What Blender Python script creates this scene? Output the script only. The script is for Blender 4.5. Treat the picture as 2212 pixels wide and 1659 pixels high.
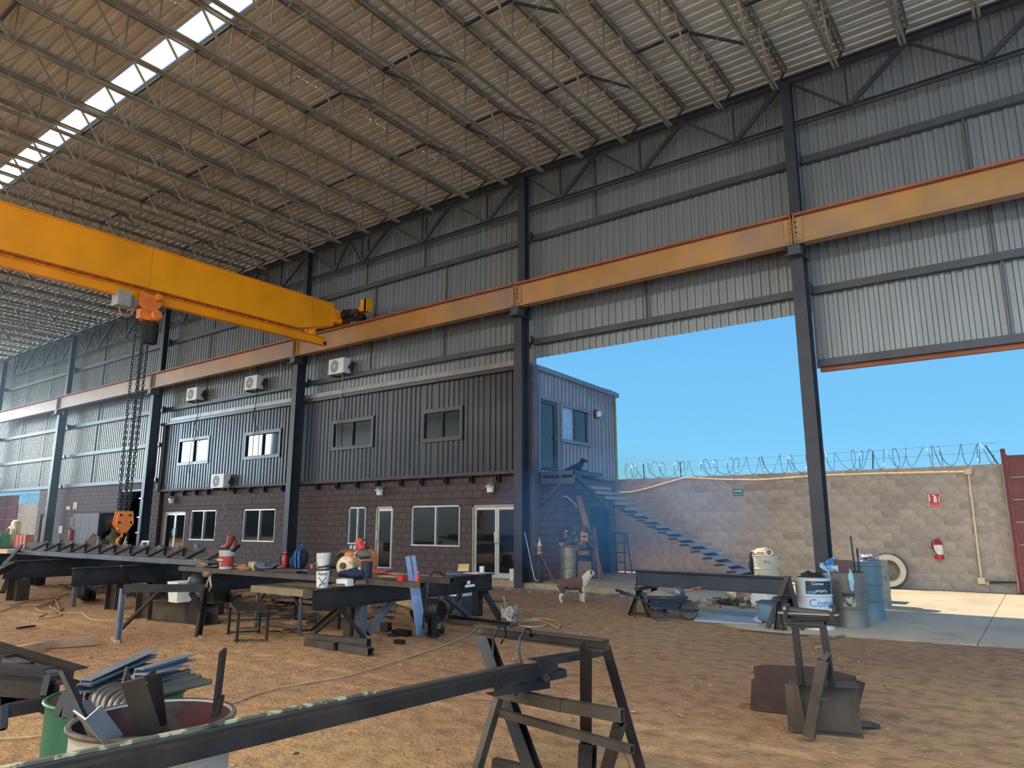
import bpy, math, random
from mathutils import Vector, Matrix
from mathutils.noise import noise as pnoise
R = math.radians
rnd = random.Random(7)
scene = bpy.context.scene
col = scene.collection
for o in list(bpy.data.objects):
    bpy.data.objects.remove(o)

# ------------------------------------------------------------------ camera
cam_d = bpy.data.cameras.new('camera')
cam_d.sensor_width = 36.0
cam_d.lens = 36.0 * 1520.0 / 2212.0
cam_d.clip_start = 0.05
cam_d.clip_end = 2000
cam = bpy.data.objects.new('camera', cam_d)
col.objects.link(cam)
cam.location = (0, 0, 1.65)
cam.rotation_euler = (R(90 + 11.22), 0, R(36.67))
scene.camera = cam

# ------------------------------------------------------------------ sky, sun, daylight, fill
def lin(c):
    r = []
    for v in c:
        v = v / 255.0
        r.append(v / 12.92 if v <= 0.04045 else ((v + 0.055) / 1.055) ** 2.4)
    return r
world = bpy.data.worlds.new('sky')
scene.world = world
world.use_nodes = True
wn = world.node_tree
wn.nodes.clear()
w_out = wn.nodes.new('ShaderNodeOutputWorld')
w_bg = wn.nodes.new('ShaderNodeBackground')
w_tc = wn.nodes.new('ShaderNodeTexCoord')
w_sp = wn.nodes.new('ShaderNodeSeparateXYZ')
w_rp = wn.nodes.new('ShaderNodeValToRGB')
wn.links.new(w_tc.outputs['Generated'], w_sp.inputs[0])
wn.links.new(w_sp.outputs['Z'], w_rp.inputs[0])
wn.links.new(w_rp.outputs[0], w_bg.inputs[0])
wn.links.new(w_bg.outputs[0], w_out.inputs[0])
els = w_rp.color_ramp.elements
els[0].position = 0.0
els[0].color = (*lin((146, 219, 255)), 1)
els[1].position = 1.0
els[1].color = (*lin((60, 120, 215)), 1)
e = els.new(0.12); e.color = (*lin((126, 204, 252)), 1)
e = els.new(0.42); e.color = (*lin((96, 172, 243)), 1)
w_bg.inputs[1].default_value = 1.0

def sun_lamp(direction, energy, colour):
    d = bpy.data.lights.new('sun', 'SUN')
    d.energy = energy
    d.angle = R(0.6)
    d.color = colour
    o = bpy.data.objects.new('sun', d)
    col.objects.link(o)
    o.rotation_euler = Vector(direction).to_track_quat('Z', 'Y').to_euler()
    return o
def area_lamp(name, loc, target, sx, sy, energy, colour):
    d = bpy.data.lights.new(name, 'AREA')
    d.shape = 'RECTANGLE'
    d.size, d.size_y = sx, sy
    d.energy = energy
    d.color = colour
    o = bpy.data.objects.new(name, d)
    col.objects.link(o)
    o.location = loc
    o.rotation_euler = (Vector(loc) - Vector(target)).to_track_quat('Z', 'Y').to_euler()
    return o
sun_lamp((-0.93, 0.10, 1.0), 8.6, (1.0, 0.87, 0.64))
# daylight by the far bays; the rear and right lamps are added fill
area_lamp('rear_fill', (-4, -13.2, 3.6), (-6, 12, 1.0), 20, 6.5, 1500, (1.0, 0.93, 0.82))  # added warm fill from an unseen opening behind the camera
area_lamp('daylight_far_end', (-62.5, 2.0, 7.6), (-30, 8, 5.0), 24, 6.0, 8500, (0.66, 0.87, 1.0))
area_lamp('blue_fill_right', (6.9, 5.0, 5.6), (-8, 15.6, 7.0), 13, 10.0, 1200, (0.42, 0.68, 1.0))  # added bluish fill that tints the right wall, source unseen
# added fill lamps under unseen roof strips behind the camera, lighting the floor
area_lamp('overhead_fill_near', (-26, -5, 11.0), (-26, -3.8, 0), 66, 1.0, 5900, (1.0, 0.96, 0.88))
area_lamp('overhead_fill_rear', (-26, -11, 11.0), (-26, -9.8, 0), 66, 1.0, 3400, (1.0, 0.96, 0.88))

scene.view_settings.view_transform = 'Standard'
scene.view_settings.look = 'None'
scene.view_settings.gamma = 1.0
scene.view_settings.use_curve_mapping = False
scene.view_settings.exposure = 0.0
scene.cycles.max_bounces = 6
scene.cycles.diffuse_bounces = 3
scene.cycles.glossy_bounces = 3
scene.cycles.transparent_max_bounces = 12
scene.cycles.volume_bounces = 0
scene.cycles.use_adaptive_sampling = True
scene.cycles.adaptive_threshold = 0.035
scene.cycles.sample_clamp_indirect = 6.0

# ------------------------------------------------------------------ materials
MATS = {}
def mat(name, c, rough=0.6, metal=0.0, var=0.12, scale=2.5, bump=0.0, bscale=30.0, c2=None, spec=0.5,
        emit=None, trans=0.0, rnd_amt=0.0, stretch=None, detail=5.0, c3=None, thr=(0.55, 0.7), wscale=1.2):
    """principled surface: base colour, wear towards c2 by noise, random tint per object, fine relief"""
    if name in MATS:
        return MATS[name]
    m = bpy.data.materials.new(name)
    MATS[name] = m
    m.use_nodes = True
    nt = m.node_tree
    N, L = nt.nodes, nt.links
    b = N['Principled BSDF']
    b.inputs['Roughness'].default_value = rough
    b.inputs['Metallic'].default_value = metal
    b.inputs['Specular IOR Level'].default_value = spec
    if trans:
        b.inputs['Transmission Weight'].default_value = trans
    c = lin(c)
    tc = N.new('ShaderNodeTexCoord')
    src = tc.outputs['Object']
    if stretch:
        mp = N.new('ShaderNodeMapping')
        mp.inputs['Scale'].default_value = stretch
        L.new(src, mp.inputs[0])
        src = mp.outputs[0]
    nz = N.new('ShaderNodeTexNoise')
    nz.inputs['Scale'].default_value = scale
    nz.inputs['Detail'].default_value = detail
    L.new(src, nz.inputs[0])
    rp = N.new('ShaderNodeValToRGB')
    lo = [v * (1 - var * 1.6) for v in c] if c2 is None else lin(c2)
    hi = [min(1, v * (1 + var)) for v in c] if c2 is None else c
    rp.color_ramp.elements[0].position = 0.36
    rp.color_ramp.elements[1].position = 0.64
    rp.color_ramp.elements[0].color = (*lo, 1)
    rp.color_ramp.elements[1].color = (*hi, 1)
    L.new(nz.outputs[0], rp.inputs[0])
    out = rp.outputs[0]
    if c3 is not None:
        n3 = N.new('ShaderNodeTexNoise')
        n3.inputs['Scale'].default_value = wscale
        n3.inputs['Detail'].default_value = 6
        L.new(src, n3.inputs[0])
        r3 = N.new('ShaderNodeValToRGB')
        r3.color_ramp.elements[0].position = thr[0]
        r3.color_ramp.elements[1].position = thr[1]
        L.new(n3.outputs[0], r3.inputs[0])
        mx = N.new('ShaderNodeMix')
        mx.data_type = 'RGBA'
        L.new(r3.outputs[0], mx.inputs[0])
        L.new(out, mx.inputs[6])
        mx.inputs[7].default_value = (*lin(c3), 1)
        out = mx.outputs[2]
    if rnd_amt:
        oi = N.new('ShaderNodeObjectInfo')
        mr = N.new('ShaderNodeMapRange')
        mr.inputs[3].default_value = 1 - rnd_amt
        mr.inputs[4].default_value = 1 + rnd_amt
        L.new(oi.outputs['Random'], mr.inputs[0])
        hs = N.new('ShaderNodeHueSaturation')
        L.new(mr.outputs[0], hs.inputs['Value'])
        L.new(out, hs.inputs['Color'])
        out = hs.outputs[0]
    L.new(out, b.inputs['Base Color'])
    if bump:
        nb = N.new('ShaderNodeTexNoise')
        nb.inputs['Scale'].default_value = bscale
        nb.inputs['Detail'].default_value = 6
        L.new(src, nb.inputs[0])
        bp = N.new('ShaderNodeBump')
        bp.inputs['Strength'].default_value = bump
        bp.inputs['Distance'].default_value = 0.02
        L.new(nb.outputs[0], bp.inputs['Height'])
        L.new(bp.outputs[0], b.inputs['Normal'])
    if emit:
        b.inputs['Emission Color'].default_value = (*lin(emit[0]), 1)
        b.inputs['Emission Strength'].default_value = emit[1]
    return m

M = dict(
    dirt=None,
    concrete=mat('concrete', (180, 166, 142), 0.85, var=0.10, scale=0.6, bump=0.15, bscale=14, c3=(146, 134, 112), thr=(0.55, 0.75)),
    curb=mat('curb concrete', (160, 140, 115), 0.9, var=0.15, scale=3, bump=0.3),
    block=mat('raw concrete block', (178, 162, 146), 0.95, var=0.13, scale=5, bump=0.5, bscale=60, rnd_amt=0.16),
    mortar=mat('mortar', (196, 182, 164), 0.95, var=0.12, scale=6, bump=0.4, bscale=50),
    dblock=mat('brown painted block', (78, 62, 62), 0.7, var=0.14, scale=4, bump=0.4, bscale=60, rnd_amt=0.10),
    dmortar=mat('brown painted mortar', (66, 52, 52), 0.8, var=0.15, scale=5),
    column=mat('blue black paint', (44, 48, 56), 0.45, var=0.15, scale=2.0, bump=0.05),
    girt=mat('girt grey paint', (64, 66, 70), 0.45, var=0.15, scale=2),
    sheet=mat('galvanised wall sheet', (126, 130, 130), 0.36, 0.35, var=0.07, scale=1.2, bump=0.03, rnd_amt=0.05, stretch=(1, 1, 0.3)),
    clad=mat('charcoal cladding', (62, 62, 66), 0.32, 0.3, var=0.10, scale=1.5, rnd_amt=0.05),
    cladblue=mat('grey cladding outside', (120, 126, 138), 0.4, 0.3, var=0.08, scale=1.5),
    trim=mat('light grey flashing', (128, 128, 124), 0.4, 0.5, var=0.1, scale=2),
    roof=mat('aluminised roof sheet', (192, 190, 178), 0.42, 0.2, var=0.12, scale=2.2, bump=0.05, bscale=25, rnd_amt=0.06, stretch=(0.3, 1, 1)),
    joist=mat('joist grey primer', (132, 128, 114), 0.5, 0.1, var=0.15, scale=1.5),
    truss=mat('truss dark paint', (52, 54, 58), 0.5, var=0.12, scale=2),
    yellow=mat('crane yellow paint', (246, 160, 16), 0.36, var=0.07, scale=0.8, spec=0.5),
    rail=mat('runway dusty yellow paint', (178, 128, 66), 0.42, var=0.12, scale=0.7, c3=(140, 116, 96), thr=(0.42, 0.62), wscale=0.3),
    railred=mat('runway red oxide edge', (150, 84, 52), 0.6, var=0.12, scale=2),
    hoist=mat('hoist orange', (232, 128, 52), 0.45, var=0.12, scale=4),
    black=mat('black paint', (26, 27, 30), 0.5, var=0.15, scale=4),
    rubber=mat('black rubber', (34, 34, 36), 0.85, var=0.2, scale=8),
    steel=mat('mill scale steel', (54, 52, 51), 0.42, 0.55, var=0.2, scale=3, bump=0.08, c3=(78, 64, 52), thr=(0.55, 0.75), wscale=2.0),
    steelbr=mat('dusty brown steel', (78, 68, 56), 0.6, 0.3, var=0.2, scale=4, bump=0.1, c3=(70, 66, 64), thr=(0.5, 0.7), wscale=2.5),
    steelbl=mat('blue sheen steel', (100, 106, 114), 0.38, 0.45, var=0.15, scale=3),
    galv=mat('bright galvanised steel', (136, 142, 148), 0.42, 0.55, var=0.1, scale=6),
    rust=mat('rusted plate', (82, 54, 44), 0.85, 0.1, var=0.22, scale=3, bump=0.2, bscale=25),
    alu=mat('aluminium window frame', (206, 208, 206), 0.35, 0.6, var=0.05, scale=3),
    champ=mat('champagne aluminium', (166, 156, 134), 0.4, 0.5, var=0.06, scale=3),
    glass=mat('dark reflective glass', (22, 28, 32), 0.04, 0.0, var=0.05, scale=1, spec=1.0),
    white=mat('white plastic', (216, 214, 204), 0.5, var=0.08, scale=6, c3=(150, 138, 120), thr=(0.6, 0.75), wscale=5),
    white2=mat('white enamel', (214, 216, 214), 0.4, var=0.05, scale=3),
    wood=mat('pine plank', (176, 138, 98), 0.75, var=0.2, scale=3, stretch=(1, 1, 0.15)),
    wooddk=mat('weathered wood', (140, 112, 84), 0.85, var=0.2, scale=5, bump=0.2),
    tan=mat('tan cloth', (146, 108, 70), 0.95, var=0.2, scale=8),
    cream=mat('cream cloth', (196, 170, 132), 0.9, var=0.2, scale=9),
    hose=mat('beige hose', (176, 146, 106), 0.7, var=0.1, scale=8),
    cable=mat('black cable', (40, 38, 38), 0.6, var=0.1, scale=8),
    red=mat('red paint', (178, 40, 34), 0.4, var=0.1, scale=5),
    green=mat('green drum paint', (22, 92, 66), 0.45, var=0.15, scale=3, c3=(120, 130, 104), thr=(0.66, 0.8), wscale=3),
    navy=mat('navy fabric', (24, 34, 58), 0.9, var=0.2, scale=10),
    bluefab=mat('blue webbing', (34, 84, 142), 0.85, var=0.15, scale=12),
)
dm = bpy.data.materials.new('packed dirt')
dm.use_nodes = True
nt = dm.node_tree; N, L = nt.nodes, nt.links
b = N['Principled BSDF']; b.inputs['Roughness'].default_value = 0.95
b.inputs['Specular IOR Level'].default_value = 0.15
tc = N.new('ShaderNodeTexCoord')
n1 = N.new('ShaderNodeTexNoise'); n1.inputs['Scale'].default_value = 0.22; n1.inputs['Detail'].default_value = 8
n2 = N.new('ShaderNodeTexNoise'); n2.inputs['Scale'].default_value = 6; n2.inputs['Detail'].default_value = 8
n3 = N.new('ShaderNodeTexNoise'); n3.inputs['Scale'].default_value = 26; n3.inputs['Detail'].default_value = 6
mp = N.new('ShaderNodeMapping'); mp.inputs['Scale'].default_value = (1.0, 1.0, 1.0)
L.new(tc.outputs['Object'], mp.inputs[0])
for n in (n1, n2, n3): L.new(mp.outputs[0], n.inputs[0])
r1 = N.new('ShaderNodeValToRGB')
r1.color_ramp.elements[0].position = 0.40; r1.color_ramp.elements[0].color = (*lin((160, 122, 90)), 1)
r1.color_ramp.elements[1].position = 0.62; r1.color_ramp.elements[1].color = (*lin((180, 143, 101)), 1)
L.new(n1.outputs[0], r1.inputs[0])
r2 = N.new('ShaderNodeValToRGB')
r2.color_ramp.elements[0].position = 0.30; r2.color_ramp.elements[0].color = (0.50, 0.50, 0.52, 1)
r2.color_ramp.elements[1].position = 0.58; r2.color_ramp.elements[1].color = (1.06, 1.04, 1.0, 1)
L.new(n2.outputs[0], r2.inputs[0])
mx = N.new('ShaderNodeMix'); mx.data_type = 'RGBA'; mx.blend_type = 'MULTIPLY'; mx.inputs[0].default_value = 0.75
L.new(r1.outputs[0], mx.inputs[6]); L.new(r2.outputs[0], mx.inputs[7])
# pale chips scattered in the dirt
r3 = N.new('ShaderNodeValToRGB')
r3.color_ramp.elements[0].position = 0.66; r3.color_ramp.elements[1].position = 0.72
L.new(n3.outputs[0], r3.inputs[0])
mx2 = N.new('ShaderNodeMix'); mx2.data_type = 'RGBA'
L.new(r3.outputs[0], mx2.inputs[0]); L.new(mx.outputs[2], mx2.inputs[6]); mx2.inputs[7].default_value = (*lin((196, 178, 152)), 1)
# greyer, bluer ground towards the slab
sx = N.new('ShaderNodeSeparateXYZ'); L.new(mp.outputs[0], sx.inputs[0])
mr = N.new('ShaderNodeMapRange'); mr.inputs[1].default_value = 5.5; mr.inputs[2].default_value = 13.5
L.new(sx.outputs['Y'], mr.inputs[0])
mx3 = N.new('ShaderNodeMix'); mx3.data_type = 'RGBA'
L.new(mr.outputs[0], mx3.inputs[0]); L.new(mx2.outputs[2], mx3.inputs[6])
mxg = N.new('ShaderNodeMix'); mxg.data_type = 'RGBA'; mxg.blend_type = 'MULTIPLY'; mxg.inputs[0].default_value = 1.0
L.new(mx2.outputs[2], mxg.inputs[6]); mxg.inputs[7].default_value = (0.82, 0.86, 1.02, 1)
L.new(mxg.outputs[2], mx3.inputs[7])
L.new(mx3.outputs[2], b.inputs['Base Color'])
bp = N.new('ShaderNodeBump'); bp.inputs['Strength'].default_value = 0.7; bp.inputs['Distance'].default_value = 0.05
ad = N.new('ShaderNodeMath'); ad.operation = 'ADD'
L.new(n2.outputs[0], ad.inputs[0]); L.new(n3.outputs[0], ad.inputs[1])
L.new(ad.outputs[0], bp.inputs['Height']); L.new(bp.outputs[0], b.inputs['Normal'])
M['dirt'] = dm
# translucent skylight
sm = bpy.data.materials.new('translucent skylight'); sm.use_nodes = True
nt = sm.node_tree; nt.nodes.clear()
o_ = nt.nodes.new('ShaderNodeOutputMaterial'); t_ = nt.nodes.new('ShaderNodeBsdfTranslucent')
t_.inputs[0].default_value = (0.95, 0.93, 0.80, 1)
nt.links.new(t_.outputs[0], o_.inputs[0])
M['sky'] = sm

# ------------------------------------------------------------------ mesh helpers
def V(p): return Vector(p)
def frame(p0, p1, up=(0, 0, 1)):
    d = (V(p1) - V(p0)).normalized()
    u = V(up)
    if abs(d.dot(u)) > 0.98 * u.length:
        u = V((0, 1, 0)) if abs(d.y) < 0.9 else V((1, 0, 0))
    s = d.cross(u).normalized()
    u = s.cross(d).normalized()
    return d, s, u
class MB:
    def __init__(self):
        self.v = []; self.f = []
    def add(self, vs, fs):
        n = len(self.v)
        self.v += [tuple(p) for p in vs]
        self.f += [tuple(i + n for i in q) for q in fs]
        return self
    def hexa(self, p):
        return self.add(p, [(0, 3, 2, 1), (4, 5, 6, 7), (0, 1, 5, 4), (1, 2, 6, 5), (2, 3, 7, 6), (3, 0, 4, 7)])
    def box(self, a, b):
        x0, y0, z0 = a; x1, y1, z1 = b
        return self.hexa([(x0, y0, z0), (x1, y0, z0), (x1, y1, z0), (x0, y1, z0), (x0, y0, z1), (x1, y0, z1), (x1, y1, z1), (x0, y1, z1)])
    def cbox(self, c, s, rz=0):
        co, si = math.cos(rz), math.sin(rz)
        P = []
        for dz in (-.5, .5):
            for dx, dy in ((-.5, -.5), (.5, -.5), (.5, .5), (-.5, .5)):
                x, y = dx * s[0], dy * s[1]
                P.append((c[0] + x * co - y * si, c[1] + x * si + y * co, c[2] + dz * s[2]))
        return self.hexa(P)
    def bar(self, p0, p1, w, h, up=(0, 0, 1), ow=0, oh=0):
        d, s, u = frame(p0, p1, up)
        P = []
        for p in (V(p0), V(p1)):
            for a, b in ((-.5, -.5), (.5, -.5), (.5, .5), (-.5, .5)):
                P.append(p + s * (a * w + ow) + u * (b * h + oh))
        return self.add(P, [(0, 1, 2, 3), (7, 6, 5, 4), (0, 4, 5, 1), (1, 5, 6, 2), (2, 6, 7, 3), (3, 7, 4, 0)])
    def tubebar(self, p0, p1, w, h, t=0.006, up=(0, 0, 1)):
        for ow, oh, a, b in ((0, h / 2 - t / 2, w, t), (0, -h / 2 + t / 2, w, t), (w / 2 - t / 2, 0, t, h - 2 * t), (-w / 2 + t / 2, 0, t, h - 2 * t)):
            self.bar(p0, p1, a, b, up, ow, oh)
        return self
    def ibar(self, p0, p1, w, h, tw=0.012, tf=0.016, up=(0, 0, 1)):
        self.bar(p0, p1, w, tf, up, 0, h / 2 - tf / 2)
        self.bar(p0, p1, w, tf, up, 0, -h / 2 + tf / 2)
        return self.bar(p0, p1, tw, h - 2 * tf, up)
    def cbar(self, p0, p1, w, h, t=0.008, up=(0, 0, 1), side=1):
        self.bar(p0, p1, w, t, up, 0, h / 2 - t / 2)
        self.bar(p0, p1, w, t, up, 0, -h / 2 + t / 2)
        return self.bar(p0, p1, t, h - 2 * t, up, -side * (w / 2 - t / 2), 0)
    def lbar(self, p0, p1, w, h, t=0.008, up=(0, 0, 1), side=1):
        self.bar(p0, p1, w, t, up, 0, -h / 2 + t / 2)
        return self.bar(p0, p1, t, h - t, up, -side * (w / 2 - t / 2), t / 2)
    def tube(self, pts, r, n=8, cap=True, radii=None):
        pts = [V(p) for p in pts]
        prev = None; rings = []
        for i, p in enumerate(pts):
            a = pts[max(0, i - 1)]; c = pts[min(len(pts) - 1, i + 1)]
            d = (c - a).normalized()
            if prev is None:
                u = V((0, 0, 1)) if abs(d.z) < 0.9 else V((1, 0, 0))
                s = d.cross(u).normalized()
            else:
                s = (prev - d * prev.dot(d)).normalized()
            prev = s
            u = s.cross(d)
            rr = radii[i] if radii else r
            rings.append([p + s * (rr * math.cos(2 * math.pi * k / n)) + u * (rr * math.sin(2 * math.pi * k / n)) for k in range(n)])
        vs = [q for g in rings for q in g]
        fs = []
        for i in range(len(rings) - 1):
            for k in range(n):
                a = i * n + k; b_ = i * n + (k + 1) % n
                fs.append((a, b_, b_ + n, a + n))
        if cap:
            fs.append(tuple(range(n - 1, -1, -1)))
            fs.append(tuple((len(rings) - 1) * n + k for k in range(n)))
        return self.add(vs, fs)
    def lathe(self, c, prof, n=24, axis=None, close=True):
        """prof: (radius, height) pairs along axis from c"""
        ax = V(axis).normalized() if axis else V((0, 0, 1))
        u = V((1, 0, 0)) if abs(ax.x) < 0.9 else V((0, 1, 0))
        s = ax.cross(u).normalized(); t = ax.cross(s)
        vs = []
        for r, z in prof:
            for k in range(n):
                a = 2 * math.pi * k / n
                vs.append(V(c) + ax * z + s * (r * math.cos(a)) + t * (r * math.sin(a)))
        fs = []
        for i in range(len(prof) - 1):
            for k in range(n):
                a = i * n + k; b_ = i * n + (k + 1) % n
                fs.append((a, b_, b_ + n, a + n))
        if close and prof[0][0] > 1e-5: fs.append(tuple(range(n - 1, -1, -1)))
        if close and prof[-1][0] > 1e-5: fs.append(tuple((len(prof) - 1) * n + k for k in range(n)))
        return self.add(vs, fs)
    def prism(self, pts, off):
        """flat outline pts (3D) given thickness off (vector)"""
        n = len(pts); off = V(off)
        vs = [V(p) for p in pts] + [V(p) + off for p in pts]
        fs = [tuple(range(n)), tuple(range(2 * n - 1, n - 1, -1))] + [(i, i + n, (i + 1) % n + n, (i + 1) % n) for i in range(n)]
        return self.add(vs, fs)
    def blob(self, c, s, seed=0, amp=0.25, nu=14, nv=9, fz=2.2, rz=0, flat=None):
        co, si = math.cos(rz), math.sin(rz)
        vs = []
        for j in range(nv + 1):
            th = math.pi * j / nv
            for i in range(nu):
                ph = 2 * math.pi * i / nu
                d = V((math.sin(th) * math.cos(ph), math.sin(th) * math.sin(ph), math.cos(th)))
                k = 1 + amp * pnoise(d * fz + V((seed * 7.3, seed * 3.1, 0)))*1.6
                x, y, z = d.x * s[0] / 2 * k, d.y * s[1] / 2 * k, d.z * s[2] / 2 * k
                if flat is not None: z = max(z, -s[2] / 2 * flat)
                vs.append((c[0] + x * co - y * si, c[1] + x * si + y * co, c[2] + z))
        fs = []
        for j in range(nv):
            for i in range(nu):
                a = j * nu + i; b_ = j * nu + (i + 1) % nu
                fs.append((a, a + nu, b_ + nu, b_))
        return self.add(vs, fs)
    def build(self, name, m, parent=None, smooth=None, loc=None, **tags):
        vs = [V(p) for p in self.v]
        if parent is not None:
            base = V(parent['_w']); o_loc = V((0, 0, 0)); org = base
            if loc is not None: org = V(loc); o_loc = org - base
        else:
            if loc is None:
                xs = [p.x for p in vs]; ys = [p.y for p in vs]; zs = [p.z for p in vs]
                loc = ((min(xs) + max(xs)) / 2, (min(ys) + max(ys)) / 2, min(zs))
            org = V(loc); o_loc = org
        me = bpy.data.meshes.new(name)
        me.from_pydata([p - org for p in vs], [], self.f)
        me.materials.append(m)
        if smooth is not None:
            for p in me.polygons: p.use_smooth = True
            me.set_sharp_from_angle(angle=R(smooth))
        me.update()
        o = bpy.data.objects.new(name, me)
        col.objects.link(o)
        if parent is not None: o.parent = parent
        o.location = o_loc
        o['_w'] = [org.x, org.y, org.z]
        tag(o, **tags)
        return o
def tag(o, label=None, cat=None, group=None, kind=None):
    if label: o['label'] = label
    if cat: o['category'] = cat
    if group: o['group'] = group
    if kind: o['kind'] = kind
    return o
def thing(name, label, cat, loc=(0, 0, 0), group=None, kind=None):
    o = bpy.data.objects.new(name, None)
    o.empty_display_size = 0.1
    col.objects.link(o)
    o.location = loc
    o['_w'] = list(loc)
    return tag(o, label, cat, group, kind)
def copy_tree(o, loc, label=None, parent=None, rz=None):
    c = o.copy(); col.objects.link(c)
    if parent is None:
        c.location = loc
        if rz is not None: c.rotation_euler = (0, 0, rz)
        if label: c['label'] = label
        c['_w'] = list(loc)
    else:
        c.parent = parent
    for ch in list(o.children): copy_tree(ch, None, parent=c)
    return c
def dup_mesh(src, parent, d, name=None):
    """another piece with the same mesh, moved by d from the source"""
    c = bpy.data.objects.new(name or src.name.split('.')[0], src.data)
    col.objects.link(c); c.parent = parent
    c.location = V(src.location) + V(d)
    return c

# ================================================================== SETTING
# ---- ground: packed dirt
m = MB()
xs = [-90 + 4 * i for i in range(14)] + [-34 + 0.6 * i for i in range(66)] + [6 + 4 * i for i in range(12)]
ys = [-60 + 5 * i for i in range(13)] + [2.5 + 0.6 * i for i in range(25)] + [18 + 6 * i for i in range(9)]
vs = []
for y in ys:
    for x in xs:
        z = 0.022 * pnoise(V((x * 0.9, y * 0.9, 0))) if (-30 < x < 5 and 2 < y < 15.0) else 0
        vs.append((x, y, z - 0.006))
nx = len(xs)
m.add(vs, [(j * nx + i, j * nx + i + 1, (j + 1) * nx + i + 1, (j + 1) * nx + i) for j in range(len(ys) - 1) for i in range(nx - 1)])
m.build('floor', M['dirt'], smooth=60, loc=(0, 0, 0), kind='structure')

# ---- concrete slab outside and along the boundary wall, in cast panels
slab = thing('floor_slab', None, None, (-6, 16, 0), kind='structure')
def slab_z(x): return 0.14 if x < -8 else (0.014 if x > -4.6 else 0.14 + (0.014 - 0.14) * (x + 8) / 3.4)
def slab_panel(xl, edge, ytop, mt='concrete'):
    m = MB(); n = len(xl)
    top = [(x, edge(x), slab_z(x)) for x in xl] + [(x, ytop, slab_z(x)) for x in xl]
    bot = [(x, edge(x), -0.25) for x in xl]
    m.add(top, [(i, i + 1, n + i + 1, n + i) for i in range(n - 1)])
    sd = MB().add(top[:n] + bot, [(n + i, n + i + 1, i + 1, i) for i in range(n - 1)])
    m.add([top[0], top[n], (xl[0], ytop, -0.25), bot[0]], [(0, 1, 2, 3)])
    m.add([top[n - 1], top[2 * n - 1], (xl[-1], ytop, -0.25), bot[-1]], [(3, 2, 1, 0)])
    sp_ = m.build('slab_panel', M[mt], slab)
    sd.build('slab_edge', M['curb'], sp_)
def edge_y(x):
    pts = [(-12, 15.28), (-6.6, 15.28), (-6.2, 14.9), (-5.9, 13.6), (-4.2, 11.55), (0, 12.2), (8, 13.4)]
    for (a, ya), (b_, yb) in zip(pts, pts[1:]):
        if x <= b_: return ya + (yb - ya) * (x - a) / (b_ - a)
    return 13.4
def fr(a, b_, n): return [a + (b_ - a) * i / n for i in range(n + 1)]
slab_panel(fr(-11.2, -8.0, 2), lambda x: 15.28, 21.25)
slab_panel(fr(-7.988, -4.6, 10), edge_y, 21.25)
slab_panel(fr(-4.588, -0.96, 6), edge_y, 15.3)
slab_panel(fr(-4.588, -0.96, 3), lambda x: 15.312, 21.25)
slab_panel(fr(-0.948, 8.0, 5), edge_y, 15.3)
slab_panel(fr(-0.948, 8.0, 3), lambda x: 15.312, 30)

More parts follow.
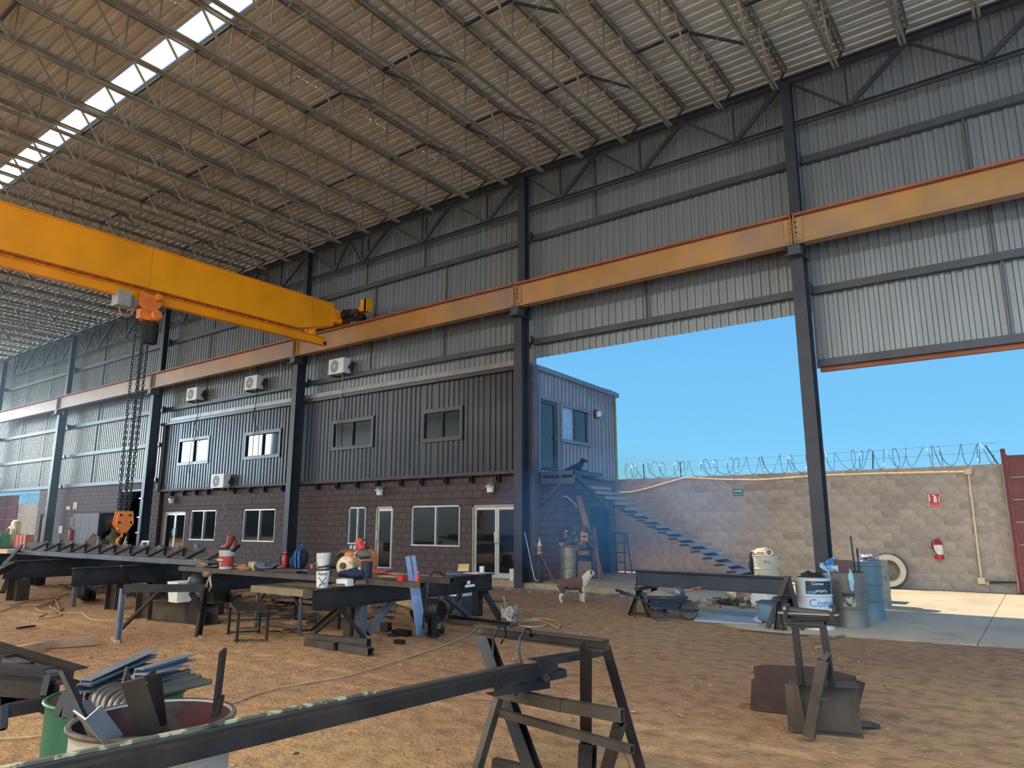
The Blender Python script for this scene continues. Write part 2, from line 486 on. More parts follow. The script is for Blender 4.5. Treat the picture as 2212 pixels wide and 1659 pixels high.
# ---- block walls
def intervals(a, b_, cuts):
    segs = [(a, b_)]
    for c0, c1 in cuts:
        ns = []
        for s0, s1 in segs:
            if c1 <= s0 or c0 >= s1: ns.append((s0, s1)); continue
            if c0 > s0: ns.append((s0, c0))
            if c1 < s1: ns.append((c1, s1))
        segs = ns
    return segs
def block_wall(name, axis, fix, facing, a0, a1, z0, z1, holes, mt, mm, thick=0.16, limit=300, near=(0, 0), bw=0.4, bh=0.2, kind='structure'):
    """axis 'x': wall runs along X at Y=fix; axis 'y': along Y at X=fix. facing = sign of the outward normal"""
    def P(a, d, z):  # d = distance out of the wall face
        return (a, fix + facing * d, z) if axis == 'x' else (fix + facing * d, a, z)
    m = MB()
    brk = sorted(set([a0, a1] + [h[0] for h in holes] + [h[1] for h in holes]))
    brk = [x for x in brk if a0 <= x <= a1]
    for x0, x1 in zip(brk, brk[1:]):
        xm = (x0 + x1) / 2
        for s0, s1 in intervals(z0, z1, [(h[2], h[3]) for h in holes if h[0] < xm < h[1]]):
            p, q = P(x0, -thick, s0), P(x1, -0.012, s1)
            m.box([min(i, j) for i, j in zip(p, q)], [max(i, j) for i, j in zip(p, q)])
    base = P((a0 + a1) / 2, 0, z0)
    w = m.build(name, mm, loc=base, kind=kind)
    pieces = []
    g = 0.011
    row = 0; z = z0
    while z < z1 - 0.03:
        zt = min(z + bh, z1)
        a = a0 - (bw / 2 if row % 2 else 0)
        zc = (z + zt) / 2
        cuts = [(h[0], h[1]) for h in holes if h[2] < zc < h[3]]
        while a < a1 - 0.02:
            for s0, s1 in intervals(max(a, a0), min(a + bw, a1), cuts):
                if s1 - s0 > 0.05: pieces.append((s0, s1, z, zt))
            a += bw
        z += bh; row += 1
    def dist(p):
        q = P((p[0] + p[1]) / 2, 0, (p[2] + p[3]) / 2)
        return (q[0] - near[0]) ** 2 + (q[1] - near[1]) ** 2 + (q[2] - 1.6) ** 2
    pieces.sort(key=dist)
    cache = {}
    stuff = MB()
    jr = random.Random(5)
    for i, (s0, s1, zb, zt) in enumerate(pieces):
        L_, H_ = s1 - s0 - g, zt - zb - g
        if i < limit:
            key = (round(L_, 3), round(H_, 3))
            if key not in cache:
                e = 0.006
                mb = MB()
                def Q(a, d, z):
                    return (a, facing * d, z) if axis == 'x' else (facing * d, a, z)
                lo = [Q(-L_ / 2, -0.013, 0), Q(L_ / 2, -0.013, 0), Q(L_ / 2, -0.013, H_), Q(-L_ / 2, -0.013, H_)]
                hi = [Q(-L_ / 2 + e, 0, e), Q(L_ / 2 - e, 0, e), Q(L_ / 2 - e, 0, H_ - e), Q(-L_ / 2 + e, 0, H_ - e)]
                mb.add(lo + hi, [(4, 5, 6, 7), (0, 1, 5, 4), (1, 2, 6, 5), (2, 3, 7, 6), (3, 0, 4, 7)])
                me = bpy.data.meshes.new('concrete_block')
                me.from_pydata(mb.v, [], mb.f); me.materials.append(mt)
                import bmesh
                bm = bmesh.new(); bm.from_mesh(me); bmesh.ops.recalc_face_normals(bm, faces=bm.faces)
                bm.to_mesh(me); bm.free()
                cache[key] = me
            o = bpy.data.objects.new('concrete_block', cache[key])
            col.objects.link(o); o.parent = w
            o.location = V(P((s0 + s1) / 2, jr.uniform(-0.003, 0.003), zb + g / 2)) - V(base)
        else:
            p, q = P(s0 + g / 2, -0.014, zb + g / 2), P(s1 - g / 2, jr.uniform(-0.003, 0.003), zt - g / 2)
            stuff.box([min(i, j) for i, j in zip(p, q)], [max(i, j) for i, j in zip(p, q)])
    if stuff.v: stuff.build('far_blocks', mt, w, kind='stuff')
    return w

WB = 15.75
bwall = block_wall('wall_boundary', 'x', 21.2, -1, -13.7, -0.72, 0.0, 3.1, [], M['block'], M['mortar'], near=(-5, 15), thick=0.2)
# left part of the same boundary seen through the far bay
lw = block_wall('wall_far_yard', 'x', 21.6, -1, -64.2, -44.0, 0.0, 3.1, [], M['block'], M['mortar'], near=(-60, 15), limit=120)

D1 = [(-13.151, 15.75, 2.132)[0], (-11.522, 15.75, 2.109)[0]]
holes = []
WIN = {}
def hole(name, x0, x1, z0, z1):
    WIN[name] = (x0, x1, z0, z1); holes.append((x0, x1, z0, z1)); return WIN[name]
hole('door_pair', D1[0], D1[1] + 0.1, 0.17, 2.17)
hole('win_wide', (-15.575, 15.75, 2.18)[0], (-13.624, 15.75, 2.152)[0], 0.99, 2.18)
hole('door_single', (-17.164, 15.75, 2.174)[0], (-16.383, 15.75, 2.163)[0], 0.17, 2.18)
hole('win_narrow', (-18.477, 15.75, 2.162)[0], (-17.643, 15.75, 2.151)[0], 0.99, 2.18)
hole('win_mid', (-24.497, 15.75, 2.17)[0], (-22.481, 15.75, 2.147)[0], 0.99, 2.18)
hole('win_left', (-28.26, 15.75, 2.156)[0], (-26.366, 15.75, 2.137)[0], 0.99, 2.18)
hole('door_left', (-30.378, 15.75, 2.119)[0], (-28.647, 15.75, 2.104)[0], 0.17, 2.14)
for h in list(holes):
    pass
bandholes = holes + [(-31, -11.2, 2.185, 2.37)]
office_w = block_wall('wall_office_front', 'x', WB, -1, -30.55, -11.2, 0.17, 3.05, bandholes, M['dblock'], M['dmortar'], near=(-8, 6))
MB().box((-30.55, WB + 0.005, 2.19), (-11.2, WB + 0.15, 2.365)).build('lintel_band', mat('lintel brown', (76, 60, 60), 0.75, var=0.12, scale=2), office_w)
# end wall of the office, ground floor, facing the passage (+X)
office_e = block_wall('wall_office_end', 'y', -11.12, 1, 15.95, 20.55, 0.14, 2.98, [(18.9, 20.1, 0.14, 2.2)], mat('brown end block', (112, 88, 86), 0.85, var=0.12, scale=4, bump=0.4, bscale=60, rnd_amt=0.08), M['dmortar'], near=(0, 10), limit=200)
MB().box((-11.22, 18.93, 0.14), (-11.2, 20.08, 2.18)).build('door_4', M['black'], kind='structure', smooth=None)
# plinth under the office front
MB().box((-31.0, 15.42, -0.2), (-11.2, 15.97, 0.17)).build('trim_1', M['curb'], kind='structure')
# office floor, inner walls (dark rooms behind the glass)
m = MB(); m.box((-30.5, 15.97, 0.10), (-11.35, 20.4, 0.16)); m.build('floor_office', M['concrete'], kind='structure')
m = MB(); m.box((-30.5, 18.6, 0.17), (-11.35, 18.7, 5.9)); m.build('wall_office_inner', mat('inner plaster', (96, 92, 88), 0.8), kind='structure')
m = MB(); m.box((-30.5, 15.9, 3.0), (-11.35, 20.4, 3.12)); m.build('ceiling_office', mat('inner ceiling', (120, 118, 112), 0.8), kind='structure')
m = MB(); m.box((-30.4, 15.85, 5.9), (-11.1, 20.55, 6.0)); m.build('ceiling_office_roof', M['clad'], kind='structure')

# ---- glazed units
def window_unit(name, x0, x1, z0, z1, y, depth, fm, panes=2, fw=0.045, gm='glass'):
    w = thing(name, None, None, ((x0 + x1) / 2, y, z0), kind='structure')
    m = MB()
    m.box((x0, y, z0), (x0 + fw, y + depth, z1)); m.box((x1 - fw, y, z0), (x1, y + depth, z1))
    m.box((x0, y, z1 - fw), (x1, y + depth, z1)); m.box((x0, y - 0.015, z0), (x1, y + depth, z0 + fw))
    m.build('window_frame', M[fm], w)
    n = panes
    for i in range(1, n):
        xm = x0 + (x1 - x0) * i / n
        MB().box((xm - 0.025, y + 0.01, z0 + fw), (xm + 0.025, y + depth, z1 - fw)).build('mullion', M[fm], w)
    for i in range(n):
        a = x0 + fw + (x1 - x0 - 2 * fw) * i / n; b_ = x0 + fw + (x1 - x0 - 2 * fw) * (i + 1) / n
        yy = y + 0.05 + 0.02 * (i % 2)
        MB().box((a, yy, z0 + fw), (b_, yy + 0.008, z1 - fw)).build('pane', M[gm], w)
    return w
def door_unit(name, x0, x1, z0, z1, y, fm, leaves, fw=0.05):
    w = thing(name, None, None, ((x0 + x1) / 2, y, z0), kind='structure')
    m = MB()
    m.box((x0, y - 0.01, z0), (x0 + fw, y + 0.1, z1)); m.box((x1 - fw, y - 0.01, z0), (x1, y + 0.1, z1)); m.box((x0, y - 0.01, z1 - fw), (x1, y + 0.1, z1))
    m.build('door_frame', M['champ'], w)
    a = x0 + fw
    W_ = (x1 - x0 - 2 * fw) / leaves
    for i in range(leaves):
        s = 0.07
        lx0, lx1 = a + i * W_ + 0.004, a + (i + 1) * W_ - 0.004
        y0, y1 = y + 0.03, y + 0.075
        m = MB()
        m.box((lx0, y0, z0 + 0.01), (lx0 + s, y1, z1 - fw)); m.box((lx1 - s, y0, z0 + 0.01), (lx1, y1, z1 - fw))
        m.box((lx0 + s, y0, z0 + 0.01), (lx1 - s, y1, z0 + 0.15)); m.box((lx0 + s, y0, z1 - fw - 0.09), (lx1 - s, y1, z1 - fw))
        leaf = m.build('door_leaf', M[fm], w)
        MB().box((lx0 + s, y0 + 0.018, z0 + 0.15), (lx1 - s, y0 + 0.026, z1 - fw - 0.09)).build('pane', M['glass'], leaf)
        hx = lx1 - 0.035 if (leaves == 2 and i == 0) else lx0 + 0.035
        hz = z0 + 0.95
        sg = 1 if hx > (lx0 + lx1) / 2 else -1
        MB().tube([(hx, y0, hz), (hx, y0 - 0.06, hz), (hx - sg * 0.0, y0 - 0.06, hz + 0.02), (hx, y0 - 0.06, hz + 0.28), (hx, y0 - 0.06, hz + 0.3), (hx, y0, hz + 0.3)], 0.011, 8).build('door_handle', M['alu'], leaf, smooth=50)
        MB().tube([(hx - sg * 0.10, y1, hz), (hx - sg * 0.10, y1 + 0.05, hz), (hx - sg * 0.10, y1 + 0.05, hz + 0.3), (hx - sg * 0.10, y1, hz + 0.3)], 0.011, 8).build('door_handle', M['alu'], leaf, smooth=50)
    return w
window_unit('window_1', *WIN['win_wide'], WB + 0.02, 0.09, 'alu')
window_unit('window_2', *WIN['win_narrow'], WB + 0.02, 0.09, 'alu')
window_unit('window_3', *WIN['win_mid'], WB + 0.02, 0.09, 'alu')
window_unit('window_4', *WIN['win_left'], WB + 0.02, 0.09, 'alu')
door_unit('door_1', *WIN['door_pair'], WB + 0.02, 'alu', 2)
door_unit('door_2', *WIN['door_single'], WB + 0.02, 'alu', 1)
door_unit('door_3', *WIN['door_left'], WB + 0.02, 'alu', 2)

# ---- corrugated sheets
def corr_mesh(width, z0, z1, pitch, depth, rib, axis, facing):
    """vertical ribs, local origin at the sheet's left foot"""
    pts = [(0.0, 0.0)]
    a = 0.0
    while a < width - 1e-6:
        w_ = min(pitch, width - a)
        if w_ < pitch * 0.6: pts.append((width, 0)); break
        s = 0.018
        f0 = (pitch - rib) / 2
        pts += [(a + f0 - s, 0), (a + f0, depth), (a + f0 + rib, depth), (a + f0 + rib + s, 0)]
        a += pitch
    if pts[-1][0] < width: pts.append((width, 0))
    vs = []
    for p, d in pts:
        for z in (z0, z1):
            vs.append((p, facing * d, z) if axis == 'x' else (facing * d, p, z))
    return vs, [(2 * i, 2 * i + 2, 2 * i + 3, 2 * i + 1) for i in range(len(pts) - 1)]
def corr_wall(parent, axis, fix, facing, a0, a1, z0, z1, holes, mt, name, width=1.0, pitch=0.2, depth=0.035, rib=0.07, solid=True):
    cache = {}
    brk = []
    a = a0
    while a < a1 - 0.01:
        brk.append((a, min(a + width, a1))); a += width
    pc = []
    for s0, s1 in brk:
        cs = sorted(set([s0, s1] + [h[i] for h in holes for i in (0, 1) if s0 < h[i] < s1]))
        for c0, c1 in zip(cs, cs[1:]):
            cm = (c0 + c1) / 2
            for u0, u1 in intervals(z0, z1, [(h[2], h[3]) for h in holes if h[0] < cm < h[1]]):
                pc.append((c0, c1, u0, u1))
    base = V(parent['_w'])
    for k, (c0, c1, u0, u1) in enumerate(pc):
        key = (round(c1 - c0, 3), round(u1 - u0, 3))
        if key not in cache:
            vs, fs = corr_mesh(c1 - c0, 0, u1 - u0, pitch, depth, rib, axis, facing)
            me = bpy.data.meshes.new(name); me.from_pydata(vs, [], fs); me.materials.append(mt)
            cache[key] = me
        o = bpy.data.objects.new(name, cache[key]); col.objects.link(o); o.parent = parent
        off = 0.004 * (k % 2)
        o.location = (V((c0, fix + facing * off, u0)) if axis == 'x' else V((fix + facing * off, c0, u0))) - base
wall_up = thing('wall_back', None, None, (-25, 15.95, 3.5), kind='structure')
SH = M['sheet']
corr_wall(wall_up, 'x', 15.93, -1, -57.0, -31.0, 3.45, 12.1, [], SH, 'wall_sheet')
corr_wall(wall_up, 'x', 15.93, -1, -31.0, -11.0, 5.7, 12.1, [], SH, 'wall_sheet')
corr_wall(wall_up, 'x', 15.93, -1, -11.0, -3.6, 6.22, 12.1, [], SH, 'wall_sheet')
corr_wall(wall_up, 'x', 15.93, -1, -3.6, 6.0, 4.95, 12.1, [], SH, 'wall_sheet')
# girts
COLX = [-51.0, -41.1, -31.25, -21.0, -11.1, -3.65, 3.8]
def girt(x0, x1, z, h=0.16, mt='girt'):
    MB().cbar((x0 + 0.13, 15.8, z), (x1 - 0.13, 15.8, z), 0.13, h, 0.01, (0, 0, 1), -1).build('girt', M[mt], wall_up)
for i in range(len(COLX) - 1):
    a, b_ = COLX[i], COLX[i + 1]
    for z in (9.76, 8.2, 6.66):
        girt(a, b_, z)
    if b_ < -30:
        for z in (5.13, 3.56): girt(a, b_, z)
    if a > -4:
        MB().cbar((a + 0.13, 15.8, 5.03), (b_ - 0.13, 15.8, 5.03), 0.13, 0.16, 0.01, (0, 0, 1), -1).build('girt', M['girt'], wall_up)
        MB().box((a + 0.13, 15.86, 4.86), (b_ - 0.13, 15.98, 4.945)).build('door_track', M['railred'], wall_up)
def sag(px, z0, z1):
    MB().box((px - 0.02, 15.78, z0), (px + 0.02, 15.82, z1)).build('sag_rod', M['girt'], wall_up)
for x, z0, z1 in ((-18.1, 9.84, 10.55), (-18.1, 10.55, 11.6), (-15.3, 9.84, 11.6), (-17.6, 8.3, 9.68), (-14.35, 8.3, 9.68), (-14.4, 6.75, 8.1), (-17.75, 6.75, 8.1), (-18.9, 6.75, 8.1),
                  (-7.5, 6.75, 8.1), (-8.9, 9.84, 11.6), (-0.4, 8.3, 9.68), (-0.1, 5.1, 6.6), (-0.2, 6.75, 8.1), (-24.1, 9.84, 11.6), (-27.7, 9.84, 11.6), (-24.1, 8.3, 9.68), (-27.9, 8.3, 9.68),
                  (-24.3, 6.75, 8.1), (-27.9, 6.75, 8.1), (-34.6, 3.6, 11.6), (-37.9, 3.6, 11.6), (-44.3, 3.6, 11.6), (-47.7, 3.6, 11.6)):
    sag(x, z0, z1)
# light flashing over the office roof
MB().bar((-30.3, 15.62, 6.10), (-11.25, 15.62, 6.10), 0.12, 0.15).build('trim_2', M['trim'], kind='structure')
MB().bar((-31.0, 15.60, 5.95), (-11.25, 15.60, 5.95), 0.14, 0.10).build('trim_3', M['clad'], kind='structure')
# office upper storey, hall side
upfront = thing('wall_office_upper', None, None, (-21, 15.66, 3.0), kind='structure')
UW = {}
def up_win(k, x0, y0, x1, y1): UW[k] = (x0, x1, y0, y1)
up_win(5, (-15.103, 15.62, 5.185)[0], (-14.207, 15.62, 4.072)[2], (-13.44, 15.62, 5.022)[0], (-14.233, 15.62, 5.086)[2])
up_win(6, (-19.374, 15.62, 5.215)[0], (-18.247, 15.62, 4.087)[2], (-17.27, 15.62, 5.09)[0], (-18.315, 15.62, 5.121)[2])
up_win(7, (-24.559, 15.62, 5.2)[0], (-23.247, 15.62, 4.05)[2], (-22.244, 15.62, 5.071)[0], (-23.369, 15.62, 5.107)[2])
up_win(8, (-29.467, 15.62, 5.222)[0], (-28.057, 15.62, 4.062)[2], (-27.035, 15.62, 5.145)[0], (-28.242, 15.62, 5.194)[2])
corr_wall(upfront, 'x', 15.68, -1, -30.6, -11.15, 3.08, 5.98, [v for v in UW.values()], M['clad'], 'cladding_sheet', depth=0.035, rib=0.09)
MB().box((-30.75, 15.55, 3.0), (-30.55, 15.75, 6.0)).build('corner_flashing', M['clad'], upfront)
MB().box((-30.75, 15.56, 3.0), (-11.15, 15.75, 3.09)).build('bottom_flashing', mat('brown flashing', (66, 56, 58), 0.6), upfront)
for k, (x0, x1, z0, z1) in UW.items():
    w = window_unit('window_%d' % k, x0 + 0.1, x1 - 0.1, z0 + 0.1, z1 - 0.1, 15.62, 0.08, 'black', panes=2, fw=0.03)
    m = MB()
    for a, b_ in (((x0, z0), (x1, z0 + 0.11)), ((x0, z1 - 0.11), (x1, z1)), ((x0, z0 + 0.11), (x0 + 0.11, z1 - 0.11)), ((x1 - 0.11, z0 + 0.11), (x1, z1 - 0.11))):
        m.box((a[0], 15.60, a[1]), (b_[0], 15.66, b_[1]))
    m.build('flashing', M['clad'], w)
# floor beam ends poking out under the upper storey
for px in ((-20.026, 15.68, 2.842), (-19.013, 15.68, 2.813), (-18.02, 15.68, 2.859), (-17.038, 15.68, 2.829), (-15.1, 15.68, 2.839), (-14.101, 15.68, 2.847), (-13.12, 15.68, 2.84), (-12.143, 15.68, 2.857),
           (-29.778, 15.68, 2.929), (-28.803, 15.68, 2.905), (-27.864, 15.68, 2.881), (-26.974, 15.68, 2.859), (-25.098, 15.68, 2.865), (-24.049, 15.68, 2.837), (-23.138, 15.68, 2.847), (-22.042, 15.68, 2.851), (-15.991, 15.68, 2.796)):
    x = px[0]
    MB().tubebar((x, 15.6, 2.90), (x, 15.76, 2.90), 0.11, 0.2, 0.02).build('beam_end', M['black'], office_w)
# office end, upper storey (faces +X)
upend = thing('wall_office_upper_end', None, None, (-11.08, 18.2, 3.0), kind='structure')
EW = [(16.02, 17.10, 3.12, 5.2), (17.15, 18.85, 3.98, 5.12)]
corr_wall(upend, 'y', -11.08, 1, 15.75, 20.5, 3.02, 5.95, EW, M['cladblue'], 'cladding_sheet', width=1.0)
MB().box((-11.14, 20.5, 2.98), (-11.0, 20.56, 5.95)).build('corner_flashing', mat('yellow green edge', (150, 160, 90), 0.5), upend)
MB().hexa([(-11.2, 15.7, 5.92), (-10.98, 15.7, 5.92), (-10.98, 20.75, 5.78), (-11.2, 20.75, 5.78), (-11.2, 15.7, 6.06), (-10.98, 15.7, 6.06), (-10.98, 20.75, 5.92), (-11.2, 20.75, 5.92)]).build('roof_flashing', M['cladblue'], upend)
# end door and end window
d = thing('door_5', None, None, (-11.04, 16.55, 3.1), kind='structure')
m = MB()
for a, b_, c_, e in ((16.02, 3.12, 16.12, 5.2), (17.0, 3.12, 17.1, 5.2), (16.12, 5.1, 17.0, 5.2)): m.box((-11.1, a, b_), (-11.0, c_, e))
m.build('door_frame', M['cladblue'], d)
m = MB()
for a, b_, c_, e in ((16.12, 3.14, 16.2, 5.1), (16.86, 3.14, 17.0, 5.1), (16.2, 5.0, 16.86, 5.1), (16.2, 3.14, 16.86, 3.22)): m.box((-11.09, a, b_), (-11.03, c_, e))
lf = m.build('door_leaf', M['girt'], d)
MB().box((-11.07, 16.2, 3.22), (-11.06, 16.86, 5.0)).build('pane', M['glass'], lf)
MB().tube([(-11.03, 16.93, 4.05), (-10.98, 16.93, 4.05), (-10.98, 16.82, 4.05)], 0.011, 6).build('door_handle', M['alu'], lf)
w = thing('window_9', None, None, (-11.04, 18, 3.98), kind='structure')
m = MB()
for a, b_, c_, e in ((17.15, 3.98, 17.25, 5.12), (18.75, 3.98, 18.85, 5.12), (17.25, 5.02, 18.75, 5.12), (17.25, 3.98, 18.75, 4.08)): m.box((-11.1, a, b_), (-11.0, c_, e))
m.build('flashing', M['cladblue'], w)
MB().box((-11.09, 17.93, 4.08), (-11.04, 18.05, 5.02)).build('mullion', M['girt'], w)
MB().box((-11.08, 17.25, 4.08), (-11.07, 17.93, 5.02)).build('pane', mat('frosted glass', (150, 180, 205), 0.35, spec=0.8, var=0.15, scale=12), w)
MB().box((-11.08, 18.05, 4.08), (-11.07, 18.75, 5.02)).build('pane', M['glass'], w)

# annex at the far left: brown block wall with sliding door, doorway and dark recess
AN = 15.82
a_door = ((-43.564, 15.82, 2.166)[0], (-42.598, 15.82, 2.159)[0])
a_slide = ((-39.179, 15.82, 2.177)[0], (-34.6, 15.82, 2.137)[0])
a_rec = ((-34.651, 15.82, 3.164)[0], (-32.028, 15.82, 3.093)[0])
annex = block_wall('wall_annex', 'x', AN, -1, -44.05, -31.05, 0.0, 3.45, [(a_door[0], a_door[1], 0, 2.1), (a_slide[0], a_slide[1], 0, 2.15), (a_rec[0], a_rec[1], 0, 3.3)], mat('annex brown block', (104, 90, 92), 0.8, var=0.12, scale=4, bump=0.4, rnd_amt=0.08), M['dmortar'], near=(-30, 10))
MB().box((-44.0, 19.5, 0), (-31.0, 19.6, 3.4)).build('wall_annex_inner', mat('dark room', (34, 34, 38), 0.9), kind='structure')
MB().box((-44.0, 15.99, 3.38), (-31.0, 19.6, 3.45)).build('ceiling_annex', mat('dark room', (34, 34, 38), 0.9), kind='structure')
MB().box((-44.05, 15.99, 0), (-43.95, 19.6, 3.45)).build('wall_annex_end', M['dblock'], kind='structure')
sd = thing('door_6', None, None, (a_slide[0], AN, 0), kind='structure')
xm = a_slide[0] + (a_slide[1] - a_slide[0]) * 0.60
n = 3
for i in range(n):
    p0 = a_slide[0] - 0.1 + (xm - a_slide[0] + 0.1) * i / n; p1 = a_slide[0] - 0.1 + (xm - a_slide[0] + 0.1) * (i + 1) / n
    MB().box((p0 + 0.01, AN - 0.09, 0.05), (p1 - 0.01, AN - 0.05, 2.15)).build('panel', mat('sliding door', (96, 88, 92), 0.6, var=0.1, bump=0.3, bscale=80), sd)
MB().box((a_slide[0] - 0.3, AN - 0.1, 2.15), (a_slide[1] + 0.1, AN - 0.03, 2.25)).build('door_track', M['dmortar'], sd)
MB().box((a_door[0] + 0.05, AN + 0.1, 0), (a_door[0] + 0.4, AN + 0.14, 2.05)).build('door_7', M['wood'], kind='structure')
MB().box((a_rec[0], AN + 0.03, 3.1), (a_rec[1], AN + 0.13, 3.2)).build('trim_4', M['girt'], kind='structure')

# ---- roof deck: ribbed sheets running along the hall
roof = thing('ceiling', None, None, (-28, 1, 12.0), kind='structure')
RX0, RX1 = -63.0, 7.0
def roof_sheet_mesh(w, length, pitch=0.25, depth=0.04, rib=0.06):
    pts = [(0, 0)]
    a = 0
    while a < w - pitch * 0.6:
        f0 = (pitch - rib) / 2
        pts += [(a + f0 - 0.02, 0), (a + f0, depth), (a + f0 + rib, depth), (a + f0 + rib + 0.02, 0)]
        a += pitch
    pts.append((w, 0))
    vs = []
    for p, dz in pts: vs += [(0, p, dz), (length, p, dz)]
    me = bpy.data.meshes.new('roof_sheet')
    me.from_pydata(vs, [], [(2 * i, 2 * i + 2, 2 * i + 3, 2 * i + 1) for i in range(len(pts) - 1)])
    return me
rows = []
y = 6.92
while y < 16.5: rows.append((y, 1.0)); y += 1.0
y = 6.40
while y > -13.5: rows.append((y - 1.0, 1.0)); y -= 1.0
L_ = 10.0
rm = roof_sheet_mesh(1.0, L_); rm.materials.append(M['roof'])
for j, (yy, w_) in enumerate(rows):
    if abs(yy + 5) < 0.6 or abs(yy + 11) < 0.6: continue
    for i in range(7):
        o = bpy.data.objects.new('roof_sheet', rm); col.objects.link(o); o.parent = roof
        o.location = V((RX0 + L_ * i, yy, 12.05 + 0.003 * ((i + j) % 2))) - V(roof['_w'])
# skylight strips
JX = [-11.1 + 1.24 * k for k in range(0, 15)]
JL = [-11.1 - 1.42 * k for k in range(1, 37)]
JALL = sorted(JL + JX)
sk = roof_sheet_mesh(0.48, 1.0, 0.24, 0.03); sk.materials.append(M['sky'])
for a, b_ in zip(JALL, JALL[1:]):
    for yy, wsc in ((6.42, 1), (-5, 2), (-11, 2)):
        o = bpy.data.objects.new('skylight_panel', sk); col.objects.link(o); o.parent = roof
        o.scale = (b_ - a + 0.01, wsc, 1)
        o.location = V((a, yy, 12.06)) - V(roof['_w'])

# ---- added dark wall beyond the far end, keeps sky out of window reflections
MB().box((-84, -30, 0), (-83.7, 14, 6.0)).build('wall_sky_block', mat('dark sky block', (66, 58, 56), .8, var=.1), kind='structure')
# ---- the opposite long wall, behind the camera, with its big door bay
m = MB()
m.box((-63, -14.1, 0), (-15, -14.0, 12.05)).box((-15, -14.1, 7.0), (7, -14.0, 12.05))
m.build('wall_front', M['sheet'], kind='structure')

# ---- roof joists (open web) : one built, the rest copied
jg = 'open web roof joists'
def make_joist(x):
    t = thing('roof_joist', 'grey open-web steel roof joist spanning towards the back wall under the ribbed roof', 'roof joist', (x, 14.6, 11.05), jg)
    y0, y1 = -13.0, 15.55
    m = MB()
    for s in (-0.03, 0.03):
        m.bar((x + s, y0, 11.96), (x + s, y1, 11.96), 0.008, 0.075); m.bar((x + s * 1.7, y0, 11.995), (x + s * 1.7, y1, 11.995), 0.045, 0.008)
    m.build('top_chord', M['joist'], t)
    m = MB()
    for s in (-1, 1):
        m.bar((x + s * 0.04, y0, 11.03), (x + s * 0.04, 14.65, 11.03), 0.05, 0.008)
        m.bar((x + s * 0.018, y0, 11.06), (x + s * 0.018, 14.65, 11.06), 0.008, 0.06)
    m.build('bottom_chord', M['joist'], t)
    yb = 14.6
    node = 14.35
    ys_ = [14.35 - 1.475 * k for k in range(0, 18)]
    proto = {}
    for k, yn in enumerate(ys_):
        if yn < -1.2: break
        for kind, p, q, w_, h_ in (('vertical_rod', (x, yn, 11.05), (x, yn, 11.96), 0.028, 0.028), ('diagonal_rod', (x, yn - 0.04, 11.05), (x, yn - 0.72, 11.96), 0.04, 0.04), ('brace_rod', (x, yn - 1.43, 11.06), (x, yn - 0.76, 11.95), 0.014, 0.014)):
            if kind not in proto:
                proto[kind] = MB().bar(p, q, w_, h_, (1, 0, 0)).build(kind, M['joist'], t)
            else:
                dup_mesh(proto[kind], t, (0, yn - ys_[0], 0), kind)
    MB().bar((x, 14.62, 11.06), (x, 15.5, 11.92), 0.04, 0.04, (1, 0, 0)).build('end_rod', M['truss'], t)
    return t
j0 = make_joist(0.0)
for k, x in enumerate(JALL):
    if x > 6.6: continue
    if k == 0:
        j0.location = (x, 14.6, 11.05); j0['_w'] = [x, 14.6, 11.05]
    else:
        copy_tree(j0, (x, 14.6, 11.05))
# bridging rows between the joists
for r_i, (yy, lab) in enumerate(((12.87, 'row of thin bridging rods between roof joists nearest the back wall'), (9.92, 'row of bridging rods between roof joists, second from the back wall'), (6.97, 'row of bridging rods between roof joists beside the bright skylight strip'), (4.02, 'row of bridging rods between roof joists on the camera side of the skylight'))):
    t = thing('joist_bridging', lab, 'bridging', (-28, yy, 11.05), 'bridging rows')
    xs_ = [x for x in JALL if x < 6.6]
    MB().bar((xs_[0], yy, 11.03), (xs_[-1], yy, 11.03), 0.018, 0.018).build('tie_rod', M['joist'], t)
    proto = {}
    for k, (a, b_) in enumerate(zip(xs_, xs_[1:])):
        key = round(b_ - a, 2)
        if key not in proto:
            proto[key] = (a, MB().bar((a, yy, 11.05), (b_, yy, 11.93), 0.018, 0.018).build('cross_rod', M['joist'], t),
                          MB().bar((a, yy + .03, 11.93), (b_, yy + .03, 11.08), 0.05, 0.05).build('brace_angle', M['truss'], t),
                          MB().bar((a, yy - .03, 11.94), (b_, yy - .03, 11.94), 0.05, 0.05).build('strut_angle', M['truss'], t))
        else:
            a0, c1, c2, c3 = proto[key]
            dup_mesh(c1, t, (a - a0, 0, 0), 'cross_rod')
            dup_mesh(c2 if k % 2 else c3, t, (a - a0, 0, 0), 'brace_angle' if k % 2 else 'strut_angle')

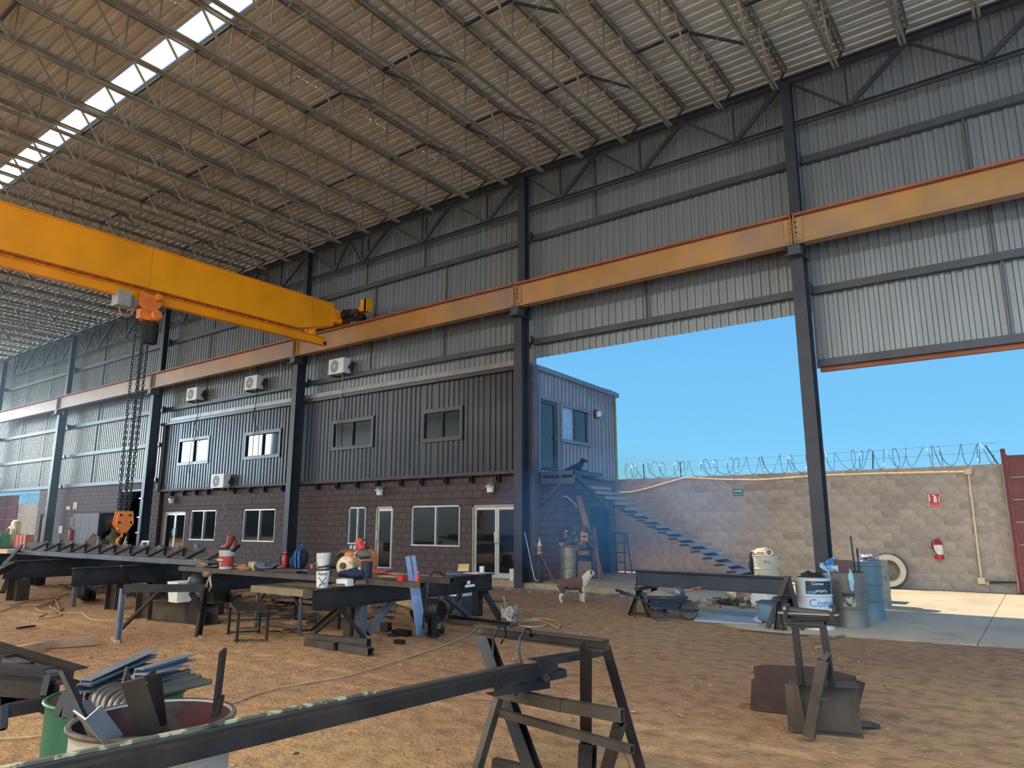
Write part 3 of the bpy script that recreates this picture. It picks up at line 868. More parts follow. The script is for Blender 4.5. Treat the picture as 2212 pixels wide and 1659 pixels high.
# ---- eave truss per bay and columns
ordn = ['far left', 'third from the left', 'left of the chain hoist hook', 'above the air conditioners', 'over the open bay', 'at the right edge']
for i in range(len(COLX) - 1):
    a, b_ = COLX[i], COLX[i + 1]
    lab = ['dark eave truss in the hazy leftmost bay', 'dark eave truss in the second bay from the left', 'dark eave truss above the left end of the dark cladding', 'dark eave truss behind the yellow crane end', 'dark eave truss above the tall open bay', 'dark eave truss at the top right corner'][i]
    t = thing('eave_truss', lab, 'truss', ((a + b_) / 2, 15.55, 10.5), 'eave trusses')
    Y = 15.52
    MB().cbar((a, Y, 11.68), (b_, Y, 11.68), 0.12, 0.16, 0.01, side=1).build('top_chord', M['truss'], t)
    MB().cbar((a + 0.1, Y, 10.56), (b_ - 0.1, Y, 10.56), 0.1, 0.1, 0.01, side=1).build('bottom_chord', M['girt'], t)
    if b_ - a > 8: bn = [1.45, 2.9, 5.8, 8.5]; tn = [0.1, 2.2, 4.35, 7.1, b_ - a - 0.1]
    else: bn = [1.24, 3.71, 6.18]; tn = [0.1, 2.47, 4.95, b_ - a - 0.1]
    for k, q in enumerate(bn):
        MB().bar((a + q, Y, 10.56), (a + q, Y, 11.66), 0.05, 0.05, (1, 0, 0)).build('vertical', M['truss'], t)
        MB().bar((a + tn[k], Y, 11.6), (a + q - 0.03, Y, 10.6), 0.05, 0.05, (0, 1, 0)).build('diagonal', M['truss'], t)
        MB().bar((a + q + 0.03, Y, 10.6), (a + tn[k + 1], Y, 11.62), 0.1, 0.08, (0, 1, 0)).build('diagonal', M['truss'], t)
clab = {-51.0: 'dark steel column at the hazy left edge of the photo', -41.1: 'dark steel column by the far left doorway and brown annex wall',
        -31.25: 'dark steel column behind the hanging hoist chains', -21.0: 'dark steel column standing beside the blue backpack and red extinguisher',
        -11.1: 'dark steel column at the corner of the office beside the double doors', -3.65: 'dark blue steel column rising behind the white paint drum', 3.8: 'steel column outside the right edge'}
for x in COLX:
    if x > 3: continue
    t = thing('steel_column', clab[x], 'column', (x, 15.4, 0), 'hall columns')
    m = MB()
    w_ = 0.26
    m.box((x - w_ / 2, 15.16, 0), (x + w_ / 2, 15.185, 7.3)); m.box((x - w_ / 2, 15.515, 0), (x + w_ / 2, 15.54, 7.3)); m.box((x - 0.012, 15.185, 0), (x + 0.012, 15.515, 7.3))
    m.build('lower_shaft', M['column'], t)
    m = MB()
    w_ = 0.22
    m.box((x - w_ / 2, 15.36, 7.3), (x + w_ / 2, 15.38, 11.6)); m.box((x - w_ / 2, 15.57, 7.3), (x + w_ / 2, 15.59, 11.6)); m.box((x - 0.01, 15.38, 7.3), (x + 0.01, 15.57, 11.6))
    m.build('upper_shaft', M['column'], t)
    MB().box((x - 0.2, 14.98, 7.5), (x + 0.2, 15.36, 7.53)).box((x - 0.13, 15.0, 7.3), (x + 0.13, 15.3, 7.5)).box((x - 0.17, 14.92, 7.27), (x + 0.17, 15.54, 7.3)).build('bracket', M['girt'], t)
    for zz in (9.76, 8.2, 6.66):
        MB().prism([(x + 0.13, 15.6, zz - 0.08), (x + 0.13, 15.86, zz - 0.08), (x + 0.13, 15.86, zz + 0.08), (x + 0.13, 15.6, zz + 0.16)], (0.02, 0, 0)).build('cleat', M['column'], t)
    if x == -31.25:
        for zz in (2.7, 1.9, 1.25):
            MB().box((x - 0.16, 15.1, zz), (x + 0.14, 15.16, zz + 0.04)).build('strap', M['alu'], t)

# ---- crane runway
rw = thing('crane_runway', 'long yellow crane runway beam along the back wall on column brackets', 'crane beam', (-22, 15.12, 7.53))
ZC, HH = 7.87, 0.68
for i in range(len(COLX) - 1):
    a, b_ = COLX[i] + 0.02, COLX[i + 1] - 0.02
    if i == len(COLX) - 2: b_ = 6
    g_ = thing('beam_segment', None, None, ((a + b_) / 2, 15.12, 7.53)); g_.parent = rw; g_.location = V(g_['_w']) - V(rw['_w'])
    m = MB().ibar((a, 15.12, ZC), (b_, 15.12, ZC), 0.24, HH, 0.014, 0.02)
    m.build('web', M['rail'], g_)
    MB().bar((a, 15.12, ZC + HH / 2 - 0.02), (b_, 15.12, ZC + HH / 2 - 0.02), 0.26, 0.05).build('top_edge', M['railred'], g_)
    for x in (a + 0.01, b_ - 0.01):
        MB().box((x - 0.01, 15.01, ZC - HH / 2 + 0.02), (x + 0.01, 15.23, ZC + HH / 2 - 0.02)).build('end_plate', M['rail'], g_)
for x in COLX[:-1]:
    m = MB().box((x - 0.19, 15.085, 7.62), (x + 0.19, 15.10, 8.13))
    sp = m.build('splice_plate', M['rail'], rw)
    for dx in (-0.06, 0.06):
        for dz in (7.8, 7.92, 8.04):
            MB().lathe((x + dx, 15.09, dz), [(0.018, 0), (0.018, 0.03)], 6, (0, -1, 0)).build('bolt', M['steel'], sp)

# ================================================================== CRANE
GX = -18.72
cr = thing('bridge_crane', 'yellow overhead travelling crane bridge with box girder spanning towards the back wall', 'crane', (GX, 14.6, 7.5))
m = MB()
prof = [(-12, 7.83), (13.35, 7.83), (14.75, 8.2), (14.75, 8.93), (-12, 8.93)]
m.prism([(GX - 0.22, y, z) for y, z in prof], (0.44, 0, 0))
m.build('box_girder', M['yellow'], cr)
m = MB()
m.box((GX - 0.27, -12, 8.93), (GX + 0.27, 14.75, 8.955)).bar((GX, -12, 7.82), (GX, 13.35, 7.82), 0.52, 0.02).bar((GX, 13.35, 7.82), (GX, 14.75, 8.19), 0.52, 0.02)
m.build('flange_plate', M['yellow'], cr)
m = MB()
for y in (8.6, 13.9, 3.2): m.box((GX + 0.219, y, 7.84), (GX + 0.2235, y + 0.012, 8.93))
m.build('weld_seam', mat('seam dark yellow', (196, 120, 14), 0.6), cr)  # thin seam strips in a darker yellow
m = MB().ibar((GX, -12, 7.63), (GX, 14.62, 7.63), 0.2, 0.28, 0.012, 0.02)
m.build('hoist_beam', M['yellow'], cr)
m = MB()
y = -2.0
while y < 13.3:
    m.box((GX - 0.2, y, 7.77), (GX + 0.2, y + 0.13, 7.812)); y += 0.34
m.build('spacer_plates', M['railred'], cr, kind='stuff')
m = MB().box((GX + 0.0, 14.0, 7.77), (GX + 0.14, 14.12, 8.05)); m.box((GX - 0.14, 14.0, 7.77), (GX, 14.1, 8.05))
m.build('hanger_bracket', M['yellow'], cr)
MB().box((GX - 0.02, 14.55, 7.5), (GX + 0.12, 14.6, 7.62)).build('end_stop', M['black'], cr)
# end carriage on the runway
m = MB()
m.box((-20.4, 15.02, 8.32), (-18.2, 15.04, 8.66)).box((-20.4, 15.22, 8.32), (-18.2, 15.24, 8.66)).box((-20.4, 15.02, 8.64), (-18.2, 15.24, 8.66)).box((-20.4, 15.02, 8.32), (-18.2, 15.24, 8.34))
m.build('end_carriage', M['yellow'], cr)
MB().box((GX - 0.3, 14.7, 8.3), (GX + 0.3, 15.02, 8.34)).box((GX + 0.24, 14.7, 8.34), (GX + 0.27, 15.02, 8.78)).box((GX - 0.27, 14.7, 8.34), (GX - 0.24, 15.02, 8.78)).build('carriage_plate', M['yellow'], cr)
m = MB()
for x in (-20.1, -17.55): m.lathe((x, 15.02, 8.36), [(0.0, 0), (0.17, 0), (0.17, 0.03), (0.135, 0.04), (0.135, 0.17), (0.17, 0.18), (0.17, 0.21), (0, 0.21)], 20, (0, 1, 0), close=False)
m.build('wheel', M['steel'], cr, smooth=40)
g_ = MB().box((-18.25, 14.84, 8.42), (-17.75, 15.0, 8.66)).lathe((-18.0, 14.84, 8.56), [(0, 0), (0.12, 0), (0.12, 0.08), (0, 0.08)], 14, (0, -1, 0), close=False).box((-18.3, 14.95, 8.3), (-17.3, 15.02, 8.45)).build('gearbox', M['black'], cr, smooth=30)
MB().lathe((-17.78, 14.9, 8.56), [(0, 0), (0.07, 0), (0.09, 0.03), (0.09, 0.26), (0.07, 0.29), (0, 0.29)], 14, (1, 0, 0), close=False).build('drive_motor', M['steelbr'], cr, smooth=40)
m = MB().prism([(-17.62, 15.24, 8.56), (-17.2, 15.24, 8.56), (-17.12, 15.24, 8.62), (-17.12, 15.24, 8.95), (-17.24, 15.24, 8.95), (-17.34, 15.24, 8.78), (-17.62, 15.24, 8.7)], (0, -0.22, 0))
m.box((-17.3, 14.86, 8.5), (-17.08, 14.9, 8.9)).box((-17.12, 14.86, 8.5), (-17.08, 15.2, 8.9))
m.build('buffer_bracket', M['yellow'], cr)

# ---- chain hoist with trolley hanging on the lower beam
h = thing('chain_hoist', 'orange electric chain hoist trolley with grey control box under the crane bridge', 'hoist', (GX, 8.7, 6.4))
HX = GX
m = MB()
for sx in (-0.16, 0.14):
    m.prism([(HX + sx, 8.42, 7.72), (HX + sx, 8.95, 7.66), (HX + sx, 9.02, 7.44), (HX + sx, 8.9, 7.28), (HX + sx, 8.62, 7.2), (HX + sx, 8.4, 7.34)], (0.02, 0, 0))
m.build('side_plate', M['hoist'], h)
m = MB()
for y in (8.52, 8.88):
    for sx in (-1, 1): m.lathe((HX + sx * 0.03, y, 7.58), [(0, 0), (0.06, 0), (0.06, 0.07), (0, 0.07)], 12, (sx, 0, 0), close=False)
m.build('trolley_wheel', M['steel'], h)
m = MB().lathe((HX + 0.16, 8.86, 7.62), [(0, 0), (0.1, 0), (0.1, 0.16), (0.07, 0.2), (0, 0.2)], 14, (1, 0, 0), close=False)
m.build('travel_motor', M['hoist'], h, smooth=40)
m = MB().box((HX - 0.13, 8.6, 6.98), (HX + 0.13, 9.0, 7.28)).lathe((HX + 0.13, 8.86, 7.12), [(0, 0), (0.13, 0), (0.15, 0.03), (0.15, 0.16), (0.12, 0.19), (0.05, 0.19), (0.05, 0.17), (0, 0.17)], 16, (1, 0, 0), close=False)
m.build('hoist_body', M['hoist'], h, smooth=40)
MB().box((HX - 0.12, 8.5, 7.0), (HX + 0.1, 8.62, 7.26)).build('gear_case', M['hoist'], h)
MB().box((HX - 0.15, 7.86, 7.2), (HX + 0.2, 8.2, 7.6)).box((HX - 0.02, 8.2, 7.3), (HX + 0.08, 8.42, 7.5)).build('control_box', mat('grey enamel', (158, 160, 156), 0.45, var=0.08), h)
MB().box((HX + 0.201, 7.9, 7.24), (HX + 0.215, 8.16, 7.56)).build('box_lid', mat('grey enamel', (158, 160, 156), 0.45, var=0.08), h)
MB().tube([(HX + 0.1, 8.28, 7.55), (HX + 0.14, 8.33, 7.3), (HX + 0.1, 8.3, 7.05), (HX + 0.05, 8.18, 6.95), (HX, 8.05, 7.02), (HX, 8.0, 7.2)], 0.018, 6).build('power_cable', M['hose'], h, smooth=60)
MB().lathe((HX, 8.88, 6.38), [(0, 0), (0.15, 0.0), (0.17, 0.05), (0.175, 0.5), (0.16, 0.58), (0.14, 0.58), (0.14, 0.5), (0, 0.5)], 16, (0, 0, 1), close=False).build('chain_bag', M['rubber'], h, smooth=40)
# load chains
def chain(mb, p0, p1, link=0.07, r=0.010, w=0.022):
    p0, p1 = V(p0), V(p1)
    d, s, u = frame(p0, p1)
    n = int((p1 - p0).length / (link * 0.78)); st = (p1 - p0) / n
    for i in range(n):
        c = p0 + st * (i + .5); a = s if i % 2 else u; o = u if i % 2 else s
        hl = link / 2
        q = [c - d * hl + a * 0, c - d * hl * .6 + a * w, c + d * hl * .6 + a * w, c + d * hl, c + d * hl * .6 - a * w, c - d * hl * .6 - a * w]
        for k in range(6):
            mb.bar(q[k], q[(k + 1) % 6], r * 1.6, r * 1.6, o)
for k, (dy, dx) in enumerate(((8.5, -0.08), (8.62, 0.08), (8.72, -0.05), (8.8, 0.06))):
    mb = MB(); chain(mb, (HX + dx, dy, 7.0), (HX + dx * 0.8, 8.66 + (dy - 8.66) * 0.7, 1.95), link=0.10, r=0.011, w=0.028)
    mb.build('load_chain', M['black'], h)
hb = MB()
for sx in (-0.09, 0.07):
    hb.prism([(HX + sx, 8.5, 1.96), (HX + sx, 8.86, 1.96), (HX + sx, 8.9, 1.66), (HX + sx, 8.74, 1.42), (HX + sx, 8.62, 1.42), (HX + sx, 8.46, 1.62)], (0.02, 0, 0))
hb.box((HX - 0.07, 8.55, 1.5), (HX + 0.07, 8.8, 1.9))
hbk = hb.build('hook_block', M['hoist'], h)
m = MB()
for y, z in ((8.56, 1.86), (8.78, 1.86), (8.54, 1.68), (8.82, 1.68)): m.lathe((HX + 0.09, y, z), [(0.03, 0), (0.03, 0.02)], 8, (1, 0, 0))
m.build('bolt', M['black'], hbk)
pts = []; rad = []
for k in range(13):
    a = R(95 - k * 24)
    pts.append((HX, 8.69 + 0.11 * math.cos(a) * -1, 1.2 + 0.13 * math.sin(a))); rad.append(0.048 - 0.026 * abs(k - 7) / 7)
pts = [(HX, 8.68, 1.44), (HX, 8.68, 1.36)] + pts[0:]
MB().tube(pts, 0.04, 10, radii=[0.032, 0.032] + rad).build('hook', mat('hook orange', (220, 116, 44), 0.4, var=0.1), h, smooth=60)
MB().bar((HX, 8.8, 1.32), (HX, 8.74, 1.12), 0.02, 0.03).build('hook_latch', M['galv'], h)

# ================================================================== FITTINGS ON THE WALLS
def air_con(px, label, xw=0.78, hh=0.56):
    x, y, z = px
    t = thing('air_conditioner', label, 'air conditioner', (x, y, z), 'air conditioner outdoor units')
    MB().box((x, y, z + 0.03), (x + xw, y + 0.3, z + hh)).build('housing', M['white2'], t)
    m = MB().lathe((x + xw * 0.40, y, z + hh / 2 + 0.01), [(0.235, -0.012), (0.225, 0.012), (0.21, 0.012), (0.21, -0.002)], 28, (0, -1, 0), close=False)
    m.build('fan_ring', M['white2'], t, smooth=40)
    MB().lathe((x + xw * 0.40, y, z + hh / 2 + 0.01), [(0.0, 0.003), (0.212, 0.003)], 28, (0, -1, 0), close=False).build('fan_grille', mat('fan dark', (70, 72, 74), 0.6), t)
    m = MB()
    for r in (0.05, 0.09, 0.13, 0.17): m.lathe((x + xw * 0.40, y, z + hh / 2 + 0.01), [(r - 0.006, 0.006), (r - 0.006, 0.012), (r + 0.006, 0.012), (r + 0.006, 0.006)], 24, (0, -1, 0), close=False)
    m.lathe((x + xw * 0.40, y, z + hh / 2 + 0.01), [(0.0, 0.014), (0.035, 0.014), (0.035, 0.0)], 14, (0, -1, 0), close=False)
    for k in range(8):
        a = R(45 * k); m.bar((x + xw * 0.40, y - 0.01, z + hh / 2 + 0.01), (x + xw * 0.40 + 0.21 * math.cos(a), y - 0.01, z + hh / 2 + 0.01 + 0.21 * math.sin(a)), 0.006, 0.006)
    m.build('fan_guard', M['white2'], t)
    m = MB().box((x + 0.05, y + 0.02, z - 0.03), (x + 0.1, y + 0.45, z + 0.03)).box((x + xw - 0.1, y + 0.02, z - 0.03), (x + xw - 0.05, y + 0.45, z + 0.03))
    m.build('bracket', M['girt'], t)
    m = MB()
    for k in range(4):
        pts = [(x + xw, y + 0.2, z + 0.2 + 0.03 * k)]
        for q in range(1, 9):
            a = R(-40 + q * 36)
            pts.append((x + xw + 0.16 + 0.10 * math.cos(a) + 0.015 * k, y + 0.22 + 0.02 * k, z + 0.26 + 0.15 * math.sin(a)))
        m.tube(pts, 0.011, 5)
    m.build('pipe_coil', M['rubber'], t, smooth=60)
    return t
def hang(label, pts, r=0.014, mt='hose', name='pipe', cat='pipe', group=None):
    t = MB().tube(pts, r, 6).build(name, M[mt], None, smooth=60)
    return tag(t, label, cat, group)
air_con((-19.439, 15.4, 6.691), 'white air conditioner above the third upper window from the left, highest unit')
air_con((-24.475, 15.4, 6.714), 'white air conditioner above the second upper window from the left')
air_con((-28.763, 15.4, 6.734), 'white air conditioner above the leftmost upper window')
air_con((-26.132, 15.3, 2.986), 'white air conditioner low down where cladding meets the brown blocks', 0.85)
hang('grey pipe running down from the highest air conditioner to a window', [(-18.782, 15.5, 6.739), (-18.79, 15.5, 6.173), (-18.864, 15.52, 5.541), (-18.701, 15.52, 5.254), (-18.644, 15.54, 5.125), (-18.884, 15.54, 5.146), (-19.029, 15.55, 5), (-19.019, 15.55, 4.208)], 0.016, 'trim')
hang('dark pipe curling down from the middle air conditioner to its window', [(-23.771, 15.5, 6.741), (-23.731, 15.5, 6.411), (-23.936, 15.52, 5.857), (-23.831, 15.52, 5.489), (-23.678, 15.54, 5.212), (-23.873, 15.55, 4.961), (-23.866, 15.55, 4.166)], 0.014, 'rubber')
hang('dark pipe hanging from the leftmost air conditioner to its window', [(-27.987, 15.5, 6.708), (-27.93, 15.5, 6.132), (-28.162, 15.52, 5.568), (-27.803, 15.52, 5.346), (-28.079, 15.55, 5.175), (-28.322, 15.55, 4.901), (-28.342, 15.55, 3.937), (-28.225, 15.55, 3.454)], 0.014, 'rubber')
hang('pale loose pipe dangling in front of the brown block wall', [(-25.306, 15.45, 3.164), (-25.11, 15.45, 2.892), (-25.269, 15.5, 2.545), (-25.531, 15.5, 2.372), (-25.392, 15.55, 2.16), (-25.282, 15.55, 2.053), (-25.628, 15.5, 1.932)], 0.016, 'hose')
def wall_lamp(p, label, ax='y'):
    x, y, z = p
    t = thing('wall_lamp', label, 'lamp', (x, y, z), 'wall lamps')
    if ax == 'y':
        m = MB().prism([(x - 0.1, y, z + 0.3), (x - 0.1, y - 0.16, z + 0.27), (x - 0.1, y - 0.25, z + 0.18), (x - 0.1, y - 0.25, z + 0.13), (x - 0.1, y - 0.2, z + 0.18), (x - 0.1, y, z + 0.24)], (0.2, 0, 0))
        m.build('hood', M['champ'], t)
        MB().lathe((x, y - 0.14, z), [(0.0, 0), (0.1, 0.0), (0.105, 0.2), (0, 0.2)], 14, close=False).build('diffuser', M['white2'], t, smooth=40)
    else:
        MB().lathe((x, y, z + 0.1), [(0, 0), (0.14, 0), (0.14, 0.04), (0, 0.04)], 16, (1, 0, 0), close=False).build('hood', M['girt'], t, smooth=40)
        MB().lathe((x + 0.12, y, z), [(0.0, 0), (0.08, 0.0), (0.09, 0.16), (0, 0.18)], 14, close=False).build('diffuser', M['white2'], t, smooth=40)
wall_lamp((-16.862, 15.75, 2.534), 'white hooded wall lamp above the single glass door')
wall_lamp((-12.377, 15.75, 2.507), 'white hooded wall lamp above the double glass doors')
wall_lamp((-29.605, 15.75, 2.499), 'white hooded wall lamp above the left glass door of the brown wall')
wall_lamp((-11.04, 19.25, 4.95), 'round wall lamp high on the blue-grey end cladding', 'x')
MB().box((-30.75, 15.45, 3.05), (-30.6, 15.55, 3.35)).build('junction_box', M['trim']); tag(bpy.data.objects['junction_box'], 'small grey electrical box beside the left end of the dark cladding', 'box')

# ---- text helper
def text_mesh(s, size, ax='x-', origin=(0, 0, 0), name='lettering', m=None, parent=None, ext=0.002, align='CENTER', tilt=None):
    cu = bpy.data.curves.new('txt', 'FONT'); cu.body = s; cu.size = size; cu.align_x = align; cu.align_y = 'CENTER'; cu.extrude = ext
    cu.resolution_u = 3
    o = bpy.data.objects.new('txt', cu); col.objects.link(o)
    me = bpy.data.meshes.new_from_object(o)
    bpy.data.objects.remove(o); bpy.data.curves.remove(cu)
    mb = MB()
    # text plane: local x to the right, y up, facing -Y of the hall
    mb.add([(origin[0] + v.co.x, origin[1] - v.co.z, origin[2] + v.co.y) for v in me.vertices], [tuple(p.vertices) for p in me.polygons])
    bpy.data.meshes.remove(me)
    if tilt: mb.v = [tuple(tilt(V(p))) for p in mb.v]
    return mb.build(name, m, parent)

# ---- signs and fittings on the boundary wall
YB = 21.19
def sign(name, label, p0, p1, m_bg, parent=None):
    t = thing(name, label, 'sign', ((p0[0] + p1[0]) / 2, YB, p1[2]))
    MB().box((p0[0], YB - 0.015, p1[2]), (p1[0], YB, p0[2])).build('board', m_bg, t)
    return t
sg = mat('sign green', (20, 124, 92), 0.5, var=0.05); sr = mat('sign red', (206, 44, 34), 0.5, var=0.05); swh = mat('sign white', (232, 226, 206), 0.6, var=0.03)
a, b_ = (-7.463, 21.18, 2.664), (-7.152, 21.18, 2.477)
t = sign('evacuation_sign', 'green evacuation route sign with a white arrow on the block wall', a, b_, sg)
cx_, w_ = (a[0] + b_[0]) / 2, b_[0] - a[0]
cz = (a[2] + b_[2]) / 2
MB().prism([(cx_ - w_ * .38, YB - .018, cz + .02), (cx_ + w_ * .2, YB - .018, cz + .02), (cx_ + w_ * .2, YB - .018, cz - .0), (cx_ + w_ * .4, YB - .018, cz + .035), (cx_ + w_ * .2, YB - .018, cz + .07), (cx_ + w_ * .2, YB - .018, cz + .05), (cx_ - w_ * .38, YB - .018, cz + .05)], (0, .003, 0)).build('arrow', swh, t)
text_mesh('RUTA DE EVACUACIÓN', 0.038, origin=(cx_, YB - .016, cz - 0.055), m=swh, parent=t)
a, b_ = (-2.365, 21.18, 2.425), (-2.094, 21.18, 2.044)
t = sign('extinguisher_sign', 'red fire extinguisher sign with white pictogram reading EXTINTOR', a, b_, sr)
cx_, w_ = (a[0] + b_[0]) / 2, b_[0] - a[0]; zt = a[2]; zb = b_[2]; hh = zt - zb
m = MB()
for p, q in (((a[0], zb), (b_[0], zb + .012)), ((a[0], zt - .012), (b_[0], zt)), ((a[0], zb), (a[0] + .012, zt)), ((b_[0] - .012, zb), (b_[0], zt)), ((a[0], zb + hh * .3), (b_[0], zb + hh * .31))):
    m.box((p[0], YB - .019, p[1]), (q[0], YB - .0155, q[1]))
m.build('border', swh, t)
text_mesh('EXTINTOR', 0.058, origin=(cx_, YB - .016, zb + hh * .15), m=swh, parent=t)
m = MB().prism([(cx_ - .02, YB - .019, zb + hh * .38), (cx_ + .05, YB - .019, zb + hh * .38), (cx_ + .05, YB - .019, zb + hh * .74), (cx_ + .02, YB - .019, zb + hh * .8), (cx_ + .02, YB - .019, zb + hh * .86), (cx_ - .05, YB - .019, zb + hh * .9), (cx_ - .05, YB - .019, zb + hh * .86), (cx_, YB - .019, zb + hh * .8), (cx_ - .02, YB - .019, zb + hh * .74)], (0, .003, 0))
m.prism([(cx_ - .115, YB - .019, zb + hh * .88), (cx_ - .095, YB - .019, zb + hh * .88), (cx_ - .095, YB - .019, zb + hh * .55), (cx_ - .08, YB - .019, zb + hh * .55), (cx_ - .105, YB - .019, zb + hh * .42), (cx_ - .13, YB - .019, zb + hh * .55), (cx_ - .115, YB - .019, zb + hh * .55)], (0, .003, 0))
for k in range(3): m.prism([(cx_ + .08 + .02 * k, YB - .019, zb + hh * .4), (cx_ + .09 + .02 * k, YB - .019, zb + hh * .4), (cx_ + .12 + .012 * k, YB - .019, zb + hh * .8), (cx_ + .1 + .012 * k, YB - .019, zb + hh * .7)], (0, .003, 0))
m.build('pictogram', swh, t)
def extinguisher(c, label, h=0.5, r=0.085, band=True, wall=None):
    x, y, z = c
    t = thing('fire_extinguisher', label, 'fire extinguisher', (x, y, z))
    MB().lathe((x, y, z), [(0, 0), (r, 0.01), (r, h * .78), (r * .7, h * .87), (r * .3, h * .9), (r * .3, h * .93), (0, h * .93)], 18, close=False).build('cylinder', M['red'], t, smooth=40)
    if band: MB().lathe((x, y, z), [(r + .002, h * .25), (r + .002, h * .7)], 18, close=False).build('label_band', swh, t, smooth=40)
    MB().bar((x - .05, y, z + h * .97), (x + .07, y - .02, z + h * 1.03), .03, .02).bar((x - .03, y, z + h * .93), (x + .06, y - .02, z + h * .95), .02, .02).build('valve_handle', M['red'], t)
    MB().tube([(x - .02, y - .02, z + h * .95), (x - r - .03, y - .03, z + h * .85), (x - r - .03, y - .03, z + h * .55), (x - r * .4, y - r - .02, z + h * .25)], .012, 6).build('hose', M['rubber'], t, smooth=60)
    return t
extinguisher((-2.253, 21.05, 0.759), 'red fire extinguisher with white label hung on the raw block wall', 0.52, 0.10)
# conduit with boxes
cdt = thing('conduit', 'cream plastic conduit along the wall top and down to a socket box', 'conduit', (-1.525, 21.1, 0.272))
cm = mat('cream conduit', (222, 200, 160), 0.5, var=0.05)
MB().tube([(-8.946, 21.14, 3.065), (-7.759, 21.14, 2.964), (-6.643, 21.14, 2.91), (-5.397, 21.14, 2.957), (-4.837, 21.14, 2.974), (-3.432, 21.14, 2.967), (-1.456, 21.14, 2.932)], 0.028, 8).build('top_pipe', cm, cdt, smooth=60)
MB().tube([(-11.152, 20.9, 2.652), (-10.747, 21, 2.66), (-10.188, 21.05, 2.766), (-9.56, 21.1, 2.925), (-8.946, 21.14, 3.065)], 0.028, 8).build('sagging_pipe', cm, cdt, smooth=60)
p, q = (-1.42, 21.14, 2.896), (-1.428, 21.14, 0.307)
MB().tube([p, q], 0.028, 8).build('drop_pipe', cm, cdt, smooth=60)
MB().box((p[0] - .075, 21.04, p[2] - .03), (p[0] + .075, 21.19, p[2] + .1)).box((q[0] - .075, 21.06, q[2] - .1), (q[0] + .075, 21.19, q[2] + .05)).build('junction_box', cm, cdt)
# razor wire: helix with supports
rz = thing('razor_wire', 'coils of razor wire along the top of the raw block wall', 'razor wire', (-6, 21.2, 3.1))
wm = mat('wire zinc', (120, 130, 140), 0.4, 0.7)
def coil(x0, x1, y, zc, r, turns, name, parent):
    pts = []
    n = int(turns * 16)
    for k in range(n + 1):
        a = 2 * math.pi * k / 16; s = k / n
        loc = rnd.uniform(-.01, .01)
        wob = 0.10 * math.sin(s * 37) + 0.07 * math.sin(s * 91)
        pts.append((x0 + (x1 - x0) * s + wob, y + 0.28 * math.cos(a), zc + r * (1 + .08 * math.sin(s * 53)) * math.sin(a)))
    return MB().tube(pts, 0.009, 4).build(name, wm, parent)
coil(-11.2, -6.2, 21.2, 3.36, 0.25, 17, 'wire_coil', rz)
coil(-6.2, -0.8, 21.2, 3.37, 0.26, 19, 'wire_coil', rz)
for dz in (0.26, 0.48):
    MB().tube([(-11.2, 21.22, 3.1 + dz * .9), (-9, 21.22, 3.08 + dz), (-4.5, 21.22, 3.1 + dz), (-0.7, 21.22, 3.15 + dz)], 0.004, 4).build('straight_wire', wm, rz)
for x, ln in ((-9.12, 0.0), (-3.6, 0.05), (-0.78, -0.22), (-10.4, 0.0)):
    MB().bar((x, 21.25, 3.08), (x + ln, 21.2, 3.58), 0.03, 0.03).build('post', M['girt'], rz)
r2_ = thing('razor_wire', 'coils of razor wire seen far left above the yard wall', 'razor wire', (-55, 21.6, 3.1))
coil(-63.8, -50, 21.6, 3.5, 0.36, 34, 'wire_coil', r2_)

# ---- yard gates
gm = mat('oxide gate', (124, 62, 58), 0.6, var=0.12, scale=3)
def gate(name, label, x0, x1, y, z1, n, cols):
    t = thing(name, label, 'gate', ((x0 + x1) / 2, y, 0.03))
    w_ = (x1 - x0) / cols
    for c_ in range(cols):
        for k in range(n):
            MB().box((x0 + c_ * w_ + .03, y + 0.02, 0.06 + (z1 - .1) * k / n + .03), (x0 + (c_ + 1) * w_ - .03, y + 0.03, 0.06 + (z1 - .1) * (k + 1) / n - .02)).build('panel', gm, t)
    m = MB()
    for k in range(n + 1): m.box((x0, y - 0.0, 0.03 + (z1 - .1) * k / n), (x1, y + 0.05, 0.08 + (z1 - .1) * k / n))
    for c_ in range(cols + 1): m.box((x0 + c_ * w_ - .03, y - .005, 0.03), (x0 + c_ * w_ + .03, y + 0.055, z1))
    m.build('gate_frame', gm, t)
    return t
gate('yard_gate', 'dark red sheet metal gate at the right edge of the photo', -0.60, 2.8, 20.95, 3.3, 6, 2)
gate('yard_gate', 'dark red sheet metal gate in bright light at the far left edge', -70.5, -63.9, 21.5, 3.85, 4, 3)
MB().box((-0.7, 21.0, 0), (-0.6, 21.1, 3.45)).build('gate_post', gm); tag(bpy.data.objects['gate_post'], 'dark red gate post at the end of the raw block wall', 'post')
t = thing('gate_bolt', 'black gate bolt with padlock low on the block wall', 'bolt', (-1.15, 21.1, 0.257))
p = (-1.362, 21.1, 0.203); q = (-0.723, 21, 0.283)
MB().bar((p[0] + .1, p[1], p[2] + .05), q, 0.03, 0.05).build('bar', M['black'], t)
MB().cbox((p[0] + .05, p[1], p[2] + .02), (0.07, 0.04, 0.09)).tube([(p[0] + .02, p[1], p[2] + .06), (p[0] + .02, p[1], p[2] + .11), (p[0] + .08, p[1], p[2] + .11), (p[0] + .08, p[1], p[2] + .06)], .008, 6).build('padlock', M['champ'], t)

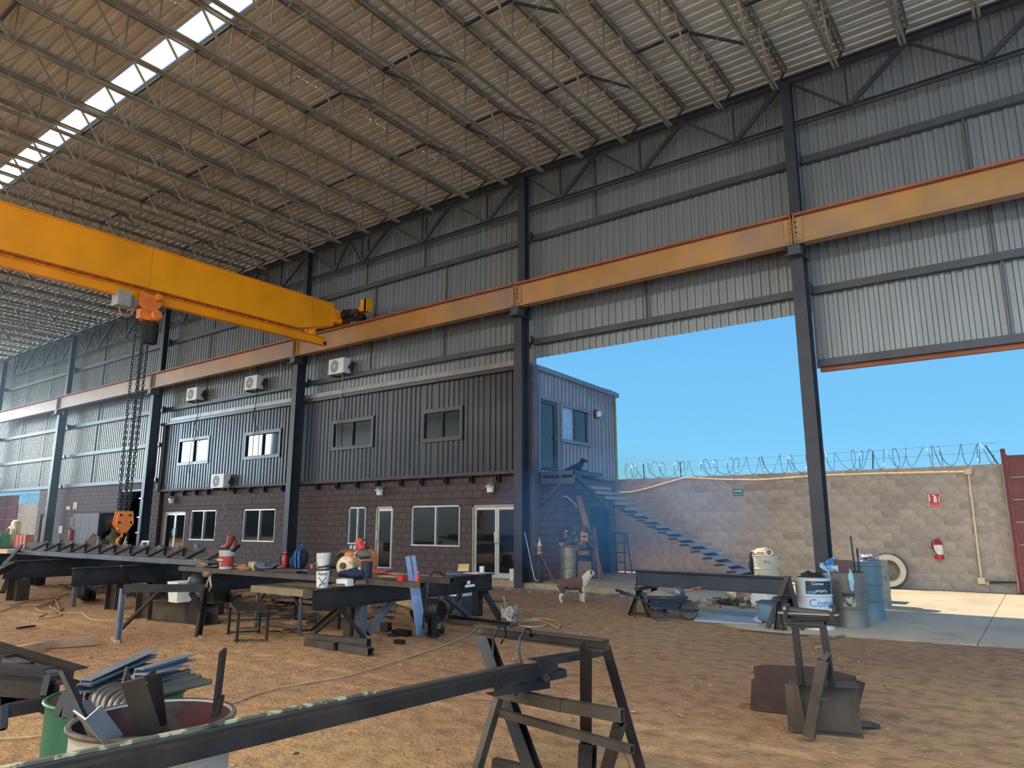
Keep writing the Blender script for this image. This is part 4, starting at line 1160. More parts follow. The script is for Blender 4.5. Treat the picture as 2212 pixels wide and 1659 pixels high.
# ---- annex fittings
def panel_box(name, label, cat, a, b_, y, mt, d=0.02):
    o = MB().box((a[0], y - d, b_[2]), (b_[0], y, a[2])).build(name, mt); return tag(o, label, cat)
panel_box('notice', 'small pale notice on the annex wall, left of the tall red one', 'sign', (-40.362, 15.8, 2.516), (-39.93, 15.8, 2.347), 15.81, swh)
panel_box('notice', 'tall white and red notice on the annex wall above the sliding door', 'sign', (-39.599, 15.8, 2.714), (-39.127, 15.8, 2.36), 15.81, mat('pale red print', (206, 170, 162), 0.6))
panel_box('notice', 'pale notice beside the far left annex doorway', 'sign', (-42.965, 15.8, 2.552), (-42.657, 15.8, 2.329), 15.81, swh)
panel_box('notice', 'white framed notice low on the annex wall right of the column', 'sign', (-40.97, 15.8, 1.533), (-40.525, 15.8, 1.162), 15.81, swh)
panel_box('meter_box', 'grey metal box on the annex wall above the extinguisher', 'box', (-39.548, 15.8, 1.95), (-39.113, 15.8, 1.536), 15.81, M['girt'], 0.1)
extinguisher((-39.12, 15.65, 0.813), 'small dusty red fire extinguisher on the annex wall left of the sliding door', 0.62, 0.10, band=False)
MB().box((-37.2, 16.55, 0.0), (-37.1, 16.65, 2.2)).box((-37.1, 16.55, 2.1), (-35.2, 16.65, 2.2)).box((-35.3, 16.55, 0), (-35.2, 16.65, 2.1)).build('coat_rack', M['steel']); tag(bpy.data.objects['coat_rack'], 'dark steel coat rack frame inside the annex doorway', 'rack')
rc = MB()
p = (-37.29, 16.6, 1.403)
rc.blob((p[0], p[1], p[2] + .38), (0.55, 0.3, 0.85), seed=3, amp=.35, nu=16, nv=12)
rc.blob((p[0] - .3, p[1], p[2] + .5), (0.24, 0.2, 0.5), seed=5, amp=.3).blob((p[0] + .3, p[1], p[2] + .48), (0.24, 0.2, 0.5), seed=6, amp=.3)
tag(rc.build('raincoat', mat('ochre rubber coat', (176, 122, 52), 0.6, var=0.2, scale=5), smooth=60), 'yellow ochre raincoat hanging in the dark annex doorway', 'coat')
for k, (px, s, lab, mt) in enumerate((((-33.885, 14.6, 0.826), (1.5, .9, 1.1), 'bulging grey sack in front of the annex sliding door', mat('grey sack', (120, 106, 98), .95, var=.25, scale=6)),
        ((-33.437, 14.7, 0.97), (.8, .7, 1.4), 'olive green sack standing at the annex door opening', mat('olive sack', (92, 92, 66), .95, var=.25, scale=6)),
        ((-34.54, 14.8, 0.486), (1.3, .8, .5), 'dark red bundle below the grey sack by the annex door', mat('dark red cloth', (98, 52, 48), .95, var=.25, scale=6)))):
    p = px
    o = MB().blob((p[0], p[1] + (0, .5, -.2)[k], s[2] / 2 + (0 if k != 0 else .0)), s, seed=k + 11, amp=.4, nu=18, nv=12, flat=.96).build('sack', mt, smooth=60); tag(o, lab, 'sack')
cc = MB()
p = (-30.845, 13.6, 0.655)
for k in range(9):
    r = .62 + .03 * (k % 3)
    pts = [(p[0] + r * math.cos(R(a)) * 1.1, p[1] + r * math.sin(R(a)) * .6, .05 + .05 * k + .03 * math.sin(R(a * 2 + k * 40))) for a in range(0, 361, 20)]
    cc.tube(pts, .025, 5, cap=False)
tag(cc.build('cable_coil', mat('brown cable', (86, 66, 52), .8, var=.2), smooth=60), 'coil of thick brown welding cable piled before the annex door', 'cable')
ht = thing('hand_truck', 'white metal hand truck leaning right of the annex door', 'hand truck', (-33.213, 15, 0.509))
b0 = ht['_w']
m = MB()
for dx in (-.2, .2): m.tube([(b0[0] + dx, b0[1], 0.12), (b0[0] + dx, b0[1] + .25, 1.05), (b0[0] + dx * .7, b0[1] + .3, 1.2)], .02, 6)
for z, dy in ((.35, .06), (.7, .15), (1.0, .23)): m.tube([(b0[0] - .2, b0[1] + dy, z), (b0[0] + .2, b0[1] + dy, z)], .018, 6)
m.build('frame', M['white2'], ht, smooth=50)
MB().lathe((b0[0] - .3, b0[1], .12), [(0, 0), (.12, 0), (.12, .06), (0, .06)], 16, (1, 0, 0), close=False).lathe((b0[0] + .24, b0[1], .12), [(0, 0), (.12, 0), (.12, .06), (0, .06)], 16, (1, 0, 0), close=False).build('wheel', M['rubber'], ht, smooth=40)
wb_ = thing('warning_board', 'white board with blue print leaning in front of the dark recess', 'board', (-30.14, 14.6, 0.567))
b0 = wb_['_w']
MB().prism([(b0[0] - .32, b0[1], .02), (b0[0] + .32, b0[1], .02), (b0[0] + .4, b0[1] + .3, .95), (b0[0] - .22, b0[1] + .3, .95)], (0, .03, 0.01)).build('board', swh, wb_)
MB().prism([(b0[0] - .2, b0[1] + .02, .15), (b0[0] + .25, b0[1] + .02, .15), (b0[0] + .3, b0[1] + .22, .8), (b0[0] - .15, b0[1] + .22, .8)], (0, -.012, 0.004)).build('print', mat('print blue', (44, 58, 110), .6, c3=(214, 208, 196), thr=(.45, .55), wscale=9), wb_)

# things in the sunny far yard (far left)
t = thing('gas_tank', 'pale cream upright tank with hoses in the sunny yard at far left', 'tank', (-57.655, 19.5, -0.049))
b0 = t['_w']
MB().lathe((b0[0], b0[1], .0), [(0, 0), (.3, 0), (.3, 1.7), (.22, 1.85), (.1, 1.9), (0, 1.9)], 20, close=False).build('tank_body', mat('cream enamel', (226, 196, 150), .5), t, smooth=40)
m = MB()
for k in range(3): m.tube([(b0[0] + .8 + .9 * math.sin(R(a)) * (1 - .12 * k), b0[1] - .5 - .07 * k, 0.8 + 0.7 * math.cos(R(a)) * (1 - .1 * k)) for a in range(-60, 200, 20)], .05, 6)
m.build('hose', mat('khaki hose', (170, 150, 90), .7), t, smooth=60)
for k, (px, s, lab, mt) in enumerate((((-57.665, 18.9, -0.064), (2.4, 1.2, .95), 'green metal skip in the sunny yard at far left', mat('bright green paint', (30, 140, 70), .5)),
        ((-55.068, 19.5, -0.088), (1.8, 1.0, .9), 'orange-red crate in the sunny yard beside the annex corner', mat('orange crate', (190, 100, 70), .7)))):
    p = px
    t = thing('crate', lab, 'crate', (p[0], p[1], 0))
    m = MB(); x, y = p[0], p[1]
    m.box((x - s[0] / 2, y - s[1] / 2, 0), (x + s[0] / 2, y - s[1] / 2 + .04, s[2])).box((x - s[0] / 2, y + s[1] / 2 - .04, 0), (x + s[0] / 2, y + s[1] / 2, s[2])).box((x - s[0] / 2, y - s[1] / 2, 0), (x - s[0] / 2 + .04, y + s[1] / 2, s[2])).box((x + s[0] / 2 - .04, y - s[1] / 2, 0), (x + s[0] / 2, y + s[1] / 2, s[2])).box((x - s[0] / 2, y - s[1] / 2, 0), (x + s[0] / 2, y + s[1] / 2, .05))
    m.build('body', mt, t)
    m = MB()
    for q in range(4): m.box((x - s[0] / 2 + s[0] * q / 3 - .04, y - s[1] / 2 - .05, 0), (x - s[0] / 2 + s[0] * q / 3 + .04, y - s[1] / 2, s[2] + .03))
    m.build('rib', mt, t)

# ================================================================== STAIRS by the end of the office
st = thing('outside_stair', 'dark steel stair with pan treads descending along the raw block wall', 'stairs', (-9, 19.6, 0.14))
# landing
SM = mat('stair steel', (74, 80, 90), 0.5, 0.3, var=.12, scale=3)
LZ = 3.03
ld = thing('stair_landing', None, None, (-10.4, 16.7, LZ)); ld.parent = st; ld.location = V(ld['_w']) - V(st['_w'])
MB().box((-11.04, 16.0, LZ - .02), (-9.86, 17.5, LZ + .01)).build('deck_plate', SM, ld)
m = MB().box((-11.04, 16.0, LZ - .1), (-9.86, 16.05, LZ - .02)).box((-9.9, 16.0, LZ - .1), (-9.86, 17.5, LZ - .02)).box((-11.1, 16.0, LZ - .33), (-9.86, 16.06, LZ - .18))
m.build('edge_beam', SM, ld)
m = MB()
for y in [16.25 + .17 * k for k in range(7)]: m.box((-11.0, y, LZ - .12), (-9.9, y + .05, LZ - .02))
for x in (-10.95, -10.35, -9.92): m.box((x, 16.01, LZ - .2), (x + .08, 16.05, LZ - .08))
m.build('cross_bar', SM, ld)
MB().bar((-10.3, 16.04, LZ - .33), (-11.02, 16.04, LZ - .95), .07, .09, (0, 1, 0)).build('brace', SM, st)
MB().bar((-9.88, 16.1, LZ - .12), (-9.599, 17.6, 1.89), .12, .10, (0, 0, 1)).build('side_brace', SM, st)
# flight: pan treads descending towards +X in front of the block wall
n = 17
x0, x1 = -10.6, -5.75
z0_, z1_ = 2.72, 0.2
y0, y1 = 17.6, 19.1
MB().bar((x0 - .1, 18.6, z0_ - .22), (x1 + .1, 18.6, z1_ - .12), .06, .18, (0, 0, 1)).build('stringer', SM, st)
proto = None
for k in range(n):
    x = x0 + (x1 - x0) * k / (n - 1); z = z0_ + (z1_ - z0_) * k / (n - 1)
    if proto is None:
        m = MB().box((x - .15, y0, z - .012), (x + .15, y1, z)).box((x - .15, y0, z - .085), (x - .14, y1, z - .012)).box((x + .14, y0, z - .085), (x + .15, y1, z - .012)).box((x - .15, y1 - .01, z - .085), (x + .15, y1, z - .012))
        proto = m.build('tread', mat('tread sheet', (168, 176, 184), .45, .4, var=.08, scale=3), st); pz = (x, z)
    else:
        dup_mesh(proto, st, (x - pz[0], 0, z - pz[1]), 'tread')
# column profile by the office corner
m = MB().box((-11.15, 15.72, .14), (-10.95, 15.92, 6.0))
tag(m.build('corner_post', mat('corner post grey', (96, 92, 96), .5, .2)), 'grey corner post of the office beside the steel column', 'post')
hang('white cable stub poking out of the brown end wall', [(-11.1, 17.35, 2.42), (-10.98, 17.37, 2.42), (-10.95, 17.5, 2.34), (-10.93, 17.75, 2.22), (-10.92, 17.82, 2.1)], .022, 'white2', 'cable_stub', 'cable')
hang('thin dark cord hanging down the brown end wall', [(-11.08, 17.55, 2.35), (-11.05, 17.56, 1.6), (-11.06, 17.55, 1.1)], .008, 'cable', 'cord', 'cord')

# ================================================================== THINGS ON THE GROUND
def drum(c, label, mt, r=0.29, h=0.88, openm=None, rim=None, cat='drum', ribs=(0.36, 0.66), lid=False, tilt=None, name='steel_drum', fill=None, group=None):
    x, y, z = c
    t = thing(name, label, cat, (x, y, z), group)
    pr = [(r * .99, 0), (r * .99, .01 * h), (r * .97, .02 * h)]
    for q in ribs: pr += [(r * .97, (q - .02) * h), (r * 1.005, (q - .006) * h), (r * 1.005, (q + .006) * h), (r * .97, (q + .02) * h)]
    pr += [(r * .97, .985 * h), (r * 1.0, .985 * h), (r * 1.02, .993 * h), (r * 1.0, h), (r * .96, h)]
    if lid: pr += [(r * .95, .985 * h), (0, .985 * h)]
    else: pr += [(r * .955, .98 * h), (r * .95, .3 * h), (0, .3 * h)]
    MB().lathe(c, [(0, 0)] + pr, 36, close=False).build('body', mt, t, smooth=35)
    if not lid and openm is not None:
        MB().lathe(c, [(r * .952, .992 * h), (r * .943, .32 * h)], 36, close=False).build('inner_wall', openm, t, smooth=40)
    if fill is not None:
        MB().lathe((x, y, z + fill[0] * h), [(0, .02), (r * .6, .0), (r * .945, -.01)], 24, close=False).build('contents', fill[1], t, smooth=40)
    return t
galv_dirty = mat('dirty silver drum', (168, 162, 146), .4, .4, var=.15, scale=3, c3=(92, 84, 72), thr=(.5, .7), wscale=3)
# foreground white drum full of offcuts
inner = mat('drum inside red rust', (62, 28, 26), .75, var=.3, scale=5, c3=(64, 62, 56), thr=(.5, .65), wscale=7)
CW = (-2.882, 1.532, 0.91)
FD = (CW[0], CW[1], 0.0)
RZ = CW[2]
wdrum = drum(FD, 'large open off-white drum with rusty inside in the left foreground holding steel offcuts', mat('foreground drum paint', (176, 172, 158), .42, .1, var=.08, scale=2, c3=(92, 84, 72), thr=(.62, .74), wscale=3.5), 0.292, RZ, openm=inner, fill=(.80, mat('dark rubbish', (62, 52, 42), .95, var=.4, scale=9, bump=.6)), ribs=(.36, .68, .88))
MB().lathe((FD[0], FD[1], RZ - .012), [(.283, -.004), (.297, -.004), (.301, .006), (.297, .015), (.283, .015)], 40, close=False).build('grimy_rim', mat('grimy rim', (92, 84, 70), .6, var=.4, scale=8), wdrum, smooth=40)
CG = (-3.585, 1.718, 0.871)
GD = (CG[0], CG[1], 0.0)
gdrum = drum(GD, 'green drum behind the white one, piled with bent steel bars', M['green'], 0.292, CG[2], ribs=(.3, .62), lid=False, openm=M['wooddk'], fill=(.9, M['wooddk']))
def offcut(name, label, fn, mt, cat='offcut', group=None):
    m = MB(); fn(m); o = m.build(name, mt); return tag(o, label, cat, group)
og = 'steel offcuts standing in the drum'
offcut('flat_bar', 'tall dark flat bar standing upright at the right rim of the foreground drum', lambda m: m.bar((-2.564, 1.594, 0.95), (-2.513, 1.574, 1.188), .045, .012, (1, .75, 0)).bar((-2.538, 1.587, 0.955), (-2.519, 1.585, 1.021), .04, .01, (1, .7, 0)), M['black'])
offcut('angle_offcut', 'wide brown angle offcut leaning in the middle of the drum', lambda m: m.lbar((-2.758, 1.459, 0.911), (-2.713, 1.352, 1.122), .10, .075, .008, (.55, .9, 0), 1), M['steelbr'])
offcut('angle_offcut', 'dark angle offcut standing right of the wide brown one', lambda m: m.lbar((-2.828, 1.539, 0.894), (-2.823, 1.494, 1.09), .055, .06, .007, (-.6, .8, 0), -1), M['steel'])
offcut('channel_offcut', 'bright galvanised offcut lying against the drum rim at its left', lambda m: m.lbar((-2.758, 1.308, 0.906), (-2.72, 1.205, 1.027), .085, .06, .006, (.2, .3, 1), 1), M['galv'])
offcut('flat_bar', 'short grey flat bar between the bright offcut and the dark leaning bar', lambda m: m.bar((-2.83, 1.317, 0.911), (-2.948, 1.296, 0.999), .04, .012, (0, 0, 1)), M['steelbl'])
offcut('flat_bar', 'dark flat bar leaning left over the green drum', lambda m: m.bar((-2.819, 1.293, 0.887), (-3.03, 1.249, 1.096), .075, .014, (.7, .7, .2)), M['steel'])
# bent bars on the green drum
def bent(p_end, p_bend, p_low, r, n=5):
    a, b_, c_ = V(p_end), V(p_bend), V(p_low)
    pts = [a, a.lerp(b_, .5)]
    for k in range(n + 1):
        s = k / n
        p = (b_ + (a - b_).normalized() * .07) * (1 - s) ** 2 + b_ * 2 * s * (1 - s) + (b_ + (c_ - b_).normalized() * .07) * s ** 2
        pts.append(p)
    pts.append(c_)
    return pts
bars = [((-3.601, 2.013, 0.915), (-3.469, 1.562, 0.927), (-3.422, 1.538, 0.806)), ((-3.529, 2.003, 0.914), (-3.431, 1.565, 0.924), (-3.384, 1.541, 0.801)), ((-3.505, 2.017, 0.93), (-3.392, 1.57, 0.921), (-3.334, 1.54, 0.804)),
        ((-3.466, 2.025, 0.913), (-3.352, 1.576, 0.915), (-3.316, 1.555, 0.8)), ((-3.413, 2.026, 0.911), (-3.322, 1.586, 0.912), (-3.277, 1.558, 0.802)), ((-3.367, 2.025, 0.902), (-3.293, 1.596, 0.907), (-3.247, 1.567, 0.801)), ((-3.327, 2.03, 0.902), (-3.262, 1.608, 0.901), (-3.225, 1.584, 0.801)),
        ((-3.618, 1.944, 0.884), (-3.606, 1.561, 0.929), (-3.547, 1.533, 0.806)), ((-3.55, 1.933, 0.877), (-3.567, 1.565, 0.926), (-3.509, 1.537, 0.802))]
for a, b_, c_ in bars:
    o = MB().tube(bent(a, b_, c_, .013), .014, 8).build('bent_bar', mat('bar steel', (104, 98, 90), .4, .6, var=.15, scale=5), smooth=60)
    tag(o, 'round steel bar bent to a hook, in the bundle on the green drum', 'bar', 'hooked bars on the green drum')
zs = [('upper galvanised channel offcut on top of the hooked bars, reaching furthest up', (185, 1476), (332, 1406)), ('galvanised channel offcut lying just below the uppermost one', (180, 1487), (325, 1424)),
      ('galvanised channel offcut pointing right above the bar ends', (300, 1455), (414, 1418)), ('short galvanised channel offcut lying flat among the bar ends', (305, 1462), (391, 1443))]
offcut('channel_offcut', zs[0][0], lambda m: m.cbar((-3.532, 1.548, 0.949), (-3.738, 1.951, 1.007), .06, .03, .004), M['galv'])
offcut('channel_offcut', zs[1][0], lambda m: m.cbar((-3.509, 1.53, 0.933), (-3.704, 1.921, 0.974), .07, .035, .004), M['steelbl'])
offcut('channel_offcut', zs[2][0], lambda m: m.cbar((-3.441, 1.735, 0.977), (-3.586, 2.071, 0.981), .05, .03, .004), M['galv'])
offcut('channel_offcut', zs[3][0], lambda m: m.cbar((-3.378, 1.723, 0.958), (-3.536, 1.992, 0.939), .09, .04, .004), M['galv'])
offcut('plate_offcut', 'grey plate edge showing behind the foreground drum', lambda m: m.bar((-3.467, 1.874, 0.852), (-3.453, 1.948, 0.854), .03, .09), M['galv'])
for k, (lab, a, b_) in enumerate((('dark bar end hanging left over the green drum rim', (-3.487, 1.458, 0.934), (-3.475, 1.425, 0.843)), ('dark bar end hanging in the middle of the green drum', (-3.42, 1.44, 0.951), (-3.385, 1.426, 0.852)), ('dark bar end hanging lowest on the green drum', (-3.373, 1.451, 0.94), (-3.355, 1.43, 0.824)))):
    offcut('bar_end', lab, lambda m: m.bar(a, b_, .035, .03, (1, .7, 0)), M['black'])

# steel pile at the left edge
pg = 'channels in the pile at the left edge'
pile = [('long dark channel sloping down right on top of the left pile', (-5.474, 1.7, 0.909), (-4.508, 1.939, 0.796), .09, .09), ('dark channel lying level at the middle of the left pile', (-4.869, 1.53, 0.847), (-4.353, 1.724, 0.844), .08, .10),
        ('grey channel below the level one in the left pile', (-4.69, 1.482, 0.81), (-4.126, 1.711, 0.811), .08, .08), ('short stub leaning across the left pile', (-4.151, 1.634, 0.791), (-4.179, 1.655, 0.881), .03, .1),
        ('light edged angle rising from lower left in the left pile', (-4.563, 1.539, 0.702), (-4.603, 1.687, 0.758), .06, .06), ('second rising angle in the left pile, just right of the first', (-4.442, 1.559, 0.734), (-4.548, 1.663, 0.762), .05, .05),
        ('dark angle sloping down right at the bottom of the left pile', (-4.488, 1.64, 0.781), (-4.063, 1.647, 0.744), .06, .06), ('lowest horizontal tube at the front of the left pile', (-4.145, 1.455, 0.761), (-4.078, 1.629, 0.776), .045, .06),
        ('upright tube leg at the far left under the pile', (-4.098, 1.445, 0.688), (-4.142, 1.451, 0.786), .03, .05), ('channel end poking out at the upper left of the pile', (-5.214, 1.654, 0.853), (-4.933, 1.73, 0.875), .06, .05),
        ('bright topped flat crossing the upper pile', (-4.942, 1.723, 0.875), (-4.505, 1.805, 0.832), .07, .02), ('small tube piece lying in the upper pile', (-4.677, 1.668, 0.867), (-4.598, 1.725, 0.877), .04, .05),
        ('dark web plate behind the lower part of the left pile', (-4.843, 1.581, 0.721), (-4.409, 1.778, 0.716), .03, .09), ('flat bar resting low behind the green drum', (-4.407, 1.722, 0.694), (-4.164, 1.713, 0.688), .05, .015)]
for k, (lab, a, b_, w_, h_) in enumerate(pile):
    m = MB()
    if k in (0, 1, 2): m.cbar(a, b_, w_, h_, .006, (0, 0, 1), -1)
    elif k in (4, 5, 6): m.lbar(a, b_, w_, h_, .006)
    elif k in (7, 8): m.tubebar(a, b_, w_, h_, .004)
    else: m.bar(a, b_, w_, h_)
    tag(m.build('channel' if k < 3 else 'steel_piece', M['steelbl'] if k in (10,) else M['steel']), lab, 'steel', pg)

# long foreground channel bundle resting on the trestle
MX = M['steel']
speck = mat('speckled channel top', (112, 104, 84), .5, .2, var=.15, scale=3, c3=(206, 196, 150), thr=(.5, .56), wscale=16)
A0, A1 = V((-2.492, 0.847, 0.897)), V((-2.683, 3.817, 0.753))
lc = thing('long_channel', 'long dark steel channel crossing the foreground to the near trestle, pale flecks on its edge', 'channel', tuple(A0.lerp(A1, .5)))
d_, s_, u_ = frame(A0, A1)
MB().cbar(A0, A1, .095, .062, .005, (0, 0, 1), -1).build('channel', MX, lc)
MB().cbar(A0 + s_ * -.055 + u_ * .012, A0.lerp(A1, .985) + s_ * -.055 + u_ * .012, .045, .055, .004, (0, 0, 1), -1).build('channel', M['steelbr'], lc)
MB().bar(A0 - s_ * .066 + u_ * .046, A0.lerp(A1, .55) - s_ * .066 + u_ * .046, .022, .010).build('flecked_edge', speck, lc)
ends = [('shorter channel nested under the long one at the trestle, upper', (-2.801, 3.616, 0.695), (-2.663, 4.022, 0.755)), ('shorter channel under the bundle, middle', (-2.847, 3.651, 0.67), (-2.68, 4.153, 0.687)), ('shorter channel under the bundle, lowest with slanted end', (-2.846, 3.594, 0.648), (-2.717, 4.01, 0.64)),
        ('thin angle running on past the bundle to the trestle post', (-2.8, 3.983, 0.757), (-2.617, 4.562, 0.765))]
for k, (lab, a, b_) in enumerate(ends):
    o = MB().cbar(a, b_, .10, .05 if k < 3 else .04, .005, (0, 0, 1), -1).build('channel', MX); tag(o, lab, 'channel', 'channels on the near trestle')
o = MB().bar((-2.688, 3.874, 0.763), (-2.641, 3.93, 0.679), .04, .006, (0, -1, .5)).build('steel_tab', M['steelbr']); tag(o, 'small brown steel tab with two holes lying across the channel ends', 'tab')

# near trestle
tr = thing('trestle', 'near brown-black steel trestle in the foreground with hooks over its top rail', 'trestle', (-2.9, 4.2, 0))
def tp(p0, p1, w_, h_, nm, up=(0, 0, 1), hollow=False, mt='steelbr', parent=None, side=1, kind='tube'):
    m = MB()
    if kind == 'tube': m.tubebar(p0, p1, w_, h_, .005, up)
    elif kind == 'angle': m.lbar(p0, p1, w_, h_, .006, up, side)
    elif kind == 'channel': m.cbar(p0, p1, w_, h_, .006, up, side)
    else: m.bar(p0, p1, w_, h_, up)
    return m.build(nm, M[mt], parent)
tp((-3.383, 4.118, 0.9), (-2.308, 4.084, 0.9), .09, .07, 'top_rail', kind='channel', parent=tr)
tp((-3.47, 4.29, 0.86), (-2.679, 3.913, 0), .10, .07, 'leg', (0, 1, 0), kind='channel', parent=tr, mt='steel')
tp((-2.419, 4.311, 0.86), (-2.181, 4.378, 0), .07, .07, 'leg', (0, 1, 0), kind='angle', parent=tr, mt='steel')
tp((-3.081, 4.013, 0.55), (-3.071, 3.686, 0), .045, .06, 'leg', (0, 1, 0), kind='tube', parent=tr)
tp((-2.153, 3.962, 0.5), (-2.434, 4.19, 0), .06, .06, 'leg', (0, 1, 0), kind='tube', parent=tr)
tp((-2.316, 3.882, 0.92), (-2.522, 4.202, 0.25), .085, .05, 'post', (0, 1, 0), kind='angle', parent=tr, mt='steel')
tp((-2.487, 4.144, 0.28), (-2.474, 4.084, 0), .10, .06, 'post_foot', (0, 1, 0), kind='channel', parent=tr, mt='steel')
tp((-3.036, 3.924, 0.56), (-2.499, 3.872, 0.56), .05, .07, 'middle_rail', kind='tube', parent=tr)
tp((-2.509, 3.878, 0.56), (-2.094, 3.884, 0.56), .05, .07, 'middle_rail', kind='tube', parent=tr)
tp((-3.071, 3.97, 0.42), (-2.016, 3.843, 0.4), .045, .045, 'lower_rail', kind='tube', parent=tr)
tp((-3.07, 3.921, 0.12), (-2.803, 3.982, 0.1), .06, .06, 'foot_rail', kind='tube', parent=tr)
def hook(label, pts):
    o = MB().tube(pts, .008, 6).build('hook', M['black'], smooth=70); return tag(o, label, 'hook', 'rod hooks on the near trestle')
hook('left black rod hook over the top rail of the near trestle', [(-2.959, 3.804, 0.743), (-3.004, 3.822, 0.792), (-2.998, 3.822, 0.914), (-2.953, 3.814, 0.982), (-2.98, 3.92, 0.983), (-3.075, 4.06, 0.902), (-3.142, 4.091, 0.831)])
hook('right black rod hook carrying the channel bundle on the near trestle', [(-2.821, 3.819, 0.585), (-2.75, 3.795, 0.642), (-2.728, 3.785, 0.744), (-2.769, 3.793, 0.849), (-2.784, 3.824, 0.933), (-2.747, 3.838, 0.991), (-2.845, 4.028, 0.956), (-2.942, 4.165, 0.877), (-3.006, 4.189, 0.844)])

# ---- roller stand with I-beam stub, rusted plate and leaning tube
rs = thing('roller_stand', 'roller stand of dark angle iron welded on an I-beam stub, right foreground', 'roller stand', (-1.6, 6.3, 0))
y_ = 6.25
tl, tr_ = (-1.825, 6.25, 0.878), (-1.433, 6.25, 0.886)
tp(tl, tr_, .08, .07, 'cross_beam', kind='channel', parent=rs)
MB().bar((tl[0] - .05, y_, tl[2] + .045), (tr_[0] + .02, y_, tr_[2] + .05), .08, .012).build('top_plate', M['galv'], rs)
MB().lathe((-1.797, 6.25, 0.946), [(0, 0), (.03, 0), (.03, abs(tr_[0] - tl[0]) * .93), (0, abs(tr_[0] - tl[0]) * .93)], 14, (1, 0, -.03), close=False).build('roller', M['steelbr'], rs, smooth=40)
for px in ((-1.808, 6.25, 0.945), (-1.452, 6.25, 0.959)):
    o = MB().box((px[0] - .015, y_ - .05, px[2] - .06), (px[0] + .015, y_ + .05, px[2] + .05)).build('bearing', M['steel'], rs)
    MB().lathe((px[0], y_ - .04, px[2] + .02), [(.014, 0), (.014, .03)], 6, (0, -1, 0)).build('bolt', M['galv'], o)
tp((-1.78, 6.25, 0.834), (-1.519, 6.25, 0.855), .06, .05, 'lower_beam', kind='tube', parent=rs, mt='steel')
tp((-1.754, 6.25, 0.832), (-1.738, 6.25, 0.376), .045, .055, 'leg', (0, 1, 0), kind='tube', parent=rs, mt='steel')
tp((-1.537, 6.25, 0.85), (-1.502, 6.25, 0.392), .045, .055, 'leg', (0, 1, 0), kind='tube', parent=rs, mt='steel')
bl, br = V((-1.86, 6.32, .19)), V((-1.37, 6.5, .19))
MB().ibar(bl, br, .17, .38, .012, .014).build('beam_stub', M['steelbr'], rs)
MB().bar(bl + V((.07, -.085, 0)), bl + V((.075, -.08, 0)), .01, .36).hexa([tuple(V(p)) for p in ((-1.86, 6.22, 0.01), (-1.72, 6.24, 0.01), (-1.72, 6.25, .01), (-1.86, 6.23, .01), (-1.86, 6.22, .37), (-1.76, 6.24, .37), (-1.76, 6.25, .37), (-1.86, 6.23, .37))]).build('stiffener', M['steelbr'], rs)
o = MB().tubebar((-1.663, 6.084, 0.03), (-1.523, 6.12, 0.602), .08, .08, .005, (0, 1, 0)).build('square_tube', M['steelbr']); tag(o, 'dusty square tube leaning against the roller stand', 'tube')
o = MB().bar((-1.524, 6.12, 0.595), (-1.485, 6.15, 0.657), .035, .05, (0, 1, 0)).build('tube_stub', M['steel']); tag(o, 'short dark stub on top of the leaning square tube', 'tube')
o = MB().bar((-1.485, 6.588, 0.06), (-1.32, 6.801, 0.02), .10, .03).build('wooden_block', M['steelbr']); tag(o, 'flat bar end sticking out to the right from under the beam stub', 'bar')
o = MB().bar((-1.557, 6, 0.335), (-1.498, 6.15, 0.329), .05, .01).build('steel_tab', M['steelbr']); tag(o, 'small steel tab sticking out beside the leaning square tube', 'tab')
plate = [(-2.336, 6.753, 0), (-1.998, 6.847, 0), (-1.538, 7.02, 0), (-1.456, 6.98, 0.132), (-1.408, 7.02, 0.303), (-1.477, 7.02, 0.317), (-1.48, 7.03, 0.346), (-1.674, 7.05, 0.378), (-1.833, 7.06, 0.39), (-2.249, 7.08, 0.369), (-2.324, 7.08, 0.349), (-2.328, 7.05, 0.286), (-2.312, 7.04, 0.282), (-2.316, 7.02, 0.251), (-2.337, 7, 0.24), (-2.338, 6.98, 0.194)]
plate = [(p[0], 6.74 + .38 * p[2] + .12 * (p[0] + 2.3) , p[2] + .005) for p in plate]
o = MB().prism(plate, (.004, .012, 0)).build('rusted_plate', mat('dark rusted plate', (66, 46, 38), .85, .1, var=.22, scale=3, bump=.2)); tag(o, 'rust-brown torn steel plate propped behind the roller stand', 'plate')

# ---- assembly bench: cross beams, rails and the girder being built
def ibeam(label, x, y0, y1, zb, zt, w_=.15, name='steel_beam', mt='steel', cat='beam'):
    o = MB().ibar((x, y0, (zb + zt) / 2), (x, y1, (zb + zt) / 2), w_, zt - zb, .01, .014).build(name, M[mt]); return tag(o, label, cat)
BT = .80
ibeam('rusty-toned I-beam of the nearest work bench with a white stamp, beside the slotted plate', -7.85, 6.15, 9.95, .53, BT)
o = MB().box((-7.775, 9.15, .62), (-7.772, 9.4, .66)).box((-7.775, 9.2, .67), (-7.772, 9.28, .72)).build('stamp_mark', swh); o.parent = bpy.data.objects['steel_beam']
o.location = V(o.location) - V(bpy.data.objects['steel_beam'].location)
